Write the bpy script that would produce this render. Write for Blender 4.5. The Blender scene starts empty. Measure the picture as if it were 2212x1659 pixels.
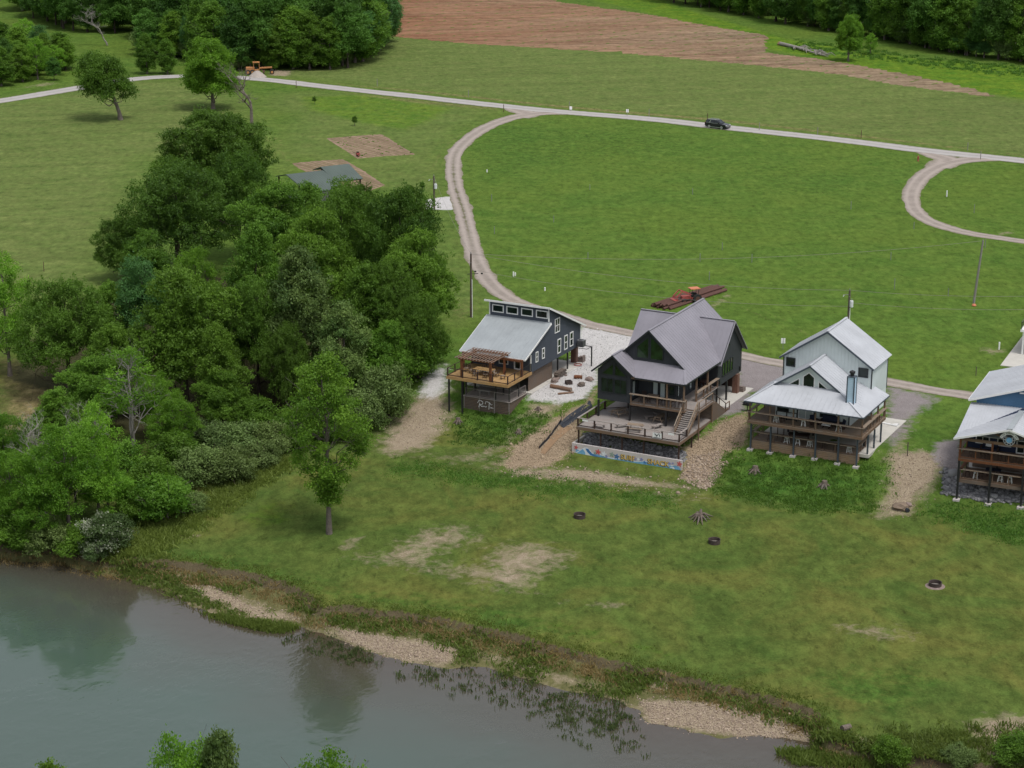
import bpy, math, random
import numpy as np
from mathutils import Vector, Matrix
D = bpy.data
SC = bpy.context.scene
COL = SC.collection
PI = math.pi
R = math.radians

# ------------------------------------------------------------------ camera, sky, sun, exposure
CAM_H = 73.0
PITCH = 17.0
FOC = 4370.6          # focal length in photo pixels (photo drawn 2212 wide)
cam = D.objects.new('camera', D.cameras.new('camera'))
COL.objects.link(cam)
cam.location = (0, 0, CAM_H)
cam.rotation_euler = (R(90 - PITCH), 0, 0)
cam.data.sensor_width = 36.0
cam.data.lens = 36.0 * FOC / 2212.0
cam.data.clip_start = 1.0
cam.data.clip_end = 9000.0
SC.camera = cam

SUN_EL, SUN_AZ = R(66), R(140)      # azimuth measured clockwise from +Y (away from the camera)
w = D.worlds.new('World')
SC.world = w
w.use_nodes = True
wn = w.node_tree.nodes
wl = w.node_tree.links
sky = wn.new('ShaderNodeTexSky')
sky.sky_type = 'NISHITA'
sky.sun_disc = False
sky.sun_elevation = SUN_EL
sky.sun_rotation = SUN_AZ
sky.air_density = 1.0
sky.dust_density = 3.0
hs = wn.new('ShaderNodeHueSaturation')          # thin even overcast: the blue is mostly veiled
hs.inputs['Saturation'].default_value = 0.30
bg = wn['Background']
wl.new(sky.outputs[0], hs.inputs['Color'])
wl.new(hs.outputs[0], bg.inputs['Color'])
bg.inputs['Strength'].default_value = 0.12
sun = D.objects.new('sun', D.lights.new('sun', 'SUN'))
COL.objects.link(sun)
sun.data.energy = 1.3
sun.data.angle = R(12)
sun.data.color = (1.0, 0.965, 0.91)
sun.rotation_euler = (R(90) - SUN_EL, 0, PI - SUN_AZ)
SC.view_settings.view_transform = 'Standard'
SC.view_settings.look = 'None'
SC.view_settings.gamma = 1.0
SC.view_settings.exposure = 0.52
SC.render.engine = 'CYCLES'
SC.cycles.max_bounces = 6
SC.cycles.diffuse_bounces = 4
SC.cycles.glossy_bounces = 2
SC.cycles.transmission_bounces = 3
SC.cycles.caustics_reflective = False
SC.cycles.caustics_refractive = False

# ------------------------------------------------------------------ turning photo pixels into points of the place
_th = R(PITCH)
_F = np.array([0, math.cos(_th), -math.sin(_th)])
_U = np.array([0, math.sin(_th), math.cos(_th)])
_X = np.array([1.0, 0, 0])
_C = np.array([0, 0, CAM_H])
def ray(px, py):
    return FOC * _F + (px - 1106) * _X - (py - 829.5) * _U
def G(px, py, z=0.0):
    d = ray(px, py); t = (z - CAM_H) / d[2]
    return _C + t * d
def height_at(x, y, py):
    k = (829.5 - py) / FOC; s, c = math.sin(_th), math.cos(_th)
    return CAM_H + (k * y * c - y * s) / (c + k * s)

YAW = R(-27.5)
AX = np.array([math.cos(YAW), math.sin(YAW)])      # along the river
BX = np.array([-math.sin(YAW), math.cos(YAW)])     # away from the river
def ab(x, y): return x * AX[0] + y * AX[1], x * BX[0] + y * BX[1]
def from_ab(a, b): return a * AX[0] + b * BX[0], a * AX[1] + b * BX[1]
WATER = -5.8
def _line(pts, z):
    q = [ab(*G(px, py, z)[:2]) for px, py in pts]
    q.sort()
    a = [v[0] for v in q]; b = [v[1] for v in q]
    return np.array([a[0] - 400] + a + [a[-1] + 400]), np.array([b[0] + 5] + b + [b[-1]])
BANK_TOP = _line([(0, 1168), (130, 1180), (240, 1200), (380, 1212), (560, 1243), (640, 1270), (700, 1312), (735, 1308), (850, 1318), (980, 1338), (1100, 1368), (1200, 1395), (1300, 1420), (1500, 1466),
                  (1700, 1512), (1775, 1545), (1790, 1590), (1900, 1612), (2050, 1640), (2212, 1665)], -4.3)
SHORE = _line([(0, 1192), (100, 1198), (200, 1218), (330, 1268), (480, 1332), (560, 1347), (640, 1353), (700, 1368), (780, 1412), (870, 1432), (960, 1440), (1050, 1447), (1200, 1488), (1330, 1512),
               (1385, 1535), (1400, 1562), (1500, 1578), (1600, 1590), (1700, 1600), (1780, 1612), (1900, 1645), (2000, 1665), (2212, 1690)], WATER)
NEAR_BANK = 101.0
def waves(x, y, k):
    return (np.sin(x * 0.83 * k + 1.3 * np.sin(y * 0.37 * k)) + np.sin(y * 1.07 * k + 1.7 * np.sin(x * 0.51 * k) + 2.0) + np.sin((x + y) * 0.61 * k + 0.7)) / 3.0
def terrain(x, y):
    x = np.asarray(x, float); y = np.asarray(y, float)
    a, b = ab(x, y)
    b = b + 0.35 * waves(x, y, 0.55)
    lt = np.interp(a, *BANK_TOP) + 0.35 * waves(x, y, 1.9)
    lw = np.interp(a, *SHORE) + 0.3 * waves(x, y, 1.3)
    lw = np.minimum(lw, lt - 1.2)
    lf = lt - 0.55
    w1 = np.clip((-97.0 - a) / 6.0, 0, 1); crest = 208.6 + 1.6 * w1; toe = 198.0 + 1.3 * w1
    s = np.clip((b - toe) / (crest - toe), 0, 1)
    z = -3.2 * (1 - s * s * (3 - 2 * s) * 0.5 - s * 0.5)
    lawn = -3.2 - 1.0 * np.clip((toe - b) / np.maximum(toe - lt, 1), 0, 1)
    z = np.where(b < toe, lawn, z)
    z = np.where(b < lt, -4.2 - 0.75 * np.clip((lt - b) / 0.55, 0, 1), z)
    z = np.where(b < lf, -4.95 + (WATER + 4.95) * np.clip((lf - b) / np.maximum(lf - lw, 0.6), 0, 1) ** 0.8, z)
    z = np.where(b < lw, WATER - 0.02 - 2.0 * np.clip((lw - b) / 14.0, 0, 1), z)
    z = np.where(b < NEAR_BANK + 8, np.maximum(z, -7.8 + 4.0 * np.clip((NEAR_BANK + 8 - b) / 9.0, 0, 1)), z)
    amp = np.where(b > crest + 2, 0.0, np.where(b < lt, 0.10, 0.07))
    z = z + amp * waves(x, y, 0.9) + np.where(b < lt, 0.05, 0) * waves(x, y, 3.1)
    far = np.clip((y - 430) / 200, 0, 1)
    return z + far * 0.0
def GT(px, py):
    d = ray(px, py); d = d / d[1]
    ys = np.concatenate([np.arange(125, 330, 0.25), np.arange(330, 1000, 1.0)])
    P = _C[None, :] + ys[:, None] * d[None, :]
    g = P[:, 2] - terrain(P[:, 0], P[:, 1])
    i = int(np.argmax(g < 0))
    t = g[i - 1] / (g[i - 1] - g[i])
    p = P[i - 1] + t * (P[i] - P[i - 1])
    return Vector((p[0], p[1], float(terrain(p[0], p[1]))))
def poly_world(pts): return [tuple(GT(*p)[:2]) for p in pts]

# ------------------------------------------------------------------ materials
class NT:
    def __init__(s, name):
        s.m = D.materials.new(name); s.m.use_nodes = True
        s.t = s.m.node_tree; s.b = s.t.nodes['Principled BSDF']; s.out = s.t.nodes['Material Output']
        s.geo = s.t.nodes.new('ShaderNodeNewGeometry'); s.tc = s.t.nodes.new('ShaderNodeTexCoord')
    def L(s, a, b): s.t.links.new(a, b)
    def val(s, sock, v):
        if isinstance(v, (int, float)): sock.default_value = v
        elif isinstance(v, (tuple, list)): sock.default_value = tuple(v) if len(v) == len(sock.default_value) else (*v, 1.0)
        else: s.L(v, sock)
    def vec(s, base, scale):
        n = s.t.nodes.new('ShaderNodeMapping'); s.L(base, n.inputs[0]); n.inputs['Scale'].default_value = scale; return n.outputs[0]
    def rot(s, base, rz, scale):
        n = s.t.nodes.new('ShaderNodeMapping'); s.L(base, n.inputs[0]); n.inputs['Rotation'].default_value = (0, 0, rz)
        m = s.t.nodes.new('ShaderNodeMapping'); s.L(n.outputs[0], m.inputs[0]); m.inputs['Scale'].default_value = scale; return m.outputs[0]
    def noise(s, v, scale, detail=4, rough=0.6, dist=0.0):
        n = s.t.nodes.new('ShaderNodeTexNoise'); s.L(v, n.inputs['Vector']); n.inputs['Scale'].default_value = scale
        n.inputs['Detail'].default_value = detail; n.inputs['Roughness'].default_value = rough; n.inputs['Distortion'].default_value = dist
        return n.outputs['Fac']
    def voro(s, v, scale, out='Distance', feature='F1'):
        n = s.t.nodes.new('ShaderNodeTexVoronoi'); n.feature = feature; s.L(v, n.inputs['Vector']); n.inputs['Scale'].default_value = scale
        return n.outputs[out]
    def wave(s, v, scale, dist=0.0, direction='X', det=2.0, dscale=1.0):
        n = s.t.nodes.new('ShaderNodeTexWave'); n.bands_direction = direction; s.L(v, n.inputs['Vector']); n.inputs['Scale'].default_value = scale
        n.inputs['Distortion'].default_value = dist; n.inputs['Detail'].default_value = det; n.inputs['Detail Scale'].default_value = dscale
        return n.outputs['Fac']
    def math(s, op, a, b=0.0, c=0.0, clamp=False):
        n = s.t.nodes.new('ShaderNodeMath'); n.operation = op; n.use_clamp = clamp
        s.val(n.inputs[0], a); s.val(n.inputs[1], b)
        if op == 'MULTIPLY_ADD': s.val(n.inputs[2], c)
        return n.outputs[0]
    def ramp(s, v, a, b, lo=0.0, hi=1.0):
        n = s.t.nodes.new('ShaderNodeMapRange'); s.val(n.inputs[0], v); n.inputs[1].default_value = a; n.inputs[2].default_value = b
        n.inputs[3].default_value = lo; n.inputs[4].default_value = hi; n.clamp = True
        return n.outputs[0]
    def mix(s, f, a, b, mode='MIX'):
        n = s.t.nodes.new('ShaderNodeMix'); n.data_type = 'RGBA'; n.blend_type = mode; n.clamp_factor = True
        s.val(n.inputs[0], f); s.val(n.inputs[6], a); s.val(n.inputs[7], b); return n.outputs[2]
    def attr(s, name):
        n = s.t.nodes.new('ShaderNodeAttribute'); n.attribute_name = name; return n.outputs['Fac']
    def rnd(s):
        n = s.t.nodes.new('ShaderNodeObjectInfo'); return n.outputs['Random']
    def gain(s, col, f):      # multiply a colour by a value socket
        n = s.t.nodes.new('ShaderNodeVectorMath'); n.operation = 'SCALE'; s.L(col, n.inputs[0]); s.val(n.inputs['Scale'], f); return n.outputs[0]
    def bump(s, h, strength=0.5, dist=0.05):
        n = s.t.nodes.new('ShaderNodeBump'); s.L(h, n.inputs['Height']); n.inputs['Strength'].default_value = strength; n.inputs['Distance'].default_value = dist
        s.L(n.outputs[0], s.b.inputs['Normal'])
    def done(s, col, rough=0.8, metal=0.0, spec=0.5):
        s.val(s.b.inputs['Base Color'], col); s.val(s.b.inputs['Roughness'], rough); s.b.inputs['Metallic'].default_value = metal
        s.b.inputs['Specular IOR Level'].default_value = spec
        return s.m
def plain(name, col, rough=0.75, metal=0.0, var=0.22, scale=3.0, spec=0.4, bump=0.0, fine=25.0):
    n = NT(name); p = n.tc.outputs['Object']
    f = n.math('ADD', n.math('MULTIPLY', n.noise(p, scale, 5), 0.6), n.math('MULTIPLY', n.noise(p, fine, 3), 0.4))
    c = n.mix(n.ramp(f, 0.3, 0.7), tuple(v * (1 - var) for v in col), tuple(min(v * (1 + var), 0.95) for v in col))
    if bump: n.bump(f, bump, 0.03)
    return n.done(c, rough, metal, spec)
def wood(name, col, grey=0.35, rough=0.8, axis='Y', var=0.3):
    n = NT(name); p = n.tc.outputs['Object']
    sc = {'X': (0.6, 14, 14), 'Y': (14, 0.6, 14), 'Z': (14, 14, 0.6)}[axis]
    g = n.noise(n.vec(p, sc), 1.0, 5, 0.65); b = n.noise(p, 0.9, 4)
    c = n.mix(n.ramp(g, 0.3, 0.7), tuple(v * (1 - var) for v in col), tuple(v * (1 + var) for v in col))
    lum = sum(col) / 3 * 1.15
    c = n.mix(n.math('MULTIPLY', n.ramp(b, 0.4, 0.75), grey), c, (lum, lum * 0.98, lum * 0.95))
    n.bump(g, 0.3, 0.01)
    return n.done(c, rough, 0, 0.3)
def roof_metal(name, col, rough=0.45, metal=0.0):
    n = NT(name); p = n.tc.outputs['Object']
    a = n.noise(p, 0.35, 4); b = n.noise(n.vec(p, (1.0, 1.0, 0.3)), 2.5, 4)
    c = n.mix(n.ramp(a, 0.3, 0.7), tuple(v * 0.88 for v in col), tuple(v * 1.08 for v in col))
    c = n.mix(n.ramp(b, 0.56, 0.8, 0, 0.4), c, tuple(v * 0.72 for v in col))
    return n.done(c, rough, metal, 0.4)
def lap(name, col, pitch=0.18, axis='Z', rough=0.7):
    n = NT(name); p = n.tc.outputs['Object']
    wv = n.wave(p, 0.314 / pitch, 0.0, axis, 0)
    a = n.noise(p, 0.7, 4); b = n.noise(p, 14, 3)
    f = n.math('ADD', n.math('MULTIPLY', a, 0.6), n.math('MULTIPLY', b, 0.4))
    c = n.mix(n.ramp(f, 0.3, 0.7), tuple(v * 0.86 for v in col), tuple(v * 1.12 for v in col))
    n.bump(wv, 0.35, 0.02)
    return n.done(c, rough, 0, 0.3)
def glass(name, col=(0.012, 0.02, 0.018), rough=0.06):
    n = NT(name); p = n.tc.outputs['Object']
    c = n.mix(n.ramp(n.noise(p, 0.8, 2), 0.35, 0.65), tuple(v * 0.6 for v in col), tuple(v * 1.5 for v in col))
    return n.done(c, rough, 0, 0.5)
def leafmat(name, dark, light, trans=0.3, hue=0.22, white=None):
    n = NT(name)
    t = n.attr('tint'); r = n.rnd()
    c = n.mix(t, dark, light)
    c = n.mix(n.math('MULTIPLY', r, hue * 2), c, n.mix(0.5, c, (light[0] * 1.5, light[1] * 1.1, light[2] * 0.8)))
    c = n.gain(c, n.ramp(n.math('FRACT', n.math('MULTIPLY', r, 7.13)), 0, 1, 0.74, 1.24))
    if white: c = n.mix(n.ramp(t, 0.66, 0.74), c, white)
    n.done(c, 0.55, 0, 0.25)
    tr = n.t.nodes.new('ShaderNodeBsdfTranslucent'); n.L(n.mix(0.5, c, (light[0] * 1.3, light[1] * 1.25, light[2] * 0.8)), tr.inputs[0])
    mx = n.t.nodes.new('ShaderNodeMixShader'); mx.inputs[0].default_value = min(trans + 0.12, 0.5)
    n.L(n.b.outputs[0], mx.inputs[1]); n.L(tr.outputs[0], mx.inputs[2]); n.L(mx.outputs[0], n.out.inputs[0])
    return n.m

M = {}
def mats():
    M['steel_roof'] = roof_metal('galvanised_roof', (0.305, 0.33, 0.345))
    M['white_roof'] = roof_metal('pale_metal_roof', (0.43, 0.445, 0.475))
    M['grey_roof'] = roof_metal('charcoal_metal_roof', (0.225, 0.215, 0.245))
    M['green_roof'] = roof_metal('green_metal_roof', (0.085, 0.112, 0.098), 0.6)
    M['navy_siding'] = lap('slate_blue_siding', (0.060, 0.070, 0.092))
    M['char_siding'] = lap('charcoal_siding', (0.036, 0.040, 0.046), 0.4, 'X')
    M['white_siding'] = plain('white_board_siding', (0.60, 0.655, 0.65), 0.6, 0, 0.07, 0.8)
    M['blue_siding'] = lap('blue_siding', (0.075, 0.165, 0.285))
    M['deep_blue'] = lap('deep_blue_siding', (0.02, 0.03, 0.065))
    M['white_trim'] = plain('white_trim', (0.74, 0.74, 0.73), 0.5, 0, 0.06, 1.5)
    M['black_trim'] = plain('black_trim', (0.022, 0.026, 0.03), 0.45, 0, 0.2)
    M['black_metal'] = plain('black_metal', (0.018, 0.018, 0.02), 0.45, 0, 0.25)
    M['blue_metal'] = plain('blue_grey_metal', (0.06, 0.075, 0.095), 0.5, 0, 0.2)
    M['glass'] = glass('window_glass')
    M['green_glass'] = glass('green_tinted_glass', (0.014, 0.032, 0.012))
    M['curtain'] = plain('curtained_glass', (0.42, 0.47, 0.48), 0.25, 0, 0.1, 0.6)
    M['golden_wood'] = wood('golden_deck_wood', (0.36, 0.22, 0.09), 0.15, axis='X')
    M['red_wood'] = wood('red_cedar', (0.15, 0.057, 0.024), 0.1, axis='Z')
    M['pergola_wood'] = wood('weathered_cedar', (0.22, 0.145, 0.105), 0.6, axis='Y')
    M['brown_wood'] = wood('brown_deck_wood', (0.165, 0.105, 0.068), 0.35, axis='X')
    M['tan_wood'] = wood('tan_rail_wood', (0.25, 0.185, 0.13), 0.5, axis='X')
    M['grey_wood'] = wood('weathered_deck_wood', (0.27, 0.235, 0.215), 0.6, axis='X', var=0.2)
    M['skirt_wood'] = wood('dark_skirt_boards', (0.150, 0.108, 0.082), 0.4, axis='X', var=0.35)
    M['pale_skirt'] = wood('tan_skirt_boards', (0.30, 0.20, 0.125), 0.4, axis='X', var=0.3)
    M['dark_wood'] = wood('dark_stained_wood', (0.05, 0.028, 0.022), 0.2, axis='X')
    M['concrete'] = plain('concrete', (0.47, 0.45, 0.41), 0.9, 0, 0.14, 0.7, 0.2, 0.1)
    M['wall_concrete'] = plain('painted_wall_concrete', (0.50, 0.46, 0.45), 0.8, 0, 0.12, 0.9, 0.2)
    M['brick'] = brickmat()
    M['stone_brick'] = plain('dark_stone_block', (0.16, 0.125, 0.11), 0.9, 0, 0.3, 4)
    M['bark'] = plain('grey_bark', (0.135, 0.115, 0.10), 0.95, 0, 0.45, 2.0, 0.15, 0.6, 9)
    M['dark_bark'] = plain('dark_bark', (0.06, 0.048, 0.04), 0.95, 0, 0.4, 2.0, 0.15, 0.6, 9)
    M['dead_bark'] = plain('bleached_dead_wood', (0.26, 0.24, 0.22), 0.9, 0, 0.3, 1.5, 0.15, 0.4, 8)
    M['leaf_oak'] = leafmat('oak_leaves', (0.0177, 0.0582, 0.008), (0.1083, 0.2182, 0.0273))
    M['leaf_mid'] = leafmat('broad_leaves', (0.0245, 0.0826, 0.0099), (0.1511, 0.298, 0.0353))
    M['leaf_light'] = leafmat('light_leaves', (0.0386, 0.1196, 0.0102), (0.2126, 0.4154, 0.0437), 0.4, 0.08)
    M['leaf_lawn'] = leafmat('lawn_tree_leaves', (0.038, 0.105, 0.010), (0.170, 0.305, 0.034), 0.35, 0.03)
    M['leaf_silver'] = leafmat('silvery_leaves', (0.0253, 0.0805, 0.0161), (0.1932, 0.2822, 0.0799), 0.25, 0.04)
    M['leaf_teal'] = leafmat('blue_green_leaves', (0.0223, 0.0846, 0.0207), (0.1397, 0.3053, 0.0898), 0.25, 0.05)
    M['leaf_forest'] = leafmat('forest_leaves', (0.0167, 0.0614, 0.0108), (0.1018, 0.24, 0.038), 0.25, 0.25)
    M['leaf_lime'] = leafmat('lime_leaves', (0.0531, 0.1564, 0.0156), (0.2199, 0.4284, 0.0546), 0.4)
    M['leaf_shrub'] = leafmat('grey_green_leaves', (0.0251, 0.069, 0.0156), (0.1759, 0.2661, 0.085), 0.25)
    M['leaf_bloom'] = leafmat('flowering_leaves', (0.045, 0.09, 0.025), (0.13, 0.205, 0.07), 0.25, 0.1, (0.40, 0.43, 0.32))
    M['weed'] = leafmat('bank_weeds', (0.075, 0.125, 0.025), (0.19, 0.26, 0.06), 0.4)
    M['slope_weed'] = leafmat('slope_weeds', (0.045, 0.12, 0.02), (0.12, 0.24, 0.04), 0.4)
    M['dry_weed'] = leafmat('dry_weeds', (0.22, 0.18, 0.085), (0.40, 0.33, 0.17), 0.4)
    M['water_weed'] = leafmat('water_weed', (0.045, 0.075, 0.028), (0.12, 0.16, 0.06), 0.35)
    M['rust'] = plain('rusty_steel', (0.095, 0.048, 0.038), 0.85, 0, 0.4, 1.2, 0.3, 0.3, 12)
    M['orange'] = plain('orange_paint', (0.52, 0.17, 0.085), 0.5, 0, 0.15, 1.5)
    M['red_paint'] = plain('faded_red_paint', (0.34, 0.075, 0.065), 0.6, 0, 0.2, 2)
    M['machine_yellow'] = plain('faded_machine_yellow', (0.40, 0.18, 0.065), 0.6, 0, 0.3, 1.5)
    M['tyre'] = plain('rubber', (0.02, 0.02, 0.02), 0.85, 0, 0.2)
    M['car_black'] = plain('black_car_paint', (0.010, 0.011, 0.013), 0.18, 0, 0.1, 1, 0.6)
    M['car_glass'] = glass('dark_car_glass', (0.02, 0.025, 0.03), 0.05)
    M['chrome'] = plain('chrome', (0.62, 0.63, 0.64), 0.25, 0.6, 0.08)
    M['alloy'] = plain('alloy', (0.38, 0.38, 0.39), 0.35, 0.4, 0.1)
    M['lamp_glass'] = plain('headlamp_glass', (0.6, 0.62, 0.63), 0.15, 0, 0.05)
    M['white_plastic'] = plain('white_plastic', (0.80, 0.80, 0.80), 0.4, 0, 0.05)
    M['grey_metal'] = plain('grey_metal', (0.22, 0.225, 0.23), 0.5, 0.2, 0.2)
    M['pole_wood'] = wood('utility_pole_wood', (0.115, 0.085, 0.07), 0.4, axis='Z')
    M['pole_grey'] = wood('silvered_pole_wood', (0.22, 0.20, 0.185), 0.5, axis='Z')
    M['stump'] = wood('stump_wood', (0.135, 0.105, 0.085), 0.7, axis='Z', var=0.5)
    M['log'] = wood('log_wood', (0.19, 0.11, 0.07), 0.4, axis='X', var=0.4)
    M['boulder'] = plain('boulder_stone', (0.22, 0.17, 0.15), 0.9, 0, 0.35, 2.5, 0.2, 0.5, 14)
    M['riprap'] = rockmat('riprap_stone', (0.08, 0.082, 0.088), (0.29, 0.285, 0.29))
    M['brown_stone'] = rockmat('brown_stone', (0.16, 0.118, 0.076), (0.40, 0.318, 0.222))
    M['pale_stone'] = rockmat('pale_river_stone', (0.17, 0.125, 0.092), (0.42, 0.34, 0.265))
    M['white_stone'] = rockmat('white_crushed_stone', (0.38, 0.37, 0.36), (0.60, 0.59, 0.58))
    M['black_plastic'] = plain('black_plastic_sheet', (0.022, 0.026, 0.034), 0.5, 0, 0.3, 2, 0.4, 0.6, 6)
    M['rust_ring'] = plain('burnt_steel', (0.055, 0.04, 0.036), 0.9, 0, 0.4, 3)
    M['ash'] = plain('ash', (0.16, 0.145, 0.13), 1.0, 0, 0.4, 3)
    M['soil'] = plain('red_soil', (0.25, 0.165, 0.10), 0.95, 0, 0.25, 1.5, 0.15, 0.5, 8)
    M['gold_paint'] = plain('gold_mural_paint', (0.62, 0.42, 0.11), 0.6, 0, 0.2, 4)
    M['ink'] = plain('dark_mural_paint', (0.03, 0.035, 0.05), 0.6, 0, 0.2, 4)
    M['mural_white'] = plain('white_mural_paint', (0.68, 0.70, 0.74), 0.6, 0, 0.1, 3)
    M['mural_blue'] = plain('blue_mural_paint', (0.16, 0.36, 0.56), 0.6, 0, 0.35, 1.6)
    M['mural_deep'] = plain('deep_blue_mural_paint', (0.05, 0.17, 0.40), 0.6, 0, 0.3, 2)
    M['mural_red'] = plain('red_mural_paint', (0.50, 0.10, 0.10), 0.6, 0, 0.3, 3)
    M['mural_violet'] = plain('violet_mural_paint', (0.22, 0.23, 0.44), 0.6, 0, 0.3, 3)
    M['mural_sage'] = plain('sage_mural_paint', (0.24, 0.31, 0.26), 0.6, 0, 0.3, 3)
    M['navy_fabric'] = plain('navy_cushion', (0.02, 0.025, 0.05), 0.9, 0, 0.25, 4)
    M['chimney_blue'] = lap('blue_chimney_siding', (0.42, 0.56, 0.68), 0.2)
    M['dark_red'] = plain('dark_red_paint', (0.09, 0.02, 0.022), 0.6, 0, 0.2, 2)
    M['sand'] = plain('pale_sand_pile', (0.34, 0.30, 0.27), 0.95, 0, 0.2, 1.2, 0.15, 0.5, 8)
def brickmat():
    n = NT('brick'); p = n.tc.outputs['Object']
    b = n.t.nodes.new('ShaderNodeTexBrick'); n.L(n.vec(p, (1, 1, 1)), b.inputs['Vector']); b.inputs['Scale'].default_value = 4.5
    b.inputs['Color1'].default_value = (0.165, 0.075, 0.052, 1); b.inputs['Color2'].default_value = (0.10, 0.055, 0.042, 1); b.inputs['Mortar'].default_value = (0.2, 0.18, 0.16, 1)
    return n.done(n.mix(n.ramp(n.noise(p, 3, 3), 0.4, 0.7, 0, 0.3), b.outputs['Color'], (0.2, 0.12, 0.09)), 0.9, 0, 0.2)
def rockmat(name, a, b):
    n = NT(name); t = n.attr('tint'); p = n.tc.outputs['Object']
    c = n.mix(n.math('ADD', n.math('MULTIPLY', t, 0.75), n.math('MULTIPLY', n.noise(p, 6, 3), 0.25)), a, b)
    return n.done(c, 0.9, 0, 0.2)

# ------------------------------------------------------------------ mesh helpers
class MB:
    def __init__(s): s.v = []; s.f = []
    def add(s, v, f):
        o = len(s.v); s.v += [tuple(float(c) for c in p) for p in v]; s.f += [tuple(i + o for i in q) for q in f]; return s
    def box(s, x0, x1, y0, y1, z0, z1):
        if x0 > x1: x0, x1 = x1, x0
        if y0 > y1: y0, y1 = y1, y0
        if z0 > z1: z0, z1 = z1, z0
        return s.add([(x0, y0, z0), (x1, y0, z0), (x1, y1, z0), (x0, y1, z0), (x0, y0, z1), (x1, y0, z1), (x1, y1, z1), (x0, y1, z1)],
                     [(0, 3, 2, 1), (4, 5, 6, 7), (0, 1, 5, 4), (1, 2, 6, 5), (2, 3, 7, 6), (3, 0, 4, 7)])
    def bar(s, p, q, w_, h_, up=(0, 0, 1)):
        p, q = Vector(p), Vector(q); d = (q - p).normalized(); up = Vector(up)
        if abs(d.dot(up)) > 0.98: up = Vector((1, 0, 0))
        sx = d.cross(up).normalized(); sy = sx.cross(d).normalized()
        sx *= w_ / 2; sy *= h_ / 2
        return s.add([p - sx - sy, p + sx - sy, p + sx + sy, p - sx + sy, q - sx - sy, q + sx - sy, q + sx + sy, q - sx + sy],
                     [(0, 1, 2, 3), (7, 6, 5, 4), (4, 5, 1, 0), (5, 6, 2, 1), (6, 7, 3, 2), (7, 4, 0, 3)])
    def prism(s, poly, vec):
        n = len(poly); vec = Vector(vec); a = [Vector(p) for p in poly]; b = [p + vec for p in a]
        return s.add(a + b, [tuple(range(n - 1, -1, -1)), tuple(range(n, 2 * n))] + [(i, (i + 1) % n, n + (i + 1) % n, n + i) for i in range(n)])
    def tube(s, pts, rad, n=6, cap=True):
        pts = [Vector(p) for p in pts]; m = len(pts)
        if isinstance(rad, (int, float)): rad = [rad] * m
        vs = []; ref = Vector((0.31, 0.17, 0.93))
        for i, p in enumerate(pts):
            d = (pts[min(i + 1, m - 1)] - pts[max(i - 1, 0)])
            d = d.normalized() if d.length > 1e-9 else Vector((0, 0, 1))
            u = d.cross(ref)
            if u.length < 0.1: u = d.cross(Vector((1, 0, 0)))
            u.normalize(); w_ = d.cross(u)
            for k in range(n):
                t = 2 * PI * k / n
                vs.append(p + rad[i] * (math.cos(t) * u + math.sin(t) * w_))
        fs = [(i * n + k, i * n + (k + 1) % n, (i + 1) * n + (k + 1) % n, (i + 1) * n + k) for i in range(m - 1) for k in range(n)]
        if cap: fs += [tuple(range(n - 1, -1, -1)), tuple((m - 1) * n + k for k in range(n))]
        return s.add(vs, fs)
    def cyl(s, c, r, h, n=16, r2=None): return s.tube([c, (c[0], c[1], c[2] + h)], [r, r if r2 is None else r2], n)
    def lathe(s, prof, c=(0, 0, 0), n=20):
        vs = [(c[0] + r * math.cos(2 * PI * k / n), c[1] + r * math.sin(2 * PI * k / n), c[2] + z) for r, z in prof for k in range(n)]
        return s.add(vs, [(i * n + k, i * n + (k + 1) % n, (i + 1) * n + (k + 1) % n, (i + 1) * n + k) for i in range(len(prof) - 1) for k in range(n)])
    def build(s, name, mat, parent=None, loc=None, smooth=False):
        me = D.meshes.new(name); me.from_pydata(s.v, [], s.f); me.update()
        return link(name, me, mat, parent, loc, smooth)
    def build_pieces(s, name, mat, parent):      # bars and boxes built one object each
        for i in range(0, len(s.v), 8): MB().add(s.v[i:i + 8], [tuple(k - i for k in f) for f in s.f if i <= f[0] < i + 8]).build(name, mat, parent)
def link(name, me, mat, parent=None, loc=None, smooth=False):
    if mat is not None: me.materials.append(M[mat] if isinstance(mat, str) else mat)
    if smooth: me.polygons.foreach_set('use_smooth', [True] * len(me.polygons))
    o = D.objects.new(name, me); COL.objects.link(o)
    if parent is not None: o.parent = parent
    if loc is not None: o.location = loc
    return o
def empty(name, loc, rz=0.0):
    o = D.objects.new(name, None); COL.objects.link(o); o.location = loc; o.rotation_euler = (0, 0, rz); o.empty_display_size = 0.3; return o
def tag(o, label=None, cat=None, group=None, kind=None):
    if label: o['label'] = label
    if cat: o['category'] = cat
    if group: o['group'] = group
    if kind: o['kind'] = kind
    return o
def kids(o): return [c for c in o.children]
def copy_tree(o, parent=None):
    c = o.copy(); COL.objects.link(c)
    if parent is not None: c.parent = parent
    for ch in kids(o): copy_tree(ch, c)
    return c
def np_mesh(name, V, Fq, tint=None):
    V = np.asarray(V, np.float32); Fq = np.asarray(Fq, np.int32); k = Fq.shape[1]
    me = D.meshes.new(name); me.vertices.add(len(V)); me.vertices.foreach_set('co', V.ravel())
    me.loops.add(Fq.size); me.loops.foreach_set('vertex_index', Fq.ravel())
    me.polygons.add(len(Fq)); me.polygons.foreach_set('loop_start', np.arange(0, Fq.size, k, dtype=np.int32))
    me.polygons.foreach_set('loop_total', np.full(len(Fq), k, np.int32))
    if tint is not None:
        at = me.attributes.new('tint', 'FLOAT', 'FACE'); at.data.foreach_set('value', np.asarray(tint, np.float32))
    me.update(calc_edges=True); me.validate()
    return me
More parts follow.
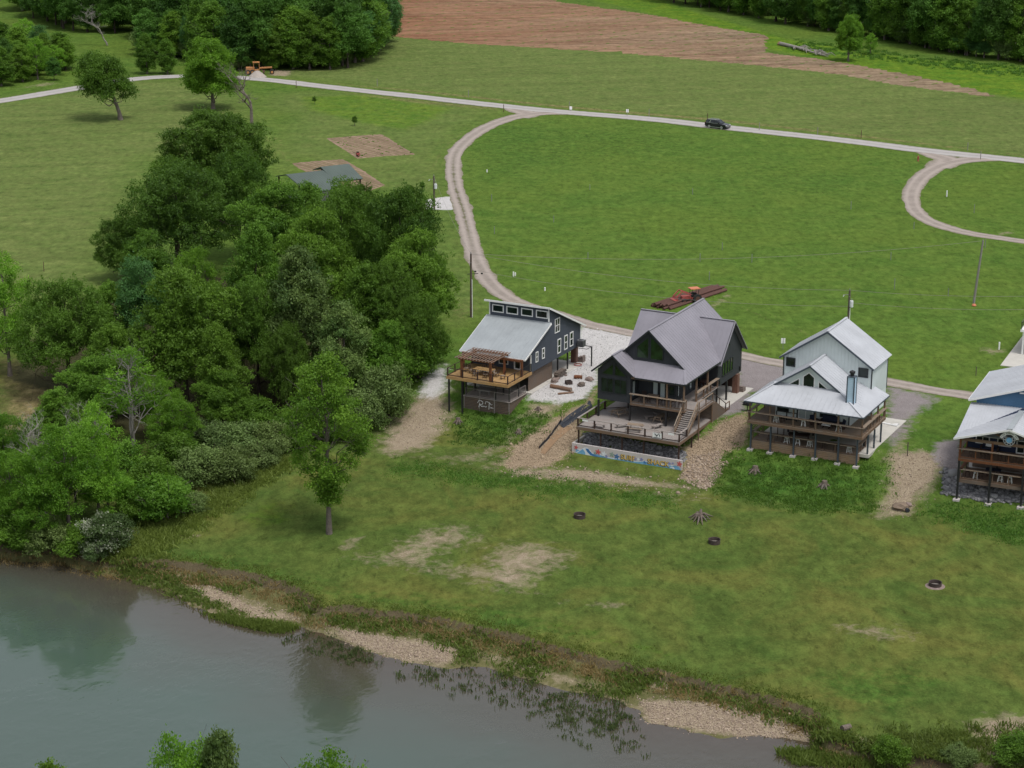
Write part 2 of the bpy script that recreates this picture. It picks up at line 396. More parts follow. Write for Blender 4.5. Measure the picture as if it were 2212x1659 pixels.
def in_poly(x, y, P):
    r = np.zeros(np.shape(x), bool); n = len(P)
    for i in range(n):
        x0, y0 = P[i]; x1, y1 = P[(i + 1) % n]
        c = ((y0 > y) != (y1 > y)) & (x < (x1 - x0) * (y - y0) / (y1 - y0 + 1e-12) + x0)
        r ^= c
    return r
def sdf(x, y, P):      # signed distance to a polygon, positive inside
    d = np.full(np.shape(x), 1e9); n = len(P)
    for i in range(n):
        x0, y0 = P[i]; x1, y1 = P[(i + 1) % n]; ex, ey = x1 - x0, y1 - y0
        t = np.clip(((x - x0) * ex + (y - y0) * ey) / (ex * ex + ey * ey + 1e-9), 0, 1)
        d = np.minimum(d, np.hypot(x - x0 - t * ex, y - y0 - t * ey))
    return np.where(in_poly(x, y, P), d, -d)

# ------------------------------------------------------------------ setting: ground, roads, water
def groundmat():
    n = NT('meadow_ground'); p = n.geo.outputs['Position']
    big = n.noise(p, 0.035, 3); mid = n.noise(p, 0.22, 4, 0.62, 0.6); tuft = n.noise(n.vec(p, (1.0, 0.62, 1.0)), 0.95, 5, 0.7)
    fine = n.noise(p, 5.0, 3, 0.7); rag = n.noise(p, 0.75, 6, 0.72, 0.4)
    clump = n.noise(n.vec(p, (1.5, 0.85, 1.0)), 0.36, 6, 0.8, 0.3); speck = n.noise(n.vec(p, (1.5, 0.6, 1)), 0.85, 4, 0.7)
    rows = n.noise(n.rot(p, R(-8.5), (0.03, 0.55, 1)), 1.0, 4, 0.65)
    g = n.mix(n.ramp(mid, 0.32, 0.68), (0.060, 0.118, 0.019), (0.092, 0.149, 0.027))
    g = n.mix(n.ramp(big, 0.4, 0.7, 0, 0.5), g, (0.106, 0.148, 0.024))
    o = n.mix(n.ramp(n.math('ADD', n.math('MULTIPLY', rows, 0.3), n.math('MULTIPLY', mid, 0.7)), 0.36, 0.64), (0.094, 0.140, 0.035), (0.136, 0.168, 0.051))
    mow = n.noise(n.rot(p, R(-14), (0.012, 0.16, 1)), 1.0, 3, 0.6, 0.8)
    o = n.gain(o, n.ramp(mow, 0.35, 0.65, 0.90, 1.08))
    def blend(base, attr, col, k=0.9, lo=0.38, hi=0.62, nz=rag):
        a = n.math('ADD', n.attr(attr), n.math('MULTIPLY', n.math('SUBTRACT', nz, 0.5), k))
        return n.mix(n.ramp(a, lo, hi), base, col)
    c = n.mix(n.attr('olive'), g, o)
    fore = n.mix(n.ramp(mid, 0.3, 0.7), (0.057, 0.094, 0.020), (0.088, 0.118, 0.027))
    fore = n.mix(n.ramp(n.noise(p, 0.09, 4, 0.6, 0.8), 0.46, 0.66, 0, 0.8), fore, (0.116, 0.120, 0.030))
    c = n.mix(n.attr('fore'), c, fore)
    c = blend(c, 'bright', n.mix(n.ramp(mid, 0.35, 0.65), (0.062, 0.138, 0.014), (0.115, 0.18, 0.018)), 0.5)
    c = blend(c, 'lush', n.mix(n.ramp(tuft, 0.35, 0.65), (0.028, 0.076, 0.012), (0.056, 0.120, 0.020)), 1.1, 0.3, 0.8)
    c = blend(c, 'straw', n.mix(n.ramp(tuft, 0.35, 0.65), (0.16, 0.125, 0.06), (0.24, 0.185, 0.095)), 1.0, 0.3, 0.9)
    tex = n.math('ADD', n.math('MULTIPLY', tuft, 0.62), n.math('MULTIPLY', fine, 0.38))
    c = n.gain(c, n.ramp(tex, 0.28, 0.72, 0.50, 1.46))
    c = n.gain(c, n.ramp(clump, 0.32, 0.66, 0.78, 1.18))
    c = n.gain(c, n.mix(n.attr('olive'), n.ramp(speck, 0.56, 0.70, 1.04, 0.66), n.ramp(speck, 0.58, 0.72, 1.0, 0.86)))  # dark specks put the shading of grass tufts into the colour
    peb = n.voro(p, 3.4, 'Distance'); pebc = n.voro(p, 3.4, 'Color'); pebv = n.math('MULTIPLY', n.noise(p, 7.5, 2, 0.6), 1.0)
    def stony(a, b): return n.mix(n.ramp(n.math('ADD', n.math('MULTIPLY', pebv, 0.7), n.math('MULTIPLY', tuft, 0.3)), 0.34, 0.68), a, b)
    c = blend(c, 'brush', n.mix(n.ramp(tex, 0.35, 0.65), (0.070, 0.078, 0.028), (0.155, 0.142, 0.065)), 0.7)
    c = blend(c, 'tan', stony((0.19, 0.148, 0.098), (0.36, 0.30, 0.22)), 1.25, 0.34, 0.72)
    c = blend(c, 'rock', stony((0.175, 0.128, 0.083), (0.39, 0.305, 0.215)), 0.9)
    c = blend(c, 'gray', stony((0.16, 0.138, 0.135), (0.29, 0.262, 0.262)), 0.8)
    c = blend(c, 'white', stony((0.36, 0.345, 0.335), (0.58, 0.565, 0.56)), 0.9, 0.36, 0.6)
    c = blend(c, 'scarp', n.mix(tex, (0.052, 0.042, 0.024), (0.14, 0.115, 0.070)), 0.8, 0.35, 0.6)
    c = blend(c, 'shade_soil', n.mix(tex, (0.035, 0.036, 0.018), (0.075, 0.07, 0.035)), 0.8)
    n.bump(n.math('ADD', n.math('MULTIPLY', tuft, 1.0), n.math('MULTIPLY', fine, 0.35)), 0.75, 0.22)
    return n.done(c, 0.95, 0, 0.04)
def roadmat(name, a, b, edge):
    n = NT(name); p = n.geo.outputs['Position']
    u = n.attr('across')           # 0 centre .. 1 edge
    f = n.math('ADD', n.math('MULTIPLY', n.noise(p, 0.5, 4), 0.5), n.math('MULTIPLY', n.noise(p, 4.0, 4, 0.7), 0.5))
    c = n.mix(n.ramp(f, 0.34, 0.66), a, b)
    trk = n.math('ABSOLUTE', n.math('SUBTRACT', u, 0.5)); wob = n.math('MULTIPLY', n.math('SUBTRACT', n.noise(p, 0.6, 3), 0.5), 0.3)
    c = n.mix(n.ramp(n.math('ADD', trk, wob), 0.05, 0.3, 0.5, 0), c, tuple(v * 1.22 for v in b))
    mid = n.math('ADD', u, n.math('MULTIPLY', n.math('SUBTRACT', n.noise(p, 0.45, 5, 0.7), 0.5), 1.1))
    c = n.mix(n.math('MULTIPLY', n.ramp(mid, 0.2, -0.05, 0, 1), n.attr('weedy')), c, (0.10, 0.10, 0.045))
    c = n.mix(n.ramp(n.math('ADD', u, n.math('MULTIPLY', n.math('SUBTRACT', n.noise(p, 1.1, 5, 0.7), 0.5), 0.9)), 0.78, 1.05, 0, 0.85), c, edge)
    n.bump(f, 0.4, 0.04)
    return n.done(c, 0.95, 0, 0.15)
def smooth_path(pts, step):
    P = np.array(pts, float); n = len(P); out = []
    for i in range(n - 1):
        p0, p1, p2, p3 = P[max(i - 1, 0)], P[i], P[i + 1], P[min(i + 2, n - 1)]
        k = max(2, int(np.linalg.norm(p2 - p1) / step))
        for t in np.arange(k) / k:
            out.append(0.5 * (2 * p1 + (p2 - p0) * t + (2 * p0 - 5 * p1 + 4 * p2 - p3) * t * t + (3 * p1 - p0 - 3 * p2 + p3) * t ** 3))
    out.append(P[-1]); return np.array(out)
def ribbon(name, pts, width, mat, lift, weedy=0.0, step=0.8, rag=0.18, seed=1):
    rng = np.random.default_rng(seed)
    C = smooth_path(pts, step); T = np.gradient(C, axis=0); T /= np.linalg.norm(T, axis=1)[:, None] + 1e-9
    N = np.stack([-T[:, 1], T[:, 0]], 1); m = len(C); wd = np.interp(np.arange(m), np.linspace(0, m - 1, len(np.atleast_1d(width))), np.atleast_1d(width))
    us = np.array([-1, -0.75, -0.5, -0.25, 0, 0.25, 0.5, 0.75, 1.0]); k = len(us)
    jl = np.convolve(rng.normal(0, rag, m + 4), np.ones(5) / 2.2, 'valid'); jr = np.convolve(rng.normal(0, rag, m + 4), np.ones(5) / 2.2, 'valid')
    V = np.zeros((m, k, 3))
    for j, u in enumerate(us):
        off = u * wd / 2 + (jl if u < -0.9 else jr if u > 0.9 else 0)
        V[:, j, :2] = C + N * off[:, None]
        V[:, j, 2] = terrain(V[:, j, 0], V[:, j, 1]) + lift + 0.05 * (1 - u * u)
    idx = np.arange(m * k).reshape(m, k)
    F = np.stack([idx[:-1, :-1], idx[1:, :-1], idx[1:, 1:], idx[:-1, 1:]], -1).reshape(-1, 4)[:, ::-1]
    me = np_mesh(name, V.reshape(-1, 3), F)
    at = me.attributes.new('across', 'FLOAT', 'POINT'); at.data.foreach_set('value', np.tile(np.abs(us), m).astype(np.float32))
    at = me.attributes.new('weedy', 'FLOAT', 'POINT'); wv = np.interp(np.arange(m), np.linspace(0, m - 1, len(np.atleast_1d(weedy))), np.atleast_1d(weedy))
    at.data.foreach_set('value', np.repeat(wv, k).astype(np.float32))
    o = link(name, me, mat, smooth=True); tag(o, kind='structure'); return o
MASKS = [   # (attribute, soft edge in metres, strength, photo outline)
    ('olive', 9, 1, [(-700, 230), (0, 218), (190, 190), (300, 172), (440, 168), (520, 215), (545, 300), (560, 350), (430, 330), (330, 340), (250, 600), (160, 640), (60, 690), (-700, 780)]),
    ('olive', 6, 1, [(560, 160), (850, 78), (1320, 110), (1660, 122), (2150, 205), (2300, 235), (2900, 320), (2900, 400), (2212, 338), (1800, 290), (1570, 262), (1200, 228), (900, 196), (700, 175)]),
    ('olive', 5, 0.75, [(700, 198), (1080, 238), (1000, 280), (965, 330), (958, 400), (930, 420), (800, 400), (640, 340), (620, 370), (590, 330), (640, 250), (560, 230), (600, 200)]),
    ('olive', 4, 0.7, [(955, 450), (985, 470), (1010, 560), (1060, 640), (990, 700), (960, 640), (960, 520)]),
    ('bright', 6, 1, [(1300, -60), (1480, 20), (1700, 85), (2000, 130), (2300, 150), (2900, 240), (2900, 350), (2212, 214), (2060, 190), (1870, 150), (1660, 105), (1560, 70), (1350, 15), (1180, -20)]),
    ('bright', 5, 0.55, [(620, 205), (800, 200), (1010, 232), (960, 262), (880, 290), (760, 270), (640, 240)]),
    ('lush', 4, 0.72, [(972, 880), (1060, 872), (1150, 880), (1190, 905), (1160, 935), (1085, 965), (1000, 960)]),
    ('lush', 3, 0.6, [(800, 990), (1000, 1005), (1180, 1035), (1480, 1072), (1460, 1100), (1250, 1075), (1000, 1050), (830, 1030)]),
    ('lush', 4, 0.75, [(1560, 985), (1610, 965), (1850, 998), (1920, 1000), (1915, 1060), (1895, 1105), (1750, 1110), (1560, 1075), (1530, 1055)]),
    ('lush', 4, 0.72, [(2000, 1075), (2060, 1085), (2230, 1110), (2230, 1190), (2120, 1160), (1990, 1110)]),
    ('lush', 4, 0.8, [(300, 1185), (520, 1200), (750, 1275), (1000, 1300), (1300, 1370), (1240, 1385), (950, 1330), (720, 1300), (560, 1238), (300, 1200)]),
    ('bright', 5, 0.52, [(420, 1200), (560, 1205), (760, 1262), (1000, 1288), (1300, 1335), (1600, 1440), (1560, 1475), (1300, 1412), (980, 1330), (720, 1300), (560, 1238)]), ('bright', 4, 0.45, [(420, 1130), (560, 1060), (680, 1060), (690, 1140), (560, 1170)]),
    ('lush', 3, 0.55, [(1700, 1440), (2000, 1430), (2060, 1480), (1950, 1560), (1760, 1500)]),
    ('lush', 3, 0.6, [(1520, 1450), (1800, 1520), (1900, 1610), (1780, 1560)]),
    ('lush', 6, 0.45, [(1040, 260), (1500, 290), (1480, 330), (1200, 360), (1020, 420), (1000, 340)]),
    ('lush', 6, 0.4, [(1560, 340), (1900, 370), (1880, 440), (1600, 420)]),
    ('straw', 2, 0.55, [(640, 188), (900, 214), (1090, 234), (1080, 240), (880, 222)]),
    ('straw', 4, 0.5, [(968, 655), (1030, 640), (1050, 665), (1000, 700), (965, 700)]),
    ('straw', 1.5, 0.7, [(560, 166), (900, 199), (1200, 232), (1570, 264), (1800, 290), (2212, 338), (2212, 334), (1800, 284), (1570, 258), (1200, 226), (900, 194)]),
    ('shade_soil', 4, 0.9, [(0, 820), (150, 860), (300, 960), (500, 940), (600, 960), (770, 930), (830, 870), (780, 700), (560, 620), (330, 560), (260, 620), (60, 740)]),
    ('straw', 3, 0.8, [(0, 770), (120, 800), (180, 880), (60, 960), (0, 980)]),
    ('tan', 2.5, 0.85, [(905, 850), (975, 830), (978, 900), (965, 935), (930, 965), (860, 985), (815, 975), (830, 930), (860, 890)]),
    ('tan', 1.6, 0.72, [(740, 1165), (790, 1158), (770, 1185), (735, 1190)]),
    ('tan', 3.5, 0.65, [(745, 1205), (830, 1185), (905, 1140), (1000, 1128), (1050, 1170), (960, 1190), (945, 1215), (1040, 1215), (1045, 1180), (1150, 1168), (1250, 1190), (1235, 1225), (1180, 1250), (1165, 1280), (1080, 1278), (960, 1245), (850, 1225)]),
    ('tan', 2.0, 0.62, [(1270, 1298), (1350, 1300), (1345, 1322), (1290, 1318)]),
    ('tan', 2.0, 0.55, [(1200, 1290), (1245, 1298), (1240, 1310), (1200, 1305)]),
    ('tan', 2.5, 0.58, [(1810, 1345), (1950, 1352), (2000, 1385), (1900, 1388), (1820, 1370)]),
    ('tan', 2.0, 0.8, [(2085, 1560), (2150, 1540), (2240, 1550), (2240, 1640), (2150, 1650), (2090, 1610)]),
    ('tan', 4.0, 0.50, [(830, 985), (1000, 975), (1110, 975), (1260, 1030), (1500, 1062), (1530, 1040), (1560, 1075), (1480, 1090), (1200, 1050), (980, 1010)]), ('tan', 2.5, 0.55, [(1100, 900), (1190, 900), (1130, 950), (1060, 1000), (1000, 985), (1080, 945)]),
    ('tan', 2.0, 0.5, [(1895, 1000), (1925, 990), (1915, 1060), (1890, 1100)]), ('tan', 2.0, 0.7, [(1925, 880), (1975, 885), (1960, 975), (1915, 985), (1935, 930)]),
    ('tan', 1.2, 0.7, [(380, 1145), (430, 1158), (410, 1165)]),
    ('tan', 2.0, 0.95, [(1910, 980), (1985, 972), (2040, 985), (2030, 1040), (1990, 1075), (1960, 1112), (1895, 1118), (1920, 1050)]),
    ('tan', 1.4, 0.72, [(1085, 1012), (1250, 1010), (1490, 1048), (1515, 1060), (1260, 1042), (1110, 1030)]),
    ('tan', 1.0, 0.75, [(300, 1222), (400, 1238), (520, 1285), (600, 1318), (560, 1312), (420, 1255)]), ('tan', 1.0, 0.7, [(985, 1405), (1080, 1412), (1200, 1450), (1300, 1480), (1290, 1490), (1180, 1470), (1060, 1430)]),
    ('tan', 1.5, 0.62, [(2110, 752), (2160, 750), (2190, 762), (2130, 766)]), ('tan', 1.2, 0.55, [(1195, 676), (1235, 678), (1225, 686), (1195, 684)]), ('tan', 1.5, 0.55, [(2150, 500), (2190, 496), (2195, 506), (2155, 508)]), ('tan', 1.5, 0.6, [(1520, 668), (1570, 630), (1582, 640), (1540, 672)]),
    ('tan', 1.0, 0.9, [(392, 1252), (470, 1268), (560, 1312), (660, 1333), (650, 1345), (560, 1337), (440, 1292)]),
    ('tan', 1.0, 1.0, [(700, 1345), (790, 1368), (985, 1400), (970, 1436), (880, 1430), (770, 1398)]),
    ('tan', 1.0, 1.0, [(1378, 1512), (1560, 1520), (1740, 1568), (1775, 1600), (1600, 1592), (1400, 1565)]),
    ('tan', 0.8, 0.8, [(1395, 1475), (1450, 1468), (1470, 1490), (1420, 1500)]),
    ('tan', 0.8, 0.9, [(1830, 1610), (1900, 1622), (1910, 1645), (1840, 1635)]),
    ('rock', 1.6, 0.95, [(1288, 838), (1282, 870), (1255, 890), (1252, 960), (1170, 1012), (1090, 1010), (1105, 965), (1195, 905), (1262, 872)]),
    ('rock', 1.6, 0.95, [(1478, 965), (1530, 935), (1612, 888), (1620, 930), (1612, 962), (1560, 985), (1525, 1050), (1470, 1035)]),
    ('gray', 2.0, 0.95, [(1590, 765), (1700, 785), (1695, 830), (1620, 850), (1610, 888), (1545, 905), (1520, 900), (1590, 850)]),
    ('gray', 2.5, 0.75, [(1905, 828), (1990, 846), (2040, 862), (1985, 900), (1965, 945), (1915, 985), (1905, 940)]),
    ('gray', 1.5, 0.9, [(2020, 955), (2075, 945), (2080, 1010), (2060, 1030), (2010, 990)]),
    ('white', 1.6, 0.98, [(1256, 698), (1362, 722), (1385, 735), (1330, 772), (1286, 796), (1292, 820), (1262, 862), (1215, 870), (1140, 862), (1140, 845), (1240, 770)]),
    ('white', 2.0, 0.72, [(968, 778), (978, 842), (945, 868), (905, 862), (892, 842), (930, 800)]),
    ('white', 1.2, 1.15, [(922, 432), (972, 424), (992, 446), (975, 453), (926, 452)]),
    ('tan', 1.5, 0.8, [(1150, 868), (1215, 872), (1190, 902), (1120, 900)]),
    ('tan', 1.2, 0.75, [(585, 150), (635, 153), (625, 165), (580, 164)]),
    ('tan', 2.0, 0.6, [(20, 195), (110, 185), (140, 178), (90, 178)]),
]
def build_ground():
    def axis(parts):
        out = []
        for a, b, s in parts: out += list(np.arange(a, b, s))
        return np.array(out + [parts[-1][1]])
    xs = axis([(-5000, -800, 600), (-800, -200, 25), (-200, -75, 2.5), (-75, 85, 0.5), (85, 210, 2.5), (210, 800, 25), (800, 5000, 600)])
    ys = axis([(-1500, 60, 120), (60, 130, 5), (130, 262, 0.42), (262, 330, 0.8), (330, 720, 1.7), (720, 1200, 30), (1200, 6000, 400)])
    X, Y = np.meshgrid(xs, ys); Z = terrain(X, Y); V = np.stack([X, Y, Z], -1).reshape(-1, 3)
    ny, nx = X.shape; idx = np.arange(nx * ny).reshape(ny, nx)
    F = np.stack([idx[:-1, :-1], idx[:-1, 1:], idx[1:, 1:], idx[1:, :-1]], -1).reshape(-1, 4)
    me = np_mesh('ground', V, F)
    x, y = V[:, 0], V[:, 1]; A = {k: np.zeros(len(V)) for k in ('olive', 'fore', 'bright', 'lush', 'straw', 'brush', 'tan', 'rock', 'gray', 'white', 'scarp', 'shade_soil')}
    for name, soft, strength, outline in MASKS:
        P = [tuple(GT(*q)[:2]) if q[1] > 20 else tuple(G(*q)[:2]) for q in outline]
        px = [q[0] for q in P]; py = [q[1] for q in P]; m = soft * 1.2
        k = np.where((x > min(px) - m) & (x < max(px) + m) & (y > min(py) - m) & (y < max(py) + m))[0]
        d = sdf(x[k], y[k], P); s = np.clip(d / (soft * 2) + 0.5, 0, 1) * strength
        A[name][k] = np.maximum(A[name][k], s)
    for line, half in (([(470, 255), (540, 285), (590, 320), (612, 352), (640, 352)], 0.9), ([(500, 250), (570, 285), (618, 325), (640, 350)], 0.9), ([(1095, 248), (1010, 285), (965, 320), (945, 360), (900, 385)], 0.8), ([(340, 290), (400, 330), (420, 360)], 0.8), ([(0, 470), (150, 450), (330, 460)], 0.9), ([(700, 300), (640, 290), (600, 300), (590, 330)], 0.8),
                       ([(960, 400), (900, 412), (830, 402)], 0.9), ([(1120, 660), (1300, 640), (1440, 668)], 0.8), ([(1560, 640), (1700, 700), (1780, 760)], 0.8)):
        P = np.array([GT(*q)[:2] for q in line]); m = 4; k = np.where((x > P[:, 0].min() - m) & (x < P[:, 0].max() + m) & (y > P[:, 1].min() - m) & (y < P[:, 1].max() + m))[0]; d = np.full(len(k), 1e9)
        for (x0, y0), (x1, y1) in zip(P[:-1], P[1:]):
            t = np.clip(((x[k] - x0) * (x1 - x0) + (y[k] - y0) * (y1 - y0)) / ((x1 - x0) ** 2 + (y1 - y0) ** 2), 0, 1); d = np.minimum(d, np.hypot(x[k] - x0 - t * (x1 - x0), y[k] - y0 - t * (y1 - y0)))
        A['straw'][k] = np.maximum(A['straw'][k], 0.36 * np.clip(1.4 - np.abs(d - half) / 0.5, 0, 1))
    a, b = ab(x, y); lt = np.interp(a, *BANK_TOP); lw = np.interp(a, *SHORE)
    A['fore'] = np.clip((205.0 - b) / 6.0, 0, 1)
    for k_ in ('lush', ): A[k_] *= np.where(b < lt, 0, 1)
    br = np.clip((lt + 0.2 - b) / 0.6, 0, 1) * np.clip((b - NEAR_BANK - 10) / 3, 0, 1)
    A['brush'] = br
    A['scarp'] = np.clip(1.3 - np.abs(lt + 0.35 * waves(x, y, 1.9) - 0.3 - b - 0.35 * waves(x, y, 0.55)) / 0.42, 0, 1)
    A['tan'] = np.maximum(A['tan'], np.clip(1.0 - np.abs(b - lw) / 1.3, 0, 1) * 0.55)
    for nm, v in A.items():
        at = me.attributes.new(nm, 'FLOAT', 'POINT'); at.data.foreach_set('value', v.astype(np.float32))
    o = link('ground', me, groundmat(), smooth=True); tag(o, kind='structure'); return o
def flat_sheet(name, outline, mat, lift, step, height=None):
    P = [tuple(GT(*q)[:2]) if q[1] > 10 else tuple(G(*q)[:2]) for q in outline]
    xs = np.arange(min(q[0] for q in P) - step, max(q[0] for q in P) + step, step); ys = np.arange(min(q[1] for q in P) - step, max(q[1] for q in P) + step, step)
    X, Y = np.meshgrid(xs, ys); e = sdf(X, Y, P) + 0.8 * waves(X, Y, 0.7) * min(step, 1.2); Z = terrain(X, Y) + lift + (height(X, Y, e) if height else 0)
    Z = np.where(e < step * 0.7, terrain(X, Y) - 0.03, Z)
    ny, nx = X.shape; idx = np.arange(nx * ny).reshape(ny, nx)
    F = np.stack([idx[:-1, :-1], idx[:-1, 1:], idx[1:, 1:], idx[1:, :-1]], -1).reshape(-1, 4)
    ins = (e > -step).ravel(); F = F[ins[F].all(1)]
    used = np.unique(F); re = np.full(nx * ny, -1); re[used] = np.arange(len(used))
    me = np_mesh(name, np.stack([X, Y, Z], -1).reshape(-1, 3)[used], re[F])
    o = link(name, me, mat, smooth=True); tag(o, kind='structure'); return o
def soilmat(name, a, b, c_, ang, red=None, freq=0.55):
    n = NT(name); p = n.geo.outputs['Position']
    st = n.noise(n.rot(p, ang, (0.025, freq * 0.6, 1)), 1.0, 5, 0.75); cl = n.noise(n.vec(p, (1.3, 0.7, 1)), 0.55, 6, 0.8); bigp = n.noise(n.rot(p, ang, (0.012, 0.05, 1)), 1.0, 3)
    f = n.math('ADD', n.math('MULTIPLY', st, 0.66), n.math('MULTIPLY', cl, 0.34))
    c = n.mix(n.ramp(f, 0.38, 0.60), a, b)
    if red:
        sep = n.t.nodes.new('ShaderNodeSeparateXYZ'); n.L(p, sep.inputs[0])
        q = n.math('ADD', sep.outputs[0], n.math('MULTIPLY', n.math('SUBTRACT', bigp, 0.5), 130.0))
        c = n.mix(n.ramp(q, -105, 85, 1.0, 0.0), c, n.mix(n.ramp(f, 0.36, 0.62), tuple(v * 0.5 for v in red), red))
        c = n.mix(n.ramp(n.noise(p, 0.12, 5, 0.7), 0.6, 0.75, 0, 0.45), c, (0.10, 0.115, 0.045))
    c = n.mix(n.ramp(n.noise(p, 0.6, 4), 0.6, 0.85, 0, 0.5), c, c_)
    n.bump(f, 1.0, 0.3)
    return n.done(c, 0.95, 0, 0.1)
def watermat():
    n = NT('river_water'); p = n.geo.outputs['Position']; d = n.attr('depth')
    c = n.mix(n.ramp(d, 0.02, 0.42), (0.060, 0.046, 0.032), (0.062, 0.072, 0.057))
    c = n.mix(n.ramp(n.math('ADD', d, n.math('MULTIPLY', n.math('SUBTRACT', n.noise(p, 0.12, 4), 0.5), 0.5)), 0.35, 0.8), c, (0.056, 0.088, 0.070))
    rp = n.rot(p, R(30), (1.0, 0.55, 1))
    h = n.math('ADD', n.math('MULTIPLY', n.noise(rp, 1.7, 3, 0.55), 0.6), n.math('MULTIPLY', n.noise(p, 0.45, 2), 0.9))
    patch = n.ramp(n.noise(p, 0.07, 3), 0.42, 0.6, 0.25, 1.0)
    n.bump(n.math('MULTIPLY', h, patch), 0.8, 0.07)
    n.done(c, 0.07, 0, 0.5); n.b.inputs['IOR'].default_value = 1.75
    return n.m
def build_water():
    A_ = np.concatenate([np.arange(-700, -200, 20), np.arange(-200, 40, 1.2), np.arange(40, 700, 20)]); B_ = np.concatenate([np.arange(60, 100, 4), np.arange(100, 190, 1.0)])
    a, b = np.meshgrid(A_, B_); X, Y = from_ab(a, b); Z = np.full(X.shape, WATER)
    ny, nx = X.shape; idx = np.arange(nx * ny).reshape(ny, nx)
    F = np.stack([idx[:-1, :-1], idx[:-1, 1:], idx[1:, 1:], idx[1:, :-1]], -1).reshape(-1, 4)
    me = np_mesh('river', np.stack([X, Y, Z], -1).reshape(-1, 3), F)
    dep = np.clip((np.interp(a, *SHORE) - b) / np.interp(a, [-110, -70], [20.0, 32.0]), 0, 1)
    at = me.attributes.new('depth', 'FLOAT', 'POINT'); at.data.foreach_set('value', dep.ravel().astype(np.float32))
    o = link('river', me, watermat(), smooth=True); tag(o, kind='structure')
LANE = [(-420, 262), (-200, 246), (-30, 223), (100, 202), (190, 187), (300, 170), (430, 164.5), (560, 171), (700, 187), (900, 209), (1090, 230), (1200, 241), (1400, 257), (1570, 276), (1800, 301), (2000, 326), (2212, 348), (2600, 392)]
LOOP = [(1225, 243), (1165, 245), (1110, 254), (1055, 273), (1012, 300), (985, 330), (979, 365), (984, 405), (1000, 455), (1014, 510), (1030, 565), (1062, 615), (1110, 650), (1190, 676), (1270, 700), (1360, 719), (1480, 742), (1600, 768), (1700, 787), (1900, 822), (2000, 840), (2100, 857), (2300, 885)]
LOOP2 = [(2150, 341), (2085, 346), (2035, 357), (1995, 380), (1972, 410), (1970, 440), (1988, 466), (2030, 487), (2090, 503), (2150, 513), (2230, 524), (2330, 535)]
def build_setting():
    build_ground()
    lanem = roadmat('lane_gravel', (0.28, 0.262, 0.25), (0.37, 0.352, 0.34), (0.16, 0.155, 0.08))
    loopm = roadmat('track_gravel', (0.215, 0.182, 0.16), (0.325, 0.282, 0.25), (0.14, 0.14, 0.065))
    pw = lambda L: [tuple(G(*q)[:2]) for q in L]
    ribbon('gravel_lane', pw(LANE), 5.6, lanem, 0.05, 0, 1.5, 0.12, 3)
    ribbon('gravel_track', pw(LOOP), [6.0, 4.1, 3.5, 3.3, 3.2, 3.2, 3.2, 3.1, 3.1, 3.1, 3.1, 3.1, 3.2, 3.2], loopm, 0.03, [0, 0, 0.1, 0.3, 0.9, 1, 0.9, 0.3, 0.1, 0, 0, 0.1, 0.2, 0.2], 0.7, 0.14, 4)
    ribbon('gravel_track', pw(LOOP2), [6.5, 4.2, 3.5, 3.3, 3.2, 3.1, 3.0, 3.0], loopm, 0.03, 0, 0.9, 0.14, 5)
    ribbon('track_spur', pw([(1082, 228), (1112, 236), (1140, 246), (1120, 254)]), [3.0, 5.0, 6.0, 5.0], loopm, 0.02, 0, 0.8, 0.2, 6)
    ribbon('track_spur', pw([(1985, 324), (2020, 336), (2050, 347), (2025, 362)]), [3.0, 5.0, 6.0, 5.0], loopm, 0.02, 0, 0.8, 0.2, 7)
    fur = lambda X, Y, e: 0.10 * np.sin(4.2 * (Y + 0.19 * X)) * np.clip(e / 2, 0, 1) + 0.06 * waves(X, Y, 2.3)
    flat_sheet('plowed_field', [(838, 79), (1020, 95), (1320, 113), (1640, 142), (1800, 160), (1960, 187), (2160, 211), (2110, 192), (1960, 159), (1760, 125), (1668, 116), (1655, 110), (1665, 78), (1560, 60), (1400, 30), (1200, 2), (1130, -12), (820, -60), (830, 20)],
               soilmat('plowed_soil', (0.095, 0.064, 0.040), (0.30, 0.225, 0.148), (0.36, 0.29, 0.20), R(-8), (0.30, 0.120, 0.060)), 0.10, 1.3, fur)
    rowd = lambda X, Y, e: 0.12 * np.sin(6.0 * (X * 0.78 + Y * 0.62)) * np.clip(e, 0, 1)
    gm = soilmat('garden_soil', (0.15, 0.098, 0.07), (0.30, 0.21, 0.155), (0.26, 0.18, 0.13), R(51), None, 1.2)
    flat_sheet('garden_plot', [(704, 299), (762, 294), (826, 290), (898, 334), (840, 337), (772, 343)], gm, 0.05, 0.22, rowd)
    flat_sheet('garden_plot', [(628, 353), (680, 348), (742, 344), (792, 372), (832, 400), (795, 415), (740, 400), (660, 372)], gm, 0.05, 0.22, rowd)
    build_water()

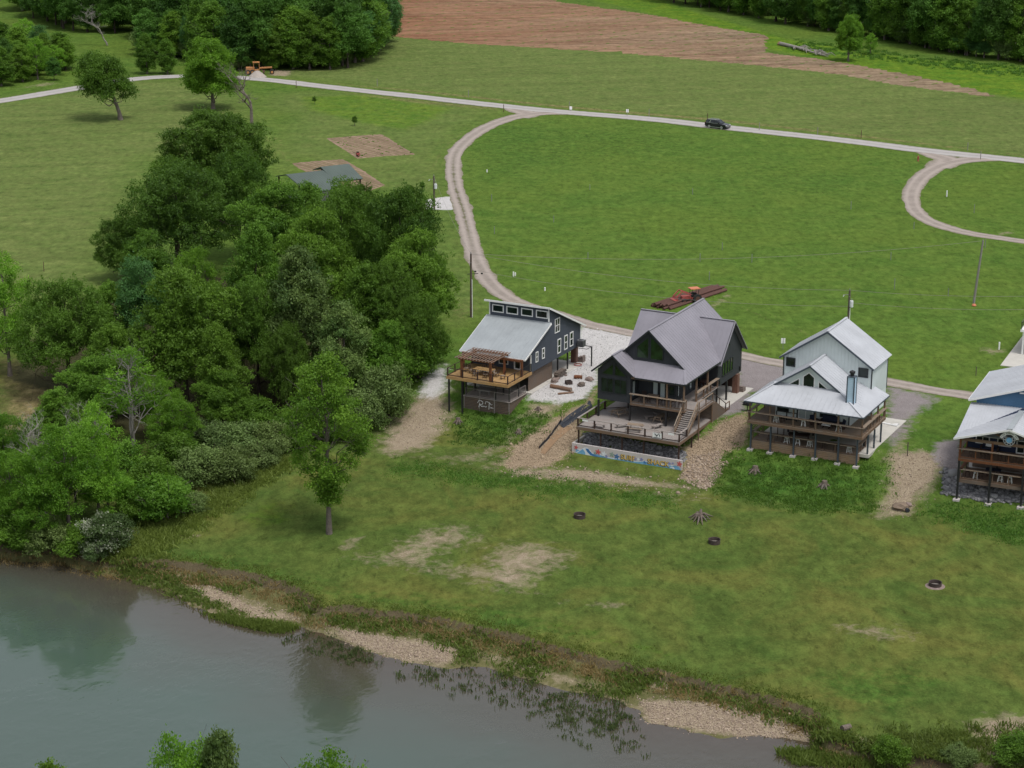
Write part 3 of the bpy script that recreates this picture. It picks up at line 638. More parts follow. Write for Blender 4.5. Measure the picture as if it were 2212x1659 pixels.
# ------------------------------------------------------------------ tufts and stones (uncountable stuff)
def sample_poly(P, n, rng, jit=0.0):
    xs = [p[0] for p in P]; ys = [p[1] for p in P]; out = np.zeros((0, 2))
    while len(out) < n:
        q = np.stack([rng.uniform(min(xs), max(xs), n * 2), rng.uniform(min(ys), max(ys), n * 2)], 1)
        out = np.concatenate([out, q[in_poly(q[:, 0], q[:, 1], P)]])
    return out[:n] + rng.normal(0, 1, (n, 2)) * jit
def tufts(name, pts, h, spread, blades, mat, rng, width=0.06, zfun=None, flop=0.5):
    n = len(pts); z0 = terrain(pts[:, 0], pts[:, 1]) if zfun is None else zfun
    hh = h * rng.uniform(0.5, 1.3, n); tt = rng.uniform(0, 1, n)
    k = n * blades
    bx = np.repeat(pts[:, 0], blades) + rng.normal(0, spread, k); by = np.repeat(pts[:, 1], blades) + rng.normal(0, spread, k)
    bz = np.repeat(z0 + np.zeros(n), blades); H = np.repeat(hh, blades) * rng.uniform(0.5, 1.1, k)
    ang = rng.uniform(0, 2 * PI, k); lean = rng.normal(0, flop, k) * H; la = rng.uniform(0, 2 * PI, k); wv = width * rng.uniform(0.6, 1.5, k)
    dx, dy = np.cos(ang) * wv, np.sin(ang) * wv
    lx, ly = np.cos(la) * lean, np.sin(la) * lean
    V = np.stack([np.stack([bx - dx * 0.5, by - dy * 0.5, bz - 0.03], 1), np.stack([bx + dx * 0.5, by + dy * 0.5, bz - 0.03], 1),
                  np.stack([bx + lx * 0.45 + dx, by + ly * 0.45 + dy, bz + H * 0.6], 1), np.stack([bx + lx, by + ly, bz + H], 1),
                  np.stack([bx + lx * 0.45 - dx, by + ly * 0.45 - dy, bz + H * 0.6], 1)], 1).reshape(-1, 3)
    i = np.arange(k)[:, None] * 5; F = i + np.array([[0, 1, 2, 3, 4]])
    tint = np.clip(np.repeat(tt, blades) * 0.6 + rng.uniform(0, 0.4, k), 0, 1)
    return link(name, np_mesh(name, V, F, tint), mat)
_t = (1 + 5 ** 0.5) / 2
ICO_V = np.array([(-1, _t, 0), (1, _t, 0), (-1, -_t, 0), (1, -_t, 0), (0, -1, _t), (0, 1, _t), (0, -1, -_t), (0, 1, -_t), (_t, 0, -1), (_t, 0, 1), (-_t, 0, -1), (-_t, 0, 1)]) / 1.9
ICO_F = np.array([(0, 11, 5), (0, 5, 1), (0, 1, 7), (0, 7, 10), (0, 10, 11), (1, 5, 9), (5, 11, 4), (11, 10, 2), (10, 7, 6), (7, 1, 8), (3, 9, 4), (3, 4, 2), (3, 2, 6), (3, 6, 8), (3, 8, 9), (4, 9, 5), (2, 4, 11), (6, 2, 10), (8, 6, 7), (9, 8, 1)])
def stones(name, pts, size, mat, rng, sink=0.25, label=None):
    n = len(pts); s = size * rng.lognormal(0, 0.38, n); z = terrain(pts[:, 0], pts[:, 1])
    sc = s[:, None] * rng.uniform(0.65, 1.35, (n, 3)); sc[:, 2] *= 0.75
    a = rng.uniform(0, 2 * PI, n); v = ICO_V[None] * rng.uniform(0.75, 1.25, (n, 12, 1)) * sc[:, None, :]
    x = v[..., 0] * np.cos(a)[:, None] - v[..., 1] * np.sin(a)[:, None]; y = v[..., 0] * np.sin(a)[:, None] + v[..., 1] * np.cos(a)[:, None]
    V = np.stack([x + pts[:, :1], y + pts[:, 1:2], v[..., 2] + (z + s * (0.5 - sink))[:, None]], -1).reshape(-1, 3)
    F = (np.arange(n)[:, None, None] * 12 + ICO_F[None]).reshape(-1, 3)
    o = link(name, np_mesh(name, V, F, np.repeat(rng.uniform(0, 1, n), 20)), mat); tag(o, kind='stuff'); return o
def build_stuff():
    rng = np.random.default_rng(11)
    # weeds along the eroded bank
    a = rng.uniform(-165, -20, 3000); lt = np.interp(a, *BANK_TOP); lw = np.interp(a, *SHORE)
    b = lw + (lt - lw) * rng.beta(1.2, 1.0, len(a)) - 0.1; x, y = from_ab(a, b)
    keep = (waves(x, y, 0.75) + rng.normal(0, 0.35, len(x)) > 0.05)
    bars = [poly_world(q) for q in ([(392, 1252), (470, 1268), (560, 1312), (660, 1333), (650, 1350), (560, 1337), (440, 1292)], [(690, 1345), (790, 1365), (990, 1398), (975, 1440), (880, 1435), (770, 1402)], [(1370, 1508), (1560, 1518), (1740, 1566), (1780, 1604), (1600, 1596), (1395, 1570)])]
    for P in bars: keep &= ~(in_poly(x, y, P) & (rng.uniform(0, 1, len(x)) < 0.95))
    o = tufts('bank_weeds', np.stack([x, y], 1)[keep], 0.42, 0.42, 20, 'weed', rng, 0.06, None, 0.9); tag(o, kind='stuff')
    a = rng.uniform(-160, -20, 900); lt = np.interp(a, *BANK_TOP); x, y = from_ab(a, lt - rng.uniform(0.2, 2.5, len(a)))
    o = tufts('dry_bank_grass', np.stack([x, y], 1), 0.4, 0.35, 14, 'dry_weed', rng, 0.045, None, 0.9); tag(o, kind='stuff')
    a = rng.uniform(-165, -20, 800); lt = np.interp(a, *BANK_TOP); x, y = from_ab(a, lt + rng.exponential(0.5, len(a)) + 0.2)
    o = tufts('bank_edge_grass', np.stack([x, y], 1), 0.2, 0.4, 14, 'weed', rng, 0.04, None, 0.9); tag(o, kind='stuff')
    # water plants in the shallows
    P = [tuple(G(*q, WATER)[:2]) for q in [(770, 1412), (860, 1435), (960, 1443), (1060, 1450), (1200, 1490), (1330, 1515), (1390, 1560), (1400, 1600), (1390, 1650), (1290, 1625), (1150, 1560), (1000, 1510), (900, 1470)]]
    q = sample_poly(P, 520, rng, 0.8); k = waves(q[:, 0], q[:, 1], 0.5) + rng.normal(0, 0.5, len(q)) > 0.05
    o = tufts('water_plants', q[k], 0.40, 0.22, 11, 'water_weed', rng, 0.045, WATER - 0.05, 0.5); tag(o, kind='stuff')
    P = [tuple(G(*q, WATER)[:2]) for q in [(470, 1335), (560, 1350), (640, 1356), (600, 1366), (520, 1350), (430, 1325)]]
    o = tufts('shore_plants', sample_poly(P, 260, rng), 0.5, 0.3, 22, 'weed', rng, 0.06, WATER - 0.03); tag(o, kind='stuff')
    P = [tuple(G(*q, WATER)[:2]) for q in [(590, 1385), (640, 1378), (700, 1372), (800, 1420), (790, 1445), (720, 1420), (660, 1395)]]
    o = tufts('reed_clumps', sample_poly(P, 60, rng, 0.6), 0.4, 0.25, 12, 'water_weed', rng, 0.05, WATER - 0.05); tag(o, kind='stuff')
    P = [tuple(G(*q, WATER)[:2]) for q in [(1690, 1628), (1780, 1622), (1900, 1640), (1900, 1660), (1720, 1650)]]
    o = tufts('shallow_grass', sample_poly(P, 190, rng), 0.6, 0.35, 26, 'weed', rng, 0.06, WATER - 0.03); tag(o, kind='stuff')
    # tall grass along the wood and unmown slopes
    for nm, poly, cnt, h, m, wd in [
        ('tall_grass', [(255, 1175), (300, 1150), (420, 1100), (520, 1030), (610, 990), (610, 1010), (540, 1060), (440, 1120), (350, 1180), (330, 1205), (250, 1198)], 800, 0.6, 'weed', 0.055),
        ('slope_weeds', [(1555, 985), (1610, 968), (1850, 1000), (1920, 1005), (1910, 1060), (1890, 1105), (1750, 1105), (1560, 1072)], 700, 0.20, 'slope_weed', 0.05),
        ('slope_weeds', [(975, 885), (1140, 882), (1180, 905), (1090, 960), (1000, 955)], 300, 0.18, 'slope_weed', 0.05),
        ('slope_weeds', [(2060, 1090), (2230, 1110), (2230, 1180), (2120, 1155), (2010, 1110)], 260, 0.18, 'slope_weed', 0.05),
        ('slope_weeds', [(850, 995), (1150, 1030), (1450, 1070), (1440, 1095), (1200, 1070), (870, 1028)], 420, 0.16, 'slope_weed', 0.045),
        ('field_edge_grass', [(1720, 85), (2000, 125), (2300, 150), (2300, 175), (2000, 145), (1720, 105)], 420, 0.55, 'slope_weed', 0.09),
        ('bank_plants', [(1870, 1595), (2230, 1570), (2240, 1650), (1890, 1665)], 220, 0.45, 'weed', 0.05)]:
        o = tufts(nm, sample_poly(poly_world(poly), cnt, rng, 1.0), h, 0.35, 18, m, rng, wd, None, 0.85); tag(o, kind='stuff')
    for nm, poly, cnt, s, m in [
        ('riprap_stones', [(1262, 935), (1480, 975), (1478, 1000), (1262, 965)], 2300, 0.115, 'riprap'),
        ('riprap_stones', [(2040, 1010), (2075, 1030), (2225, 1060), (2225, 1085), (2120, 1082), (2040, 1065)], 2400, 0.15, 'riprap'),
        ('riprap_stones', [(1490, 985), (1550, 975), (1570, 1000), (1525, 1060), (1470, 1035)], 1500, 0.075, 'pale_stone'),
        ('river_rock', [(1288, 842), (1280, 868), (1262, 872), (1195, 905), (1105, 965), (1090, 1010), (1170, 1010), (1245, 965), (1255, 890)], 2600, 0.052, 'brown_stone'),
        ('river_rock', [(1480, 962), (1530, 937), (1612, 890), (1618, 930), (1600, 962), (1540, 990)], 1900, 0.052, 'brown_stone'),
        ('toe_gravel', [(1085, 1014), (1250, 1012), (1490, 1050), (1515, 1062), (1260, 1040), (1110, 1028)], 420, 0.075, 'pale_stone'),
        ('bar_gravel', [(395, 1254), (470, 1270), (560, 1314), (658, 1334), (560, 1336), (440, 1291)], 500, 0.06, 'pale_stone'),
        ('bar_gravel', [(700, 1347), (790, 1370), (985, 1402), (968, 1434), (880, 1429), (772, 1398)], 2200, 0.05, 'pale_stone'),
        ('bar_gravel', [(1380, 1514), (1560, 1522), (1740, 1570), (1772, 1598), (1600, 1590), (1402, 1564)], 3600, 0.05, 'pale_stone'),
        ('path_gravel', [(1915, 985), (1985, 978), (2030, 990), (2000, 1060), (1960, 1105), (1905, 1112), (1925, 1050)], 900, 0.042, 'pale_stone'),
        ('path_gravel', [(900, 860), (960, 880), (930, 950), (840, 975), (850, 900)], 900, 0.042, 'pale_stone'),
        ('crushed_stone', [(1250, 705), (1370, 728), (1290, 792), (1288, 822), (1215, 864), (1150, 858), (1240, 775)], 2200, 0.05, 'white_stone')]:
        stones(nm, sample_poly(poly_world(poly), cnt, rng, 0.15 if nm == 'riprap_stones' else 0.45 if nm == 'bar_gravel' else 0.9), s, m, rng)

# ------------------------------------------------------------------ trees and shrubs
def leaves(centres, sigma, per, leaf, rng, outward, updir=0.55, spread=0.75):
    n = len(centres); k = n * per
    c = np.repeat(centres, per, 0) + rng.normal(0, 1, (k, 3)) * sigma * np.array([1, 1, 0.7])
    nrm = np.repeat(outward, per, 0) * 0.5 + np.array([0, 0, updir]) + rng.normal(0, spread, (k, 3)); nrm /= np.linalg.norm(nrm, axis=1)[:, None]
    u = np.cross(nrm, rng.normal(0, 1, (k, 3))); u /= np.linalg.norm(u, axis=1)[:, None] + 1e-9; v = np.cross(nrm, u)
    s = leaf * rng.uniform(0.6, 1.4, (k, 1)); wv = s * rng.uniform(0.5, 0.8, (k, 1))
    V = np.stack([c - u * s, c - v * wv + nrm * s * 0.12, c + u * s - nrm * s * 0.15, c + v * wv + nrm * s * 0.12], 1).reshape(-1, 3)
    return V, np.arange(k * 4).reshape(k, 4)
def make_crown(name, seed, H, W, base, ncl, cr, sprays, per, leaf, shape='round', squash=0.68, sig=0.27, lean=(0, 0), mat=None, gaps=0.0):
    rng = np.random.default_rng(seed); cl = []
    for i in range(ncl):
        if shape == 'round':
            e = math.asin(min(1, max(-1, 1 - 1.62 * (i + 0.5) / ncl))); az = i * 2.39996 + rng.uniform(-0.4, 0.4)
            hc = base + (H - base) * 0.42; rz = (H - base) * 0.58 if e > 0 else (H - base) * 0.42
            q = rng.uniform(0.55, 0.88) if rng.uniform() > 0.22 else rng.uniform(0.1, 0.5)
            c = np.array([math.cos(e) * math.cos(az) * W / 2 * q, math.cos(e) * math.sin(az) * W / 2 * q, hc + math.sin(e) * rz * min(q + 0.12, 0.9)])
            r = cr * rng.uniform(0.55, 1.45)
        else:
            t = (i + 0.5) / ncl; az = i * 2.39996 + rng.uniform(-0.5, 0.5)
            env = math.sin(PI * min(0.97, (0.12 + 0.86 * t)) ** (0.85 if shape == 'tall' else 1.3)) ** 0.75
            if shape == 'late': env = float(np.interp(t, [0, 0.08, 0.2, 0.33, 0.46, 0.6, 0.72, 0.84, 0.95, 1], [0.2, 0.3, 0.5, 0.8, 0.9, 0.98, 1.0, 0.72, 0.36, 0.15]))
            q = rng.uniform(0.35, 0.85) * env * W / 2
            c = np.array([math.cos(az) * q, math.sin(az) * q, base + (H - base) * (0.05 + 0.88 * t)]); r = cr * rng.uniform(0.65, 1.25) * (0.6 + 0.4 * env)
        c[0] += lean[0] * (c[2] / H) ** 1.5; c[1] += lean[1] * (c[2] / H) ** 1.5
        if rng.uniform() < gaps: continue
        cl.append((c, r))
    SP = []; OUT = []; TI = []
    for c, r in cl:
        m = max(5, int(sprays * (r / cr) ** 2)); d = rng.normal(0, 1, (m, 3)); d[:, 2] += 0.25; d /= np.linalg.norm(d, axis=1)[:, None]
        rr = r * np.where(rng.uniform(0, 1, (m, 1)) < 0.10, rng.uniform(1.05, 1.5, (m, 1)), rng.uniform(0.66, 1.06, (m, 1))) * (0.82 + 0.22 * np.sin(d[:, :1] * 5 + d[:, 1:2] * 4 + seed))
        SP.append(c + d * rr * np.array([1, 1, squash])); OUT.append(d); TI.append(np.full(m, rng.uniform(0, 0.55)) + rng.uniform(0, 0.25, m))
    SP = np.concatenate(SP); OUT = np.concatenate(OUT); TI = np.concatenate(TI)
    V, F = leaves(SP, sig, per, leaf, rng, OUT)
    tint = np.clip(np.repeat(TI, per) + rng.uniform(0, 0.3, len(F)), 0, 1)
    me = np_mesh(name, V, F, tint); me.materials.append(M[mat]); return me, cl
def limb(mb, p, q, r0, r1, rng, n=6, wob=0.08, seg=5):
    p, q = Vector(p), Vector(q); L = (q - p).length; pts = []; rad = []
    for i in range(seg + 1):
        t = i / seg; o = Vector(rng.normal(0, 1, 3)) * L * wob * math.sin(PI * t)
        pts.append(p.lerp(q, t) + o + Vector((0, 0, -L * 0.10 * math.sin(PI * t) * (1 - t)))); rad.append(r0 + (r1 - r0) * t)
    mb.tube(pts, rad, n, False); return pts
def make_trunk(name, seed, H, base, cl, r0, mat, top=0.8, nl=14, lean=(0, 0), flare=1.6):
    rng = np.random.default_rng(seed + 77); mb = MB(); tp = H * top; pts = []; rad = []
    for i in range(9):
        t = i / 8; z = tp * t
        pts.append((lean[0] * (z / H) ** 1.5 + rng.normal(0, 0.10) * t * 2, lean[1] * (z / H) ** 1.5 + rng.normal(0, 0.10) * t * 2, z - 0.4 * (i == 0)))
        rad.append(r0 * (flare if i == 0 else 1) * (1 - 0.85 * t) + 0.02)
    mb.tube(pts, rad, 9, False)
    order = sorted(range(len(cl)), key=lambda i: -cl[i][1])[:nl]
    for i in order:
        c = Vector(cl[i][0]); zs = min(max(c[2] - math.hypot(c[0], c[1]) * 0.75, base * 0.75), tp * 0.96); k = zs / tp * 8; j = int(min(k, 7)); f = k - j
        p = Vector(pts[j]).lerp(Vector(pts[j + 1]), f); rr = (rad[j] + (rad[j + 1] - rad[j]) * f) * 0.36
        lp = limb(mb, p, c, max(rr, 0.05), 0.03, rng, 6)
        for _ in range(3):
            a = lp[rng.integers(2, 5)]; limb(mb, a, Vector(c) + Vector(rng.normal(0, 1, 3)) * cl[i][1] * 0.75, max(rr * 0.35, 0.03), 0.015, rng, 4, 0.1, 3)
    me = D.meshes.new(name); me.from_pydata(mb.v, [], mb.f); me.update(); me.polygons.foreach_set('use_smooth', [True] * len(me.polygons)); me.materials.append(M[mat]); return me
def dead_mesh(name, seed, H, spread, r0, mat, depth=4, up=0.55):
    rng = np.random.default_rng(seed); mb = MB()
    def grow(p, d, L, r, k):
        pts = [p]; dd = Vector(d)
        for i in range(5):
            dd = (dd + Vector(rng.normal(0, 0.16, 3)) + Vector((0, 0, 0.05 * up))).normalized(); pts.append(pts[-1] + dd * L / 5)
        mb.tube(pts, [r * (1 - 0.11 * i) for i in range(6)], 6 if k > 2 else 4, False)
        if k == 0: return
        for j in range(3 if k > 1 else 4):
            a = pts[int(rng.integers(2, 6))]; az = rng.uniform(0, 2 * PI)
            nd = (dd * 0.75 + Vector((math.cos(az), math.sin(az), rng.uniform(-0.1, 0.5) * up)) * spread).normalized()
            grow(a, nd, L * rng.uniform(0.5, 0.78), r * 0.52, k - 1)
    grow(Vector((0, 0, -0.3)), Vector((0.03, 0, 1)), H * 0.5, r0, depth)
    zmax = max(v[2] for v in mb.v); k = H / zmax
    me = D.meshes.new(name); me.from_pydata([(v[0] * k, v[1] * k, v[2] * k) for v in mb.v], [], mb.f); me.update(); me.materials.append(M[mat]); return me
PROTO = {}
def proto(key, seed, H, W, base, ncl, cr, sprays, per, leaf, mat, bark='bark', r0=0.32, **kw):
    tk = {k: kw.pop(k) for k in ('top', 'nl', 'flare') if k in kw}
    cm, cl = make_crown('crown', seed, H, W, base, ncl, cr, sprays, per, leaf, mat=mat, **kw)
    tm = make_trunk('trunk', seed, H, base, cl, r0, bark, lean=kw.get('lean', (0, 0)), **tk)
    PROTO[key] = (cm, tm, H, W)
def build_protos():
    proto('oak1', 3, 16, 20, 2.5, 62, 2.1, 46, 22, 0.144, 'leaf_oak', 'dark_bark', 0.45, sig=0.29)
    proto('oak2', 9, 16, 20, 2.5, 55, 2.3, 46, 22, 0.144, 'leaf_oak', 'dark_bark', 0.45, sig=0.30)
    proto('mid1', 14, 17, 15, 2.5, 54, 1.9, 44, 21, 0.144, 'leaf_mid', 'dark_bark', 0.38, sig=0.27)
    proto('mid2', 21, 18, 13, 2.5, 54, 1.8, 42, 21, 0.144, 'leaf_mid', 'dark_bark', 0.36, shape='tall', sig=0.27)
    proto('silver', 33, 18, 13, 2.0, 58, 1.7, 46, 19, 0.152, 'leaf_silver', 'bark', 0.38, shape='tall', sig=0.29)
    proto('teal', 35, 14, 10, 3.0, 40, 1.5, 40, 18, 0.129, 'leaf_teal', 'bark', 0.28, sig=0.3)
    proto('light1', 41, 16, 12, 2.5, 50, 1.55, 36, 16, 0.122, 'leaf_light', 'bark', 0.30, sig=0.27, gaps=0.1)
    proto('light2', 47, 17, 11, 3.5, 48, 1.5, 34, 16, 0.122, 'leaf_light', 'bark', 0.28, shape='tall', sig=0.27, gaps=0.1)
    proto('lime', 52, 5, 6, 0.4, 30, 1.0, 34, 19, 0.122, 'leaf_lime', 'bark', 0.12, sig=0.25)
    proto('river', 58, 21.5, 11.5, 2.6, 100, 1.15, 34, 12, 0.13, 'leaf_lawn', 'bark', 0.30, shape='late', sig=0.3, gaps=0.08, top=0.93, nl=34, flare=1.35)
    proto('lean', 63, 11.5, 10.5, 2.6, 44, 1.5, 36, 18, 0.137, 'leaf_oak', 'bark', 0.38, sig=0.33, lean=(-5.5, 0))
    proto('field', 67, 14.5, 11.5, 0.9, 64, 1.5, 38, 18, 0.144, 'leaf_light', 'bark', 0.34, sig=0.27)
    proto('wood1', 71, 20, 12, 1.5, 50, 2.0, 34, 18, 0.198, 'leaf_forest', 'dark_bark', 0.3, shape='tall', sig=0.42)
    proto('wood2', 75, 19, 13, 1.5, 52, 2.0, 34, 18, 0.198, 'leaf_forest', 'dark_bark', 0.3, sig=0.42)
    proto('wood3', 79, 20, 10, 1.0, 46, 1.7, 34, 18, 0.190, 'leaf_mid', 'bark', 0.26, shape='tall', sig=0.4)
    proto('shrub1', 83, 3.6, 5.0, 0.1, 26, 0.9, 30, 18, 0.091, 'leaf_shrub', 'dark_bark', 0.08, sig=0.22)
    proto('shrub2', 87, 4.5, 5.0, 0.1, 28, 0.95, 30, 18, 0.099, 'leaf_mid', 'dark_bark', 0.09, sig=0.22)
    proto('bloom', 91, 3.6, 5.0, 0.2, 26, 0.85, 32, 18, 0.091, 'leaf_bloom', 'dark_bark', 0.08, sig=0.2, squash=0.5)
    proto('sapling', 95, 2.4, 1.1, 0.5, 10, 0.34, 16, 8, 0.08, 'leaf_oak', 'bark', 0.04, sig=0.1)
    proto('spindly', 97, 17, 10, 6.0, 30, 1.1, 22, 8, 0.15, 'leaf_light', 'dead_bark', 0.22, shape='tall', sig=0.27, gaps=0.3, nl=24)
    PROTO['dead4'] = (None, dead_mesh('trunk', 29, 13, 0.62, 0.36, 'bark', 5), 13, 8.0)
    for k, s, H, sp in (('dead1', 5, 15, 0.75), ('dead2', 12, 12, 0.95), ('dead3', 19, 11, 0.8)): PROTO[k] = (None, dead_mesh('trunk', s, H, sp, 0.24, 'dead_bark', 5), H, H * 0.6)
def put_tree(key, loc, H, W, name, label, cat, group=None, rz=None, rng=random, crown_name='crown', trunk_name='trunk'):
    cm, tm, H0, W0 = PROTO[key]; o = empty(name, loc, rng.uniform(0, 2 * PI) if rz is None else rz); o.scale = (W / W0, W / W0, H / H0)
    tag(o, label, cat, group)
    t = D.objects.new(trunk_name, tm); COL.objects.link(t); t.parent = o
    if cm:
        c = D.objects.new(crown_name, cm); COL.objects.link(c); c.parent = o
    return o
def tree_px(key, cx, ytop, ybase, wpx, name, label, cat='tree', group=None, rz=None, base_x=None):
    p = GT(cx if base_x is None else base_x, ybase); dist = math.sqrt(p.x ** 2 + p.y ** 2 + (CAM_H - p.z) ** 2)
    H = height_at(p.x, p.y + 1.0, ytop) - p.z; W = wpx * dist / FOC
    sh = key.startswith(('shrub', 'bloom', 'lime'))
    return put_tree(key, p, max(H, 0.8), W, name, label, cat, group, rz, crown_name='foliage' if sh else 'crown', trunk_name='stem' if sh else 'trunk')
def build_trees():
    random.seed(5)
    g = 'trees of the big riverside wood'
    T = tree_px
    T('oak1', 470, 236, 452, 275, 'oak_tree', 'wide dark green oak at the far end of the big wood', group=g)
    T('oak2', 385, 352, 600, 255, 'oak_tree', 'dark oak spreading over the left lawn below the farthest oak', group=g)
    T('oak1', 265, 468, 610, 130, 'oak_tree', 'low dark oak limbs reaching out over the lawn at the left edge of the wood', group=g)
    T('mid1', 600, 400, 640, 205, 'broadleaf_tree', 'rounded green tree just in front of the green roofed pavilion', group=g)
    T('oak2', 740, 396, 675, 200, 'oak_tree', 'dark green oak hiding the right corner of the green roofed pavilion', group=g)
    T('oak1', 868, 402, 700, 205, 'oak_tree', 'tall dark oak beside the white gravel pad and its pole', group=g)
    T('mid1', 905, 500, 740, 165, 'broadleaf_tree', 'full green tree at the right side of the wood nearest the track', group=g)
    T('oak2', 905, 640, 815, 130, 'oak_tree', 'dark tree at the right foot of the wood behind the dark blue house', group=g)
    T('mid2', 790, 560, 800, 150, 'broadleaf_tree', 'deep green tree between the silver tree and the tree nearest the track', group=g)
    T('mid2', 560, 470, 770, 150, 'broadleaf_tree', 'dark green tree left of the silver leaved tree', group=g)
    T('silver', 655, 520, 850, 190, 'silver_tree', 'tall tree with pale silvery leaves in the middle of the wood', group=g)
    T('silver', 745, 640, 880, 150, 'silver_tree', 'shorter silvery tree behind the lone lawn tree', group=g)
    T('mid1', 405, 578, 890, 235, 'broadleaf_tree', 'large rounded mid green tree in front of the blue green tree', group=g)
    T('mid2', 480, 690, 930, 130, 'broadleaf_tree', 'green tree beside the dark hollow of the wood', group=g)
    T('teal', 312, 560, 770, 125, 'broadleaf_tree', 'blue green tree peeping between two darker trees', group=g)
    T('light1', 430, 520, 760, 110, 'broadleaf_tree', 'bright green crown under the dark oak over the left lawn', group=g)
    T('oak2', 150, 604, 850, 225, 'oak_tree', 'dense dark tree left of the large rounded tree', group=g)
    T('light2', 22, 532, 812, 150, 'broadleaf_tree', 'tall light green tree with a bare trunk at the left edge', group=g)
    T('spindly', 290, 735, 985, 190, 'half_dead_tree', 'half dead tree with bleached bare limbs and a few green tufts', group=g)
    T('dead1', 292, 728, 985, 120, 'dead_tree', 'bleached dead tree standing inside the half dead tree', group=g)
    T('light1', 345, 795, 950, 110, 'broadleaf_tree', 'small bright green tree right of the half dead tree', group=g)
    T('light1', 105, 900, 1160, 190, 'riverbank_tree', 'feathery pale green tree on the river bank', group=g, base_x=150)
    T('light2', 215, 850, 1130, 135, 'riverbank_tree', 'slim pale green tree right of the feathery bank tree', group=g)
    T('light1', 30, 960, 1160, 130, 'riverbank_tree', 'pale green tree at the left edge above the water', group=g)
    T('dead2', 40, 855, 1010, 120, 'dead_tree', 'grey leafless tree at the left edge of the wood', group=g)
    T('dead3', 215, 850, 1085, 90, 'dead_tree', 'slender grey dead tree among the bank trees', group=g)
    T('dead3', 100, 905, 1110, 80, 'dead_tree', 'short bare grey tree above the feathery bank tree', group=g)
    T('light1', 235, 1000, 1125, 130, 'riverbank_tree', 'low bright green tree with a forked trunk by the white shrub', group=g)
    T('light1', 90, 1010, 1175, 140, 'riverbank_tree', 'leafy young tree overhanging the water', group=g)
    for cx, yt, yb, wp, key, lab in [(520, 330, 560, 190, 'oak1', 'dark oak in the middle of the far end of the big wood'), (690, 455, 720, 170, 'mid1', 'rounded tree above the silver leaved tree'), (830, 560, 790, 170, 'oak1', 'dark crown behind the nearest track side tree'), (560, 600, 860, 170, 'oak2', 'dark tree shading the hollow of the wood'),
                                     (430, 620, 820, 150, 'oak1', 'dark tree behind the large rounded tree'), (250, 690, 900, 140, 'mid2', 'green tree right of the dense dark tree'), (620, 700, 900, 120, 'oak2', 'low dark tree under the silver leaved tree'), (700, 800, 935, 110, 'oak1', 'dark undergrowth tree behind the lone lawn tree'), (480, 800, 945, 120, 'mid1', 'green tree at the back of the shrub belt'), (840, 690, 850, 120, 'mid1', 'green tree above the tall dark shrub')]: T(key, cx, yt, yb, wp, 'broadleaf_tree', lab, group=g)
    for cx, yt, yb, wp, key, lab in [(205, 770, 935, 150, 'mid1', 'green tree left of the half dead tree'), (130, 830, 985, 130, 'mid2', 'green tree between the leafless tree and the half dead tree'), (380, 850, 1000, 120, 'light1', 'light tree right of the small bright green tree'), (15, 880, 1060, 110, 'light1', 'pale tree at the left edge below the leafless tree'),
                                     (165, 930, 1110, 130, 'light1', 'pale tree behind the feathery bank tree'), (330, 500, 700, 130, 'mid1', 'tree under the low oak limbs'), (245, 600, 790, 110, 'mid2', 'tree left of the blue green tree')]: T(key, cx, yt, yb, wp, 'broadleaf_tree', lab, group=g)
    s = 'shrubs along the wood and river bank'
    T('lime', 362, 1022, 1125, 135, 'leafy_shrub', 'vivid lime green shrub at the corner of the lawn', 'shrub', s)
    T('bloom', 232, 1108, 1190, 110, 'flowering_shrub', 'white flowering shrub above the water', 'shrub', s)
    T('bloom', 205, 1160, 1212, 62, 'flowering_shrub', 'small white flowering shrub at the water edge', 'shrub', s)
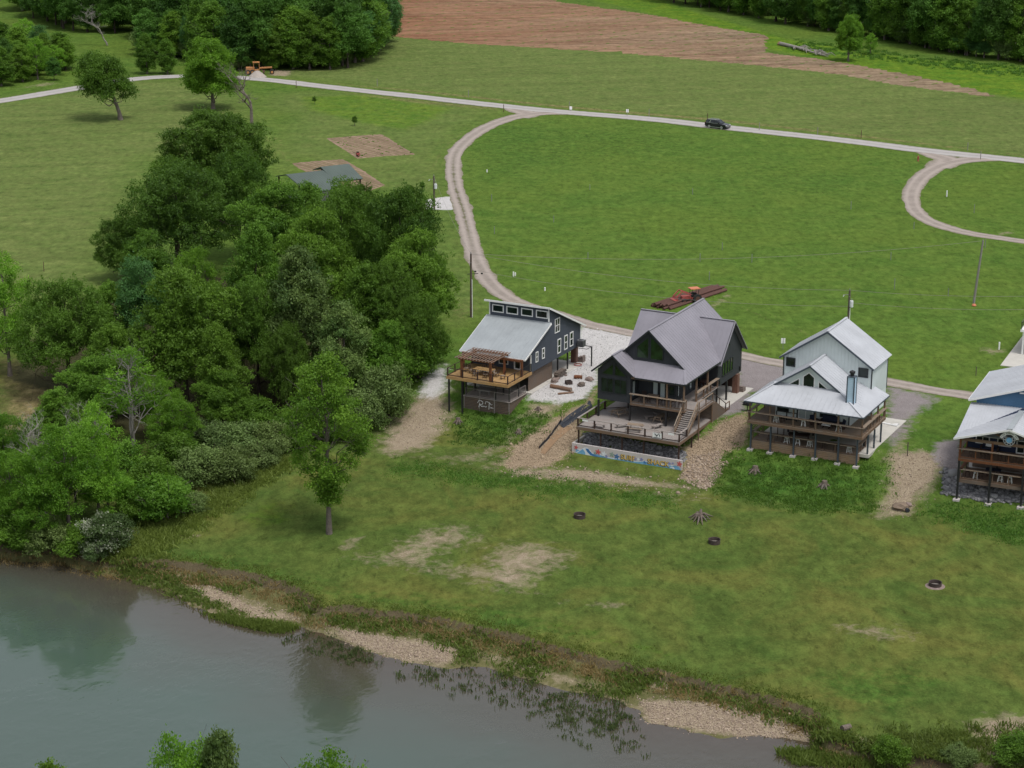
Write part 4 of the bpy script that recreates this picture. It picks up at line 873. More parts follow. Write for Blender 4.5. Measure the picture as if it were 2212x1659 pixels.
    L = [(455, 905, 985, 110, 1, 'grey green shrub left of the middle of the shrub belt'), (525, 912, 990, 110, 1, 'grey green shrub in the middle of the shrub belt'), (590, 910, 985, 90, 1, 'grey green shrub closest to the lone lawn tree'),
         (430, 960, 1045, 110, 1, 'shrub behind the lime green shrub'), (500, 965, 1040, 120, 1, 'pale shrub at the lawn edge under the shrub belt'), (565, 955, 1010, 90, 1, 'low shrub at the lawn edge near the lone tree'),
         (375, 930, 1020, 120, 2, 'green shrub under the half dead tree'), (320, 985, 1090, 110, 2, 'dark shrub left of the lime green shrub'), (300, 1050, 1130, 80, 2, 'dark shrub between the lime and the flowering shrub'),
         (412, 1060, 1105, 70, 1, 'olive shrub right of the lime green shrub'), (30, 1095, 1185, 110, 2, 'dark shrub overhanging the water at the left edge'), (110, 1120, 1192, 100, 1, 'grey shrub at the water below the feathery tree'),
         (165, 1125, 1205, 90, 2, 'dark green shrub at the water by the white shrub'), (65, 1130, 1195, 80, 2, 'shrub at the water between two bank trees'), (260, 950, 1040, 110, 2, 'shrub below the half dead tree'),
         (840, 790, 905, 115, 1, 'large round grey green shrub beside the gravel slope'), (882, 705, 825, 115, 2, 'tall dark shrub above the round shrub'), (780, 840, 925, 100, 1, 'dark shrub left of the round shrub'),
         (820, 720, 860, 120, 2, 'green shrub behind the round shrub'), (930, 715, 785, 70, 2, 'shrub at the end of the wood by the dark blue house'), (640, 880, 960, 110, 2, 'shrub hidden behind the lone lawn tree'),
         (550, 850, 930, 110, 2, 'shrub in the dark hollow of the wood'), (95, 870, 960, 90, 2, 'shrub under the light tree at the left edge'), (190, 890, 985, 90, 2, 'shrub under the tree left of the half dead tree'), (40, 940, 1020, 100, 1, 'grey shrub at the left edge above the bank trees'), (150, 965, 1040, 100, 2, 'shrub above the feathery bank tree'), (1925, 1578, 1652, 85, 2, 'leafy bush growing on the eroded bank at the lower right'), (2075, 1600, 1652, 70, 1, 'small bush on the bank between the leafy bush and the corner'), (2190, 1575, 1650, 90, 2, 'bush at the lower right corner by the bare soil'), (720, 880, 950, 100, 2, 'shrub at the lawn edge right of the lone tree')]
    for cx, yt, yb, wp, k, lab in L: T('shrub%d' % k, cx, yt, yb, wp, 'shrub', lab, 'shrub', s)
    T('river', 690, 738, 1153, 212, 'lawn_tree', 'lone tall slender tree standing on the riverside lawn', base_x=711, rz=0.6)
    f = 'trees standing alone in the far grass'
    T('lean', 225, 106, 259, 116, 'leaning_tree', 'lone tree leaning left on the mown lawn', group=f, base_x=261, rz=0.15)
    T('field', 478, 68, 236, 122, 'lone_tree', 'lone light green tree by the bend of the lane', group=f, base_x=460)
    T('dead4', 556, 128, 274, 105, 'dead_tree', 'bare grey tree beside the light green tree at the lane', group=f, base_x=544)
    T('sapling', 766, 247, 272, 9, 'sapling', 'staked sapling nearer the vegetable plots', group='saplings in the young meadow')
    T('sapling', 679, 206, 224, 8, 'sapling', 'staked sapling farther from the vegetable plots', group='saplings in the young meadow')
    T('sapling', 912, 388, 412, 9, 'sapling', 'sapling in the grass by the pole with the transformer', group='saplings in the young meadow')
    T('shrub2', 1400, 1000, 1018, 1, 'bush', 'x', 'shrub') if 0 else None
    # crowns on the near bank, seen from above at the lower edge
    nb = 'trees on the near river bank'
    for key, px, pyt, wd, y, lab in [('light1', 395, 1572, 7.6, 118, 'leafy treetop at the lower edge left of the pale treetop'), ('silver', 470, 1566, 6.0, 117, 'pale treetop at the lower edge'),
                                     ('mid2', 105, 1632, 6.5, 116, 'treetop just showing at the lower left corner'), ('light1', 722, 1618, 8.5, 117, 'light green treetop at the middle of the lower edge')]:
        d = ray(px, 1659); x = d[0] / d[1] * y; z0 = float(terrain(x, y - 20)); top = height_at(x, y, pyt)
        put_tree(key, (x, y, z0), top - z0, wd, 'riverside_tree', lab, 'tree', nb)
    T('mid2', 672, 385, 590, 130, 'broadleaf_tree', 'tree hiding the front of the green roofed pavilion', group=g)
    T('oak1', 770, 398, 640, 150, 'oak_tree', 'dark tree below the right end of the green pavilion roof', group=g)
    # wood behind the lane, upper left
    rng = random.Random(8); g = 'dense trees of the wood behind the lane'
    lab = 'dense tree packed into the wood behind the lane at the upper left'
    def wood(poly, n, gap, keys, hh, ww, name, label, group):
        P = [tuple(G(*q)[:2]) for q in poly]; xs = [q[0] for q in P]; ys = [q[1] for q in P]; done = []; tries = 0
        while len(done) < n and tries < 9000:
            tries += 1; x, y = rng.uniform(min(xs), max(xs)), rng.uniform(min(ys), max(ys))
            if not in_poly(np.array([x]), np.array([y]), P)[0] or any((x - a) ** 2 + (y - b) ** 2 < gap ** 2 for a, b in done): continue
            done.append((x, y)); H = rng.uniform(*hh)
            put_tree(rng.choice(keys), (x, y, float(terrain(x, y))), H, H * rng.uniform(*ww), name, label, 'tree', group, rng=rng)
    def row(line, gap, keys, hh, ww, name, label, group):
        P = [np.array(G(*q)[:2]) for q in line]
        for p, q in zip(P[:-1], P[1:]):
            n = max(1, int(np.linalg.norm(q - p) / gap))
            for i in range(n):
                c = p + (q - p) * (i + rng.uniform(0.1, 0.9)) / n; H = rng.uniform(*hh); put_tree(rng.choice(keys), (c[0] + rng.uniform(-1.2, 1.2), c[1] + rng.uniform(-1.5, 2.5), 0.0), H, H * rng.uniform(*ww), name, label, 'tree', group, rng=rng)
    row([(1455, 4), (1600, 30), (1700, 50), (1850, 76), (2000, 103), (2130, 128), (2260, 140)], 4.6, ['wood1', 'wood2', 'wood3', 'wood3'], (13, 24), (0.42, 0.6), 'forest_edge_tree', 'tree in the front row of the upper right forest edge', 'front row of the forest edge')
    row([(320, 118), (430, 132), (500, 150), (600, 154), (740, 147), (805, 118), (838, 84)], 4.6, ['wood1', 'wood2', 'wood3', 'teal'], (9, 19), (0.5, 0.75), 'wood_edge_tree', 'tree in the front row of the wood behind the lane', 'front row of the wood behind the lane')
    row([(75, 40), (130, 60), (200, 72), (270, 74), (320, 62)], 5.5, ['wood1', 'wood2'], (11, 17), (0.55, 0.75), 'wood_edge_tree', 'tree in the front row of the far wood behind the small meadow', 'front row of the far wood')
    wood([(300, 105), (330, 60), (420, 20), (600, -30), (840, -60), (835, 60), (800, 110), (740, 142), (600, 152), (500, 147), (430, 125)], 120, 5.6, ['wood1', 'wood2', 'wood3', 'wood2'], (16, 23), (0.55, 0.8), 'woodland_tree', lab, g)
    wood([(-30, -20), (300, -30), (560, -60), (330, 40), (250, 70), (180, 65), (100, 45), (70, 35)], 50, 6.5, ['wood1', 'wood2', 'wood3'], (16, 22), (0.6, 0.85), 'woodland_tree', 'dark tree of the far wood behind the small meadow at the upper left', 'trees of the far wood at the upper left')
    wood([(-30, 110), (40, 95), (80, 130), (160, 150), (150, 180), (60, 180), (-30, 195)], 26, 3.6, ['wood2', 'wood3', 'light2', 'mid2', 'teal'], (5, 11), (0.65, 0.9), 'thicket_tree', 'young tree of the thicket above the lane at the left edge', 'young trees of the thicket by the lane')
    T('wood3', 97, 66, 152, 46, 'young_tree', 'small round tree standing clear of the thicket by the lane', group=f)
    T('dead2', 232, 5, 98, 72, 'dead_tree', 'pale bare tree in front of the far wood', group=f)
    T('wood3', 318, 66, 160, 48, 'young_tree', 'slim tree in front of the wood beside the lane bend', group=f)
    T('wood3', 362, 78, 160, 46, 'young_tree', 'second slim tree in front of the wood beside the lane bend', group=f)
    # forest edge, upper right
    g = 'forest trees along the upper right edge'
    lab = 'dense dark green tree packed into the forest along the upper right edge'
    wood([(1440, -8), (1700, 45), (1850, 68), (1960, 88), (2100, 118), (2300, 140), (2500, 60), (2300, -80), (1900, -70), (1440, -70)], 190, 5.6, ['wood1', 'wood2', 'wood3', 'wood2'], (19, 27), (0.48, 0.7), 'forest_tree', lab, g)
    wood([(1700, 48), (1850, 72), (1960, 94), (2100, 124), (2300, 146), (2300, 138), (2100, 114), (1960, 84), (1850, 66), (1700, 42)], 46, 3.2, ['shrub1', 'shrub2', 'shrub2', 'teal'], (3.5, 8), (0.8, 1.2), 'understory_bush', 'bush of the understory at the foot of the upper right forest', 'bushes at the foot of the forest')
    wood([(300, 108), (430, 130), (500, 150), (600, 155), (740, 146), (800, 116), (830, 90), (820, 88), (790, 108), (740, 138), (600, 148), (500, 144), (430, 122), (300, 100)], 34, 3.0, ['shrub1', 'shrub2', 'teal'], (3, 7), (0.8, 1.2), 'understory_bush', 'bush of the understory at the foot of the wood behind the lane', 'bushes at the foot of the wood')
    T('field', 1832, 22, 132, 60, 'yellow_green_tree', 'pale yellow green tree standing before the forest edge', group=f)
    T('light2', 1880, 68, 118, 36, 'young_tree', 'young light tree right of the pale yellow green tree', group=f)

# ------------------------------------------------------------------ house helpers
def newell(pts):
    n = Vector((0, 0, 0))
    for i in range(len(pts)):
        a, b = Vector(pts[i]), Vector(pts[(i + 1) % len(pts)])
        n += Vector(((a.y - b.y) * (a.z + b.z), (a.z - b.z) * (a.x + b.x), (a.x - b.x) * (a.y + b.y)))
    return n.normalized()
def roof_plane(mb, pts, th=0.09, rib=0.45, rw=0.06, rh=0.02):
    n = newell(pts)
    if n.z < 0: pts = pts[::-1]; n = -n
    P = [Vector(p) for p in pts]; mb.prism([p - n * th for p in P], n * th)
    if not rib: return
    eh = n.cross(Vector((0, 0, 1))).normalized(); ed = n.cross(eh); o = P[0]
    q = [((p - o).dot(eh), (p - o).dot(ed)) for p in P]; lo, hi = min(a for a, _ in q), max(a for a, _ in q); h = lo + 0.03
    while h < hi:
        c = []
        for i in range(len(q)):
            (a0, b0), (a1, b1) = q[i], q[(i + 1) % len(q)]
            if (a0 > h) != (a1 > h): c.append(b0 + (b1 - b0) * (h - a0) / (a1 - a0))
        c.sort()
        for i in range(0, len(c) - 1, 2):
            if c[i + 1] - c[i] > 0.1: mb.bar(o + eh * h + ed * c[i] + n * rh * 0.4, o + eh * h + ed * c[i + 1] + n * rh * 0.4, rw, rh, n)
        h += rib
def window(parent, c, u, n, w_, h_, frame='white_trim', pane='glass', nx=1, ny=1, fw=0.10, name='window', dz=0.05):
    c, u, n = Vector(c), Vector(u).normalized(), Vector(n).normalized(); z = Vector((0, 0, 1)); m = MB(); o = n * 0.03
    for s in (-1, 1):
        m.bar(c + o + u * s * (w_ / 2 - fw / 2) - z * h_ / 2, c + o + u * s * (w_ / 2 - fw / 2) + z * h_ / 2, fw, 0.09, n)
        m.bar(c + o - u * (w_ / 2 - fw) + z * s * (h_ / 2 - fw / 2), c + o + u * (w_ / 2 - fw) + z * s * (h_ / 2 - fw / 2), 0.088, fw, z)
    for i in range(1, nx): m.bar(c + o + u * (i / nx - 0.5) * w_ - z * (h_ / 2 - fw), c + o + u * (i / nx - 0.5) * w_ + z * (h_ / 2 - fw), fw * 0.7, 0.07, n)
    for j in range(1, ny): m.bar(c + o - u * (w_ / 2 - fw) + z * (j / ny - 0.5) * h_, c + o + u * (w_ / 2 - fw) + z * (j / ny - 0.5) * h_, 0.066, fw * 0.6, z)
    f = m.build(name, frame, parent)
    g = MB(); a = w_ / 2 - fw * 0.6; b = h_ / 2 - fw * 0.6
    g.prism([c + n * 0.004 - u * a - z * b, c + n * 0.004 + u * a - z * b, c + n * 0.004 + u * a + z * b, c + n * 0.004 - u * a + z * b], n * 0.016)
    g.build('pane', pane, f); return f
def poly_window(parent, pts, n, frame='black_trim', pane='green_glass', fw=0.10):
    n = Vector(n).normalized(); P = [Vector(p) for p in pts]; c = sum(P, Vector()) / len(P); m = MB()
    for i in range(len(P)): m.bar(P[i] + n * 0.03, P[(i + 1) % len(P)] + n * 0.03, fw, 0.07, n)
    f = m.build('window', frame, parent); g = MB(); g.prism([p + (c - p) * 0.02 + n * 0.004 for p in P], n * 0.02); g.build('pane', pane, f); return f
def post(parent, x, y, z0, z1, s=0.16, mat='black_metal', name='post'):
    return MB().box(x - s / 2, x + s / 2, y - s / 2, y + s / 2, z0, z1).build(name, mat, parent)
def railing(parent, p, q, h=1.0, n=4, mat='black_metal', top='brown_wood', tw=0.14, th=0.05, pw=0.09, low=True, cables=0, ends=(True, True)):
    p, q = Vector(p), Vector(q); m = MB(); z = Vector((0, 0, 1))
    for i in range(n + 1):
        if (i == 0 and not ends[0]) or (i == n and not ends[1]): continue
        c = p.lerp(q, i / n); m.bar(c, c + z * (h - th), pw, pw)
    if low: m.bar(p + z * 0.12, q + z * 0.12, 0.05, 0.07)
    for k in range(cables): m.bar(p + z * (0.25 + (h - 0.35) * (k + 0.5) / cables), q + z * (0.25 + (h - 0.35) * (k + 0.5) / cables), 0.015, 0.015)
    r = m.build('railing', mat, parent); t = MB(); d = (q - p).normalized() * tw * 0.4
    t.bar(p - d + z * (h - th / 2), q + d + z * (h - th / 2), tw, th); t.build('handrail', top, r); return r
def boards(mb, p, q, z0, z1, bh=0.16, gap=0.035, t=0.04, zb=None):
    p, q = Vector(p), Vector(q); z = z0
    while z < z1 - 0.04:
        hh = min(bh, z1 - z); zz = z + hh / 2
        mb.bar((p.x, p.y, zz), (q.x, q.y, zz), t, hh); z += bh + gap
def deck_boards(mb, x0, x1, y0, y1, z, bw=0.30, gap=0.02, t=0.06, along='x'):
    if along == 'x':
        y = y0
        while y < y1 - 0.03: mb.box(x0, x1, y, min(y + bw, y1), z - t, z); y += bw + gap
    else:
        x = x0
        while x < x1 - 0.03: mb.box(x, min(x + bw, x1), y0, y1, z - t, z); x += bw + gap
def rim(parent, x0, x1, y0, y1, z, h=0.28, mat='brown_wood', t=0.06):
    m = MB(); m.box(x0, x1, y0, y0 + t, z - h, z - 0.065); m.box(x0, x1, y1 - t, y1, z - h, z - 0.065); m.box(x0, x0 + t, y0 + t, y1 - t, z - h, z - 0.065); m.box(x1 - t, x1, y0 + t, y1 - t, z - h, z - 0.065)
    k = x0 + 0.6
    while k < x1 - 0.3: m.box(k, k + 0.05, y0 + t, y1 - t, z - h + 0.03, z - 0.067); k += 0.6
    return m.build('deck_joists', mat, parent)
class House:
    def __init__(s, name, o, yaw, label, cat='house'):
        s.o = Vector((o[0], o[1], 0)); s.yaw = yaw; s.root = empty(name, s.o, yaw); tag(s.root, label, cat)
    def W(s, x, y, z=0.0):
        c, n = math.cos(s.yaw), math.sin(s.yaw); return Vector((s.o.x + x * c - y * n, s.o.y + x * n + y * c, z))
    def gz(s, x, y):
        p = s.W(x, y); return float(terrain(p.x, p.y))
    def post(s, x, y, z1, z0=None, size=0.16, mat='black_metal'): return post(s.root, x, y, (s.gz(x, y) - 0.15) if z0 is None else z0, z1, size, mat)
    def put(s, o, x, y, z, rz=0.0): o.location = s.W(x, y, z); o.rotation_euler = (0, 0, s.yaw + rz); return o
def text_part(txt, size, depth, parent, mat, pos, u, v, name='lettering', off=0.0):
    cu = D.curves.new('text', 'FONT'); cu.body = txt; cu.size = size; cu.extrude = depth; cu.offset = off; cu.align_x = 'LEFT'
    t = D.objects.new('text', cu); COL.objects.link(t); bpy.context.view_layer.update()
    me = D.meshes.new_from_object(t.evaluated_get(bpy.context.evaluated_depsgraph_get())); D.objects.remove(t); D.curves.remove(cu)
    u, v, pos = Vector(u), Vector(v), Vector(pos); n = u.cross(v)
    for vt in me.vertices: c = vt.co.copy(); vt.co = pos + u * c.x + v * c.y + n * c.z
    me.name = name; me.materials.clear(); return link(name, me, mat, parent)

def rebase(root, off):      # move a thing's origin to its own base, leaving its parts where they are
    off = Vector(off)
    for c in root.children: c.data.transform(Matrix.Translation(-off))
    for c in root.children:
        for g in c.children: g.data.transform(Matrix.Translation(-off))
    root.location = root.location + Matrix.Rotation(root.rotation_euler.z, 3, 'Z') @ off

# ------------------------------------------------------------------ the four riverside houses
def build_house_one():
    H = House('river_house', (2.26, 235.28), YAW, 'dark slate blue house with a grey shed roof and a pergola over its golden deck'); r = H.root
    MB().box(-8.7, 0.35, -0.45, 14.2, -0.35, 0.06).build('concrete_slab', 'concrete', r)
    prof = [(0, 2.45), (13.9, 2.45), (13.9, 5.2), (4.92, 9.30), (4.92, 7.45), (-1.95, 4.72), (0, 4.72)]
    MB().prism([(-8.2, y, z) for y, z in prof], (8.2, 0, 0)).build('wall', 'navy_siding', r)
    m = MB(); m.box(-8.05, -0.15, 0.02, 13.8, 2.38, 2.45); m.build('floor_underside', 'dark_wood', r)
    lo = MB(); roof_plane(lo, [(-8.6, -2.15, 4.76), (0.36, -2.15, 4.76), (0.36, 4.93, 7.64), (-8.6, 4.93, 7.64)], 0.10, 0.6); rf = lo.build('lower_roof', 'steel_roof', r)
    m = MB(); m.bar((-8.62, -2.2, 4.66), (0.38, -2.2, 4.66), 0.06, 0.2); m.bar((0.39, -2.2, 4.64), (0.39, 4.9, 7.52), 0.05, 0.2); m.bar((-8.63, -2.2, 4.64), (-8.63, 4.9, 7.52), 0.05, 0.2); m.build('fascia', 'white_trim', rf)
    up = MB(); roof_plane(up, [(-8.65, 4.35, 9.70), (0.42, 4.35, 9.70), (0.42, 14.55, 5.08), (-8.65, 14.55, 5.08)], 0.12, 0.6); uf = up.build('upper_roof', 'steel_roof', r)
    m = MB(); m.bar((-8.68, 4.3, 9.58), (0.45, 4.3, 9.58), 0.06, 0.22); m.bar((0.46, 4.36, 9.55), (0.46, 14.55, 4.94), 0.05, 0.2); m.build('fascia', 'white_trim', uf)
    m = MB()
    for x, y, z0, z1 in ((0.02, 0.03, 2.4, 4.75), (0.02, 4.88, 7.7, 9.3), (-8.18, 4.88, 7.5, 9.3), (0.02, 13.88, 2.4, 5.15)): m.box(x - 0.09, x + 0.03, y - 0.06, y + 0.08, z0, z1)
    m.build_pieces('corner_trim', 'white_trim', r)
    for cx in (-7.05, -5.05, -3.0, -0.95): window(r, (cx, 4.92, 8.55), (1, 0, 0), (0, -1, 0), 1.62, 0.98, fw=0.12)
    X = 0.002
    window(r, (X, 7.2, 6.72), (0, 1, 0), (1, 0, 0), 1.35, 1.85, nx=2, ny=2)
    for cy, w_, h_, cz in ((7.75, 0.95, 1.85, 3.92), (9.65, 0.9, 1.85, 3.92), (11.25, 0.95, 1.85, 3.94), (1.6, 0.66, 1.32, 4.08), (3.36, 0.68, 1.36, 4.1)): window(r, (X, cy, cz), (0, 1, 0), (1, 0, 0), w_, h_, ny=2, fw=0.11)
    window(r, (-1.75, -0.002, 3.68), (1, 0, 0), (0, -1, 0), 1.0, 2.05, name='door', fw=0.16)
    window(r, (-6.2, -0.002, 3.6), (1, 0, 0), (0, -1, 0), 2.4, 1.6, frame='black_trim', nx=2)
    window(r, (-3.7, -0.002, 3.75), (1, 0, 0), (0, -1, 0), 1.3, 1.3, frame='white_trim', nx=2)
    # undercroft
    m = MB(); boards(m, (-0.35, 0.02, 0), (-0.35, 6.57, 0), 0.08, 2.36, 0.2, 0.015); m.build('skirting', 'skirt_wood', r)
    MB().box(-8.1, -0.45, 6.5, 6.6, 0.06, 2.37).build('undercroft_backing', 'dark_wood', r)  # added dark wall: stands in for the dark void and blocks the view through
    for y in (8.15, 10.95): H.post(-0.35, y, 2.4, 0.0)
    for y in (8.15, 10.95, 13.6): H.post(-8.0, y, 2.4, 0.0)
    MB().box(-1.25, -0.55, 13.75, 14.45, 0.06, 2.44).build('brick_pillar', 'brick', r)
    m = MB(); m.box(1.70, 1.84, 13.5, 13.64, -0.1, 2.62); m.bar((1.77, 13.57, 2.6), (-0.4, 13.57, 2.6), 0.1, 0.08); m.bar((1.77, 13.57, 2.6), (1.77, 12.2, 2.6), 0.06, 0.06); m.bar((0.03, 12.2, 2.6), (1.77, 12.2, 2.6), 0.08, 0.06); m.build('unit_platform', 'black_metal', r)
    m = MB(); m.box(-0.6, 0.1, 14.5, 15.3, 0.0, 0.65); m.box(-0.2, 0.1, 14.45, 15.3, 0.65, 0.8); m.build('stone_step', 'stone_brick', r)
    # upper deck
    m = MB(); deck_boards(m, -8.15, 0.18, -6.3, -0.02, 2.66); m.build('deck_floor', 'golden_wood', r); rim(r, -8.18, 0.21, -6.34, -0.03, 2.66, 0.36, 'golden_wood')
    F = 2.66
    railing(r, (-8.05, -6.2, F), (0.1, -6.2, F), 1.02, 4, 'dark_wood', 'dark_wood', 0.09, 0.05, 0.13, cables=0)
    railing(r, (-8.05, -6.2, F), (-8.05, -2.6, F), 1.02, 2, 'dark_wood', 'dark_wood', 0.09, 0.05, 0.11, ends=(False, True)); railing(r, (-8.05, -2.6, F), (-8.05, -0.1, F), 1.02, 1, 'dark_wood', 'dark_wood', 0.09, 0.05, 0.11, ends=(False, True))
    railing(r, (0.1, -6.2, F), (0.1, -2.6, F), 1.02, 2, 'dark_wood', 'dark_wood', 0.09, 0.05, 0.11, ends=(False, True)); railing(r, (0.1, -2.4, F), (0.1, -0.1, F), 1.02, 1, 'black_metal', 'black_metal', 0.09, 0.05, 0.08, cables=3)
    for x, y in ((-7.95, -2.45), (-2.3, -2.45), (0.02, -2.4)): post(r, x, y, F, 4.72, 0.24, 'red_wood', 'timber_column')
    MB().bar((-8.1, -2.45, 4.58), (0.14, -2.45, 4.58), 0.2, 0.26).build('porch_beam', 'red_wood', r)
    for x, y in ((-6.25, -5.95), (-2.3, -6.05)): post(r, x, y, F - 0.3, 5.0, 0.27, 'red_wood', 'timber_column')
    m = MB(); m.bar((-6.7, -6.0, 5.05), (-1.85, -6.0, 5.05), 0.14, 0.28); m.bar((-6.7, -2.35, 5.10), (-1.85, -2.35, 5.10), 0.14, 0.26)
    for x in (-6.25, -2.3): m.bar((x, -6.35, 5.02), (x, -2.2, 5.02), 0.12, 0.26)
    pg = m.build('pergola_beams', 'red_wood', r)
    m = MB()
    for i in range(13): m.bar((-6.75 + i * 0.41, -6.75, 5.24), (-6.75 + i * 0.41, -1.75, 5.24), 0.07, 0.08)
    for j in range(5): m.bar((-6.85, -6.5 + j * 1.1, 5.30), (-1.75, -6.5 + j * 1.1, 5.30), 0.07, 0.035)
    m.build('pergola_slats', 'pergola_wood', r)
    for x, y in ((-7.95, -6.1), (-6.25, -5.9), (-7.95, -2.5), (-6.3, -2.5)): H.post(x, y, 2.32, size=0.17)
    for x, y in ((-2.3, -4.75), (-0.42, -4.75), (-2.4, -2.5), (-0.42, -2.4), (-6.35, -4.72)): H.post(x, y, 2.32, 0.0, 0.15)
    # lower deck
    m = MB(); deck_boards(m, -6.55, -0.3, -4.9, -0.5, 0.02, 0.28); m.build('lower_deck_floor', 'grey_wood', r)
    m = MB(); m.bar((-6.6, -4.95, 0.03), (-0.24, -4.95, 0.03), 0.14, 0.07); m.bar((-0.24, -4.9, 0.03), (-0.24, -0.5, 0.03), 0.14, 0.07); m.bar((-6.6, -4.9, 0.03), (-6.6, -0.5, 0.03), 0.14, 0.07); m.build('lower_deck_rim', 'grey_wood', r)
    m = MB(); boards(m, (-6.55, -4.92, 0), (-0.3, -4.92, 0), -1.75, -0.02, 0.13, 0.05); boards(m, (-0.28, -4.88, 0), (-0.28, -0.5, 0), -1.55, -0.02, 0.13, 0.05); boards(m, (-6.57, -4.88, 0), (-6.57, -0.5, 0), -1.55, -0.02, 0.13, 0.05); sk = m.build('skirting', 'skirt_wood', r)
    m = MB()
    for x in (-6.5, -4.4, -2.35, -0.36): m.box(x - 0.05, x + 0.05, -4.99, -4.95, -1.72, -0.01)
    m.build_pieces('skirting_battens', 'grey_wood', sk)
    MB().box(-6.4, -0.45, -4.8, -0.6, -2.2, -0.25).build('deck_infill', 'black_metal', r)  # black box filling the space behind the skirt boards
    railing(r, (-6.4, -4.8, 0.03), (-0.4, -4.8, 0.03), 1.0, 3, 'grey_wood', 'grey_wood', 0.08, 0.05, 0.06, cables=5); railing(r, (-0.4, -4.8, 0.03), (-0.4, -0.6, 0.03), 1.0, 2, 'grey_wood', 'grey_wood', 0.08, 0.05, 0.06, cables=5); railing(r, (-6.4, -4.8, 0.03), (-6.4, -0.6, 0.03), 1.0, 2, 'grey_wood', 'grey_wood', 0.08, 0.05, 0.06, cables=5)
    # white script lettering on the skirt: River Time
    m = MB(); y = -5.03
    def stroke(pts, rad=0.035): m.tube([(x, y, z) for x, z in pts], rad, 6)
    stroke([(-4.30, -0.6), (-4.36, -0.75), (-4.45, -1.12)]); stroke([(-4.62, -0.6), (-4.45, -0.28), (-4.15, -0.25), (-3.92, -0.38), (-3.88, -0.55), (-4.05, -0.72), (-4.35, -0.78)]); stroke([(-4.3, -0.78), (-4.12, -0.92), (-3.98, -1.02)])
    stroke([(-3.95, -0.90), (-3.92, -0.99), (-3.86, -0.86)], 0.022); stroke([(-3.85, -0.86), (-3.80, -1.0), (-3.73, -0.84), (-3.68, -0.98), (-3.60, -0.88)], 0.022); stroke([(-3.60, -0.93), (-3.52, -0.87), (-3.55, -0.99), (-3.46, -1.0)], 0.022); stroke([(-3.45, -1.0), (-3.43, -0.86), (-3.34, -0.88)], 0.022); stroke([(-3.94, -0.78), (-3.92, -0.76)], 0.025)
    stroke([(-3.02, -0.36), (-3.04, -0.75), (-3.07, -1.22)]); stroke([(-3.55, -0.6), (-3.50, -0.28), (-3.3, -0.28), (-3.0, -0.34), (-2.75, -0.6), (-2.6, -0.52)], 0.028)
    stroke([(-2.92, -0.90), (-2.90, -1.02)], 0.022); stroke([(-2.91, -0.80), (-2.90, -0.78)], 0.025); stroke([(-2.82, -1.02), (-2.80, -0.88), (-2.74, -1.0), (-2.70, -0.88), (-2.64, -1.02)], 0.024); stroke([(-2.60, -0.95), (-2.50, -0.90), (-2.56, -1.02), (-2.44, -1.02)], 0.022)
    m.build('lettering', 'white_plastic', r)
    return H
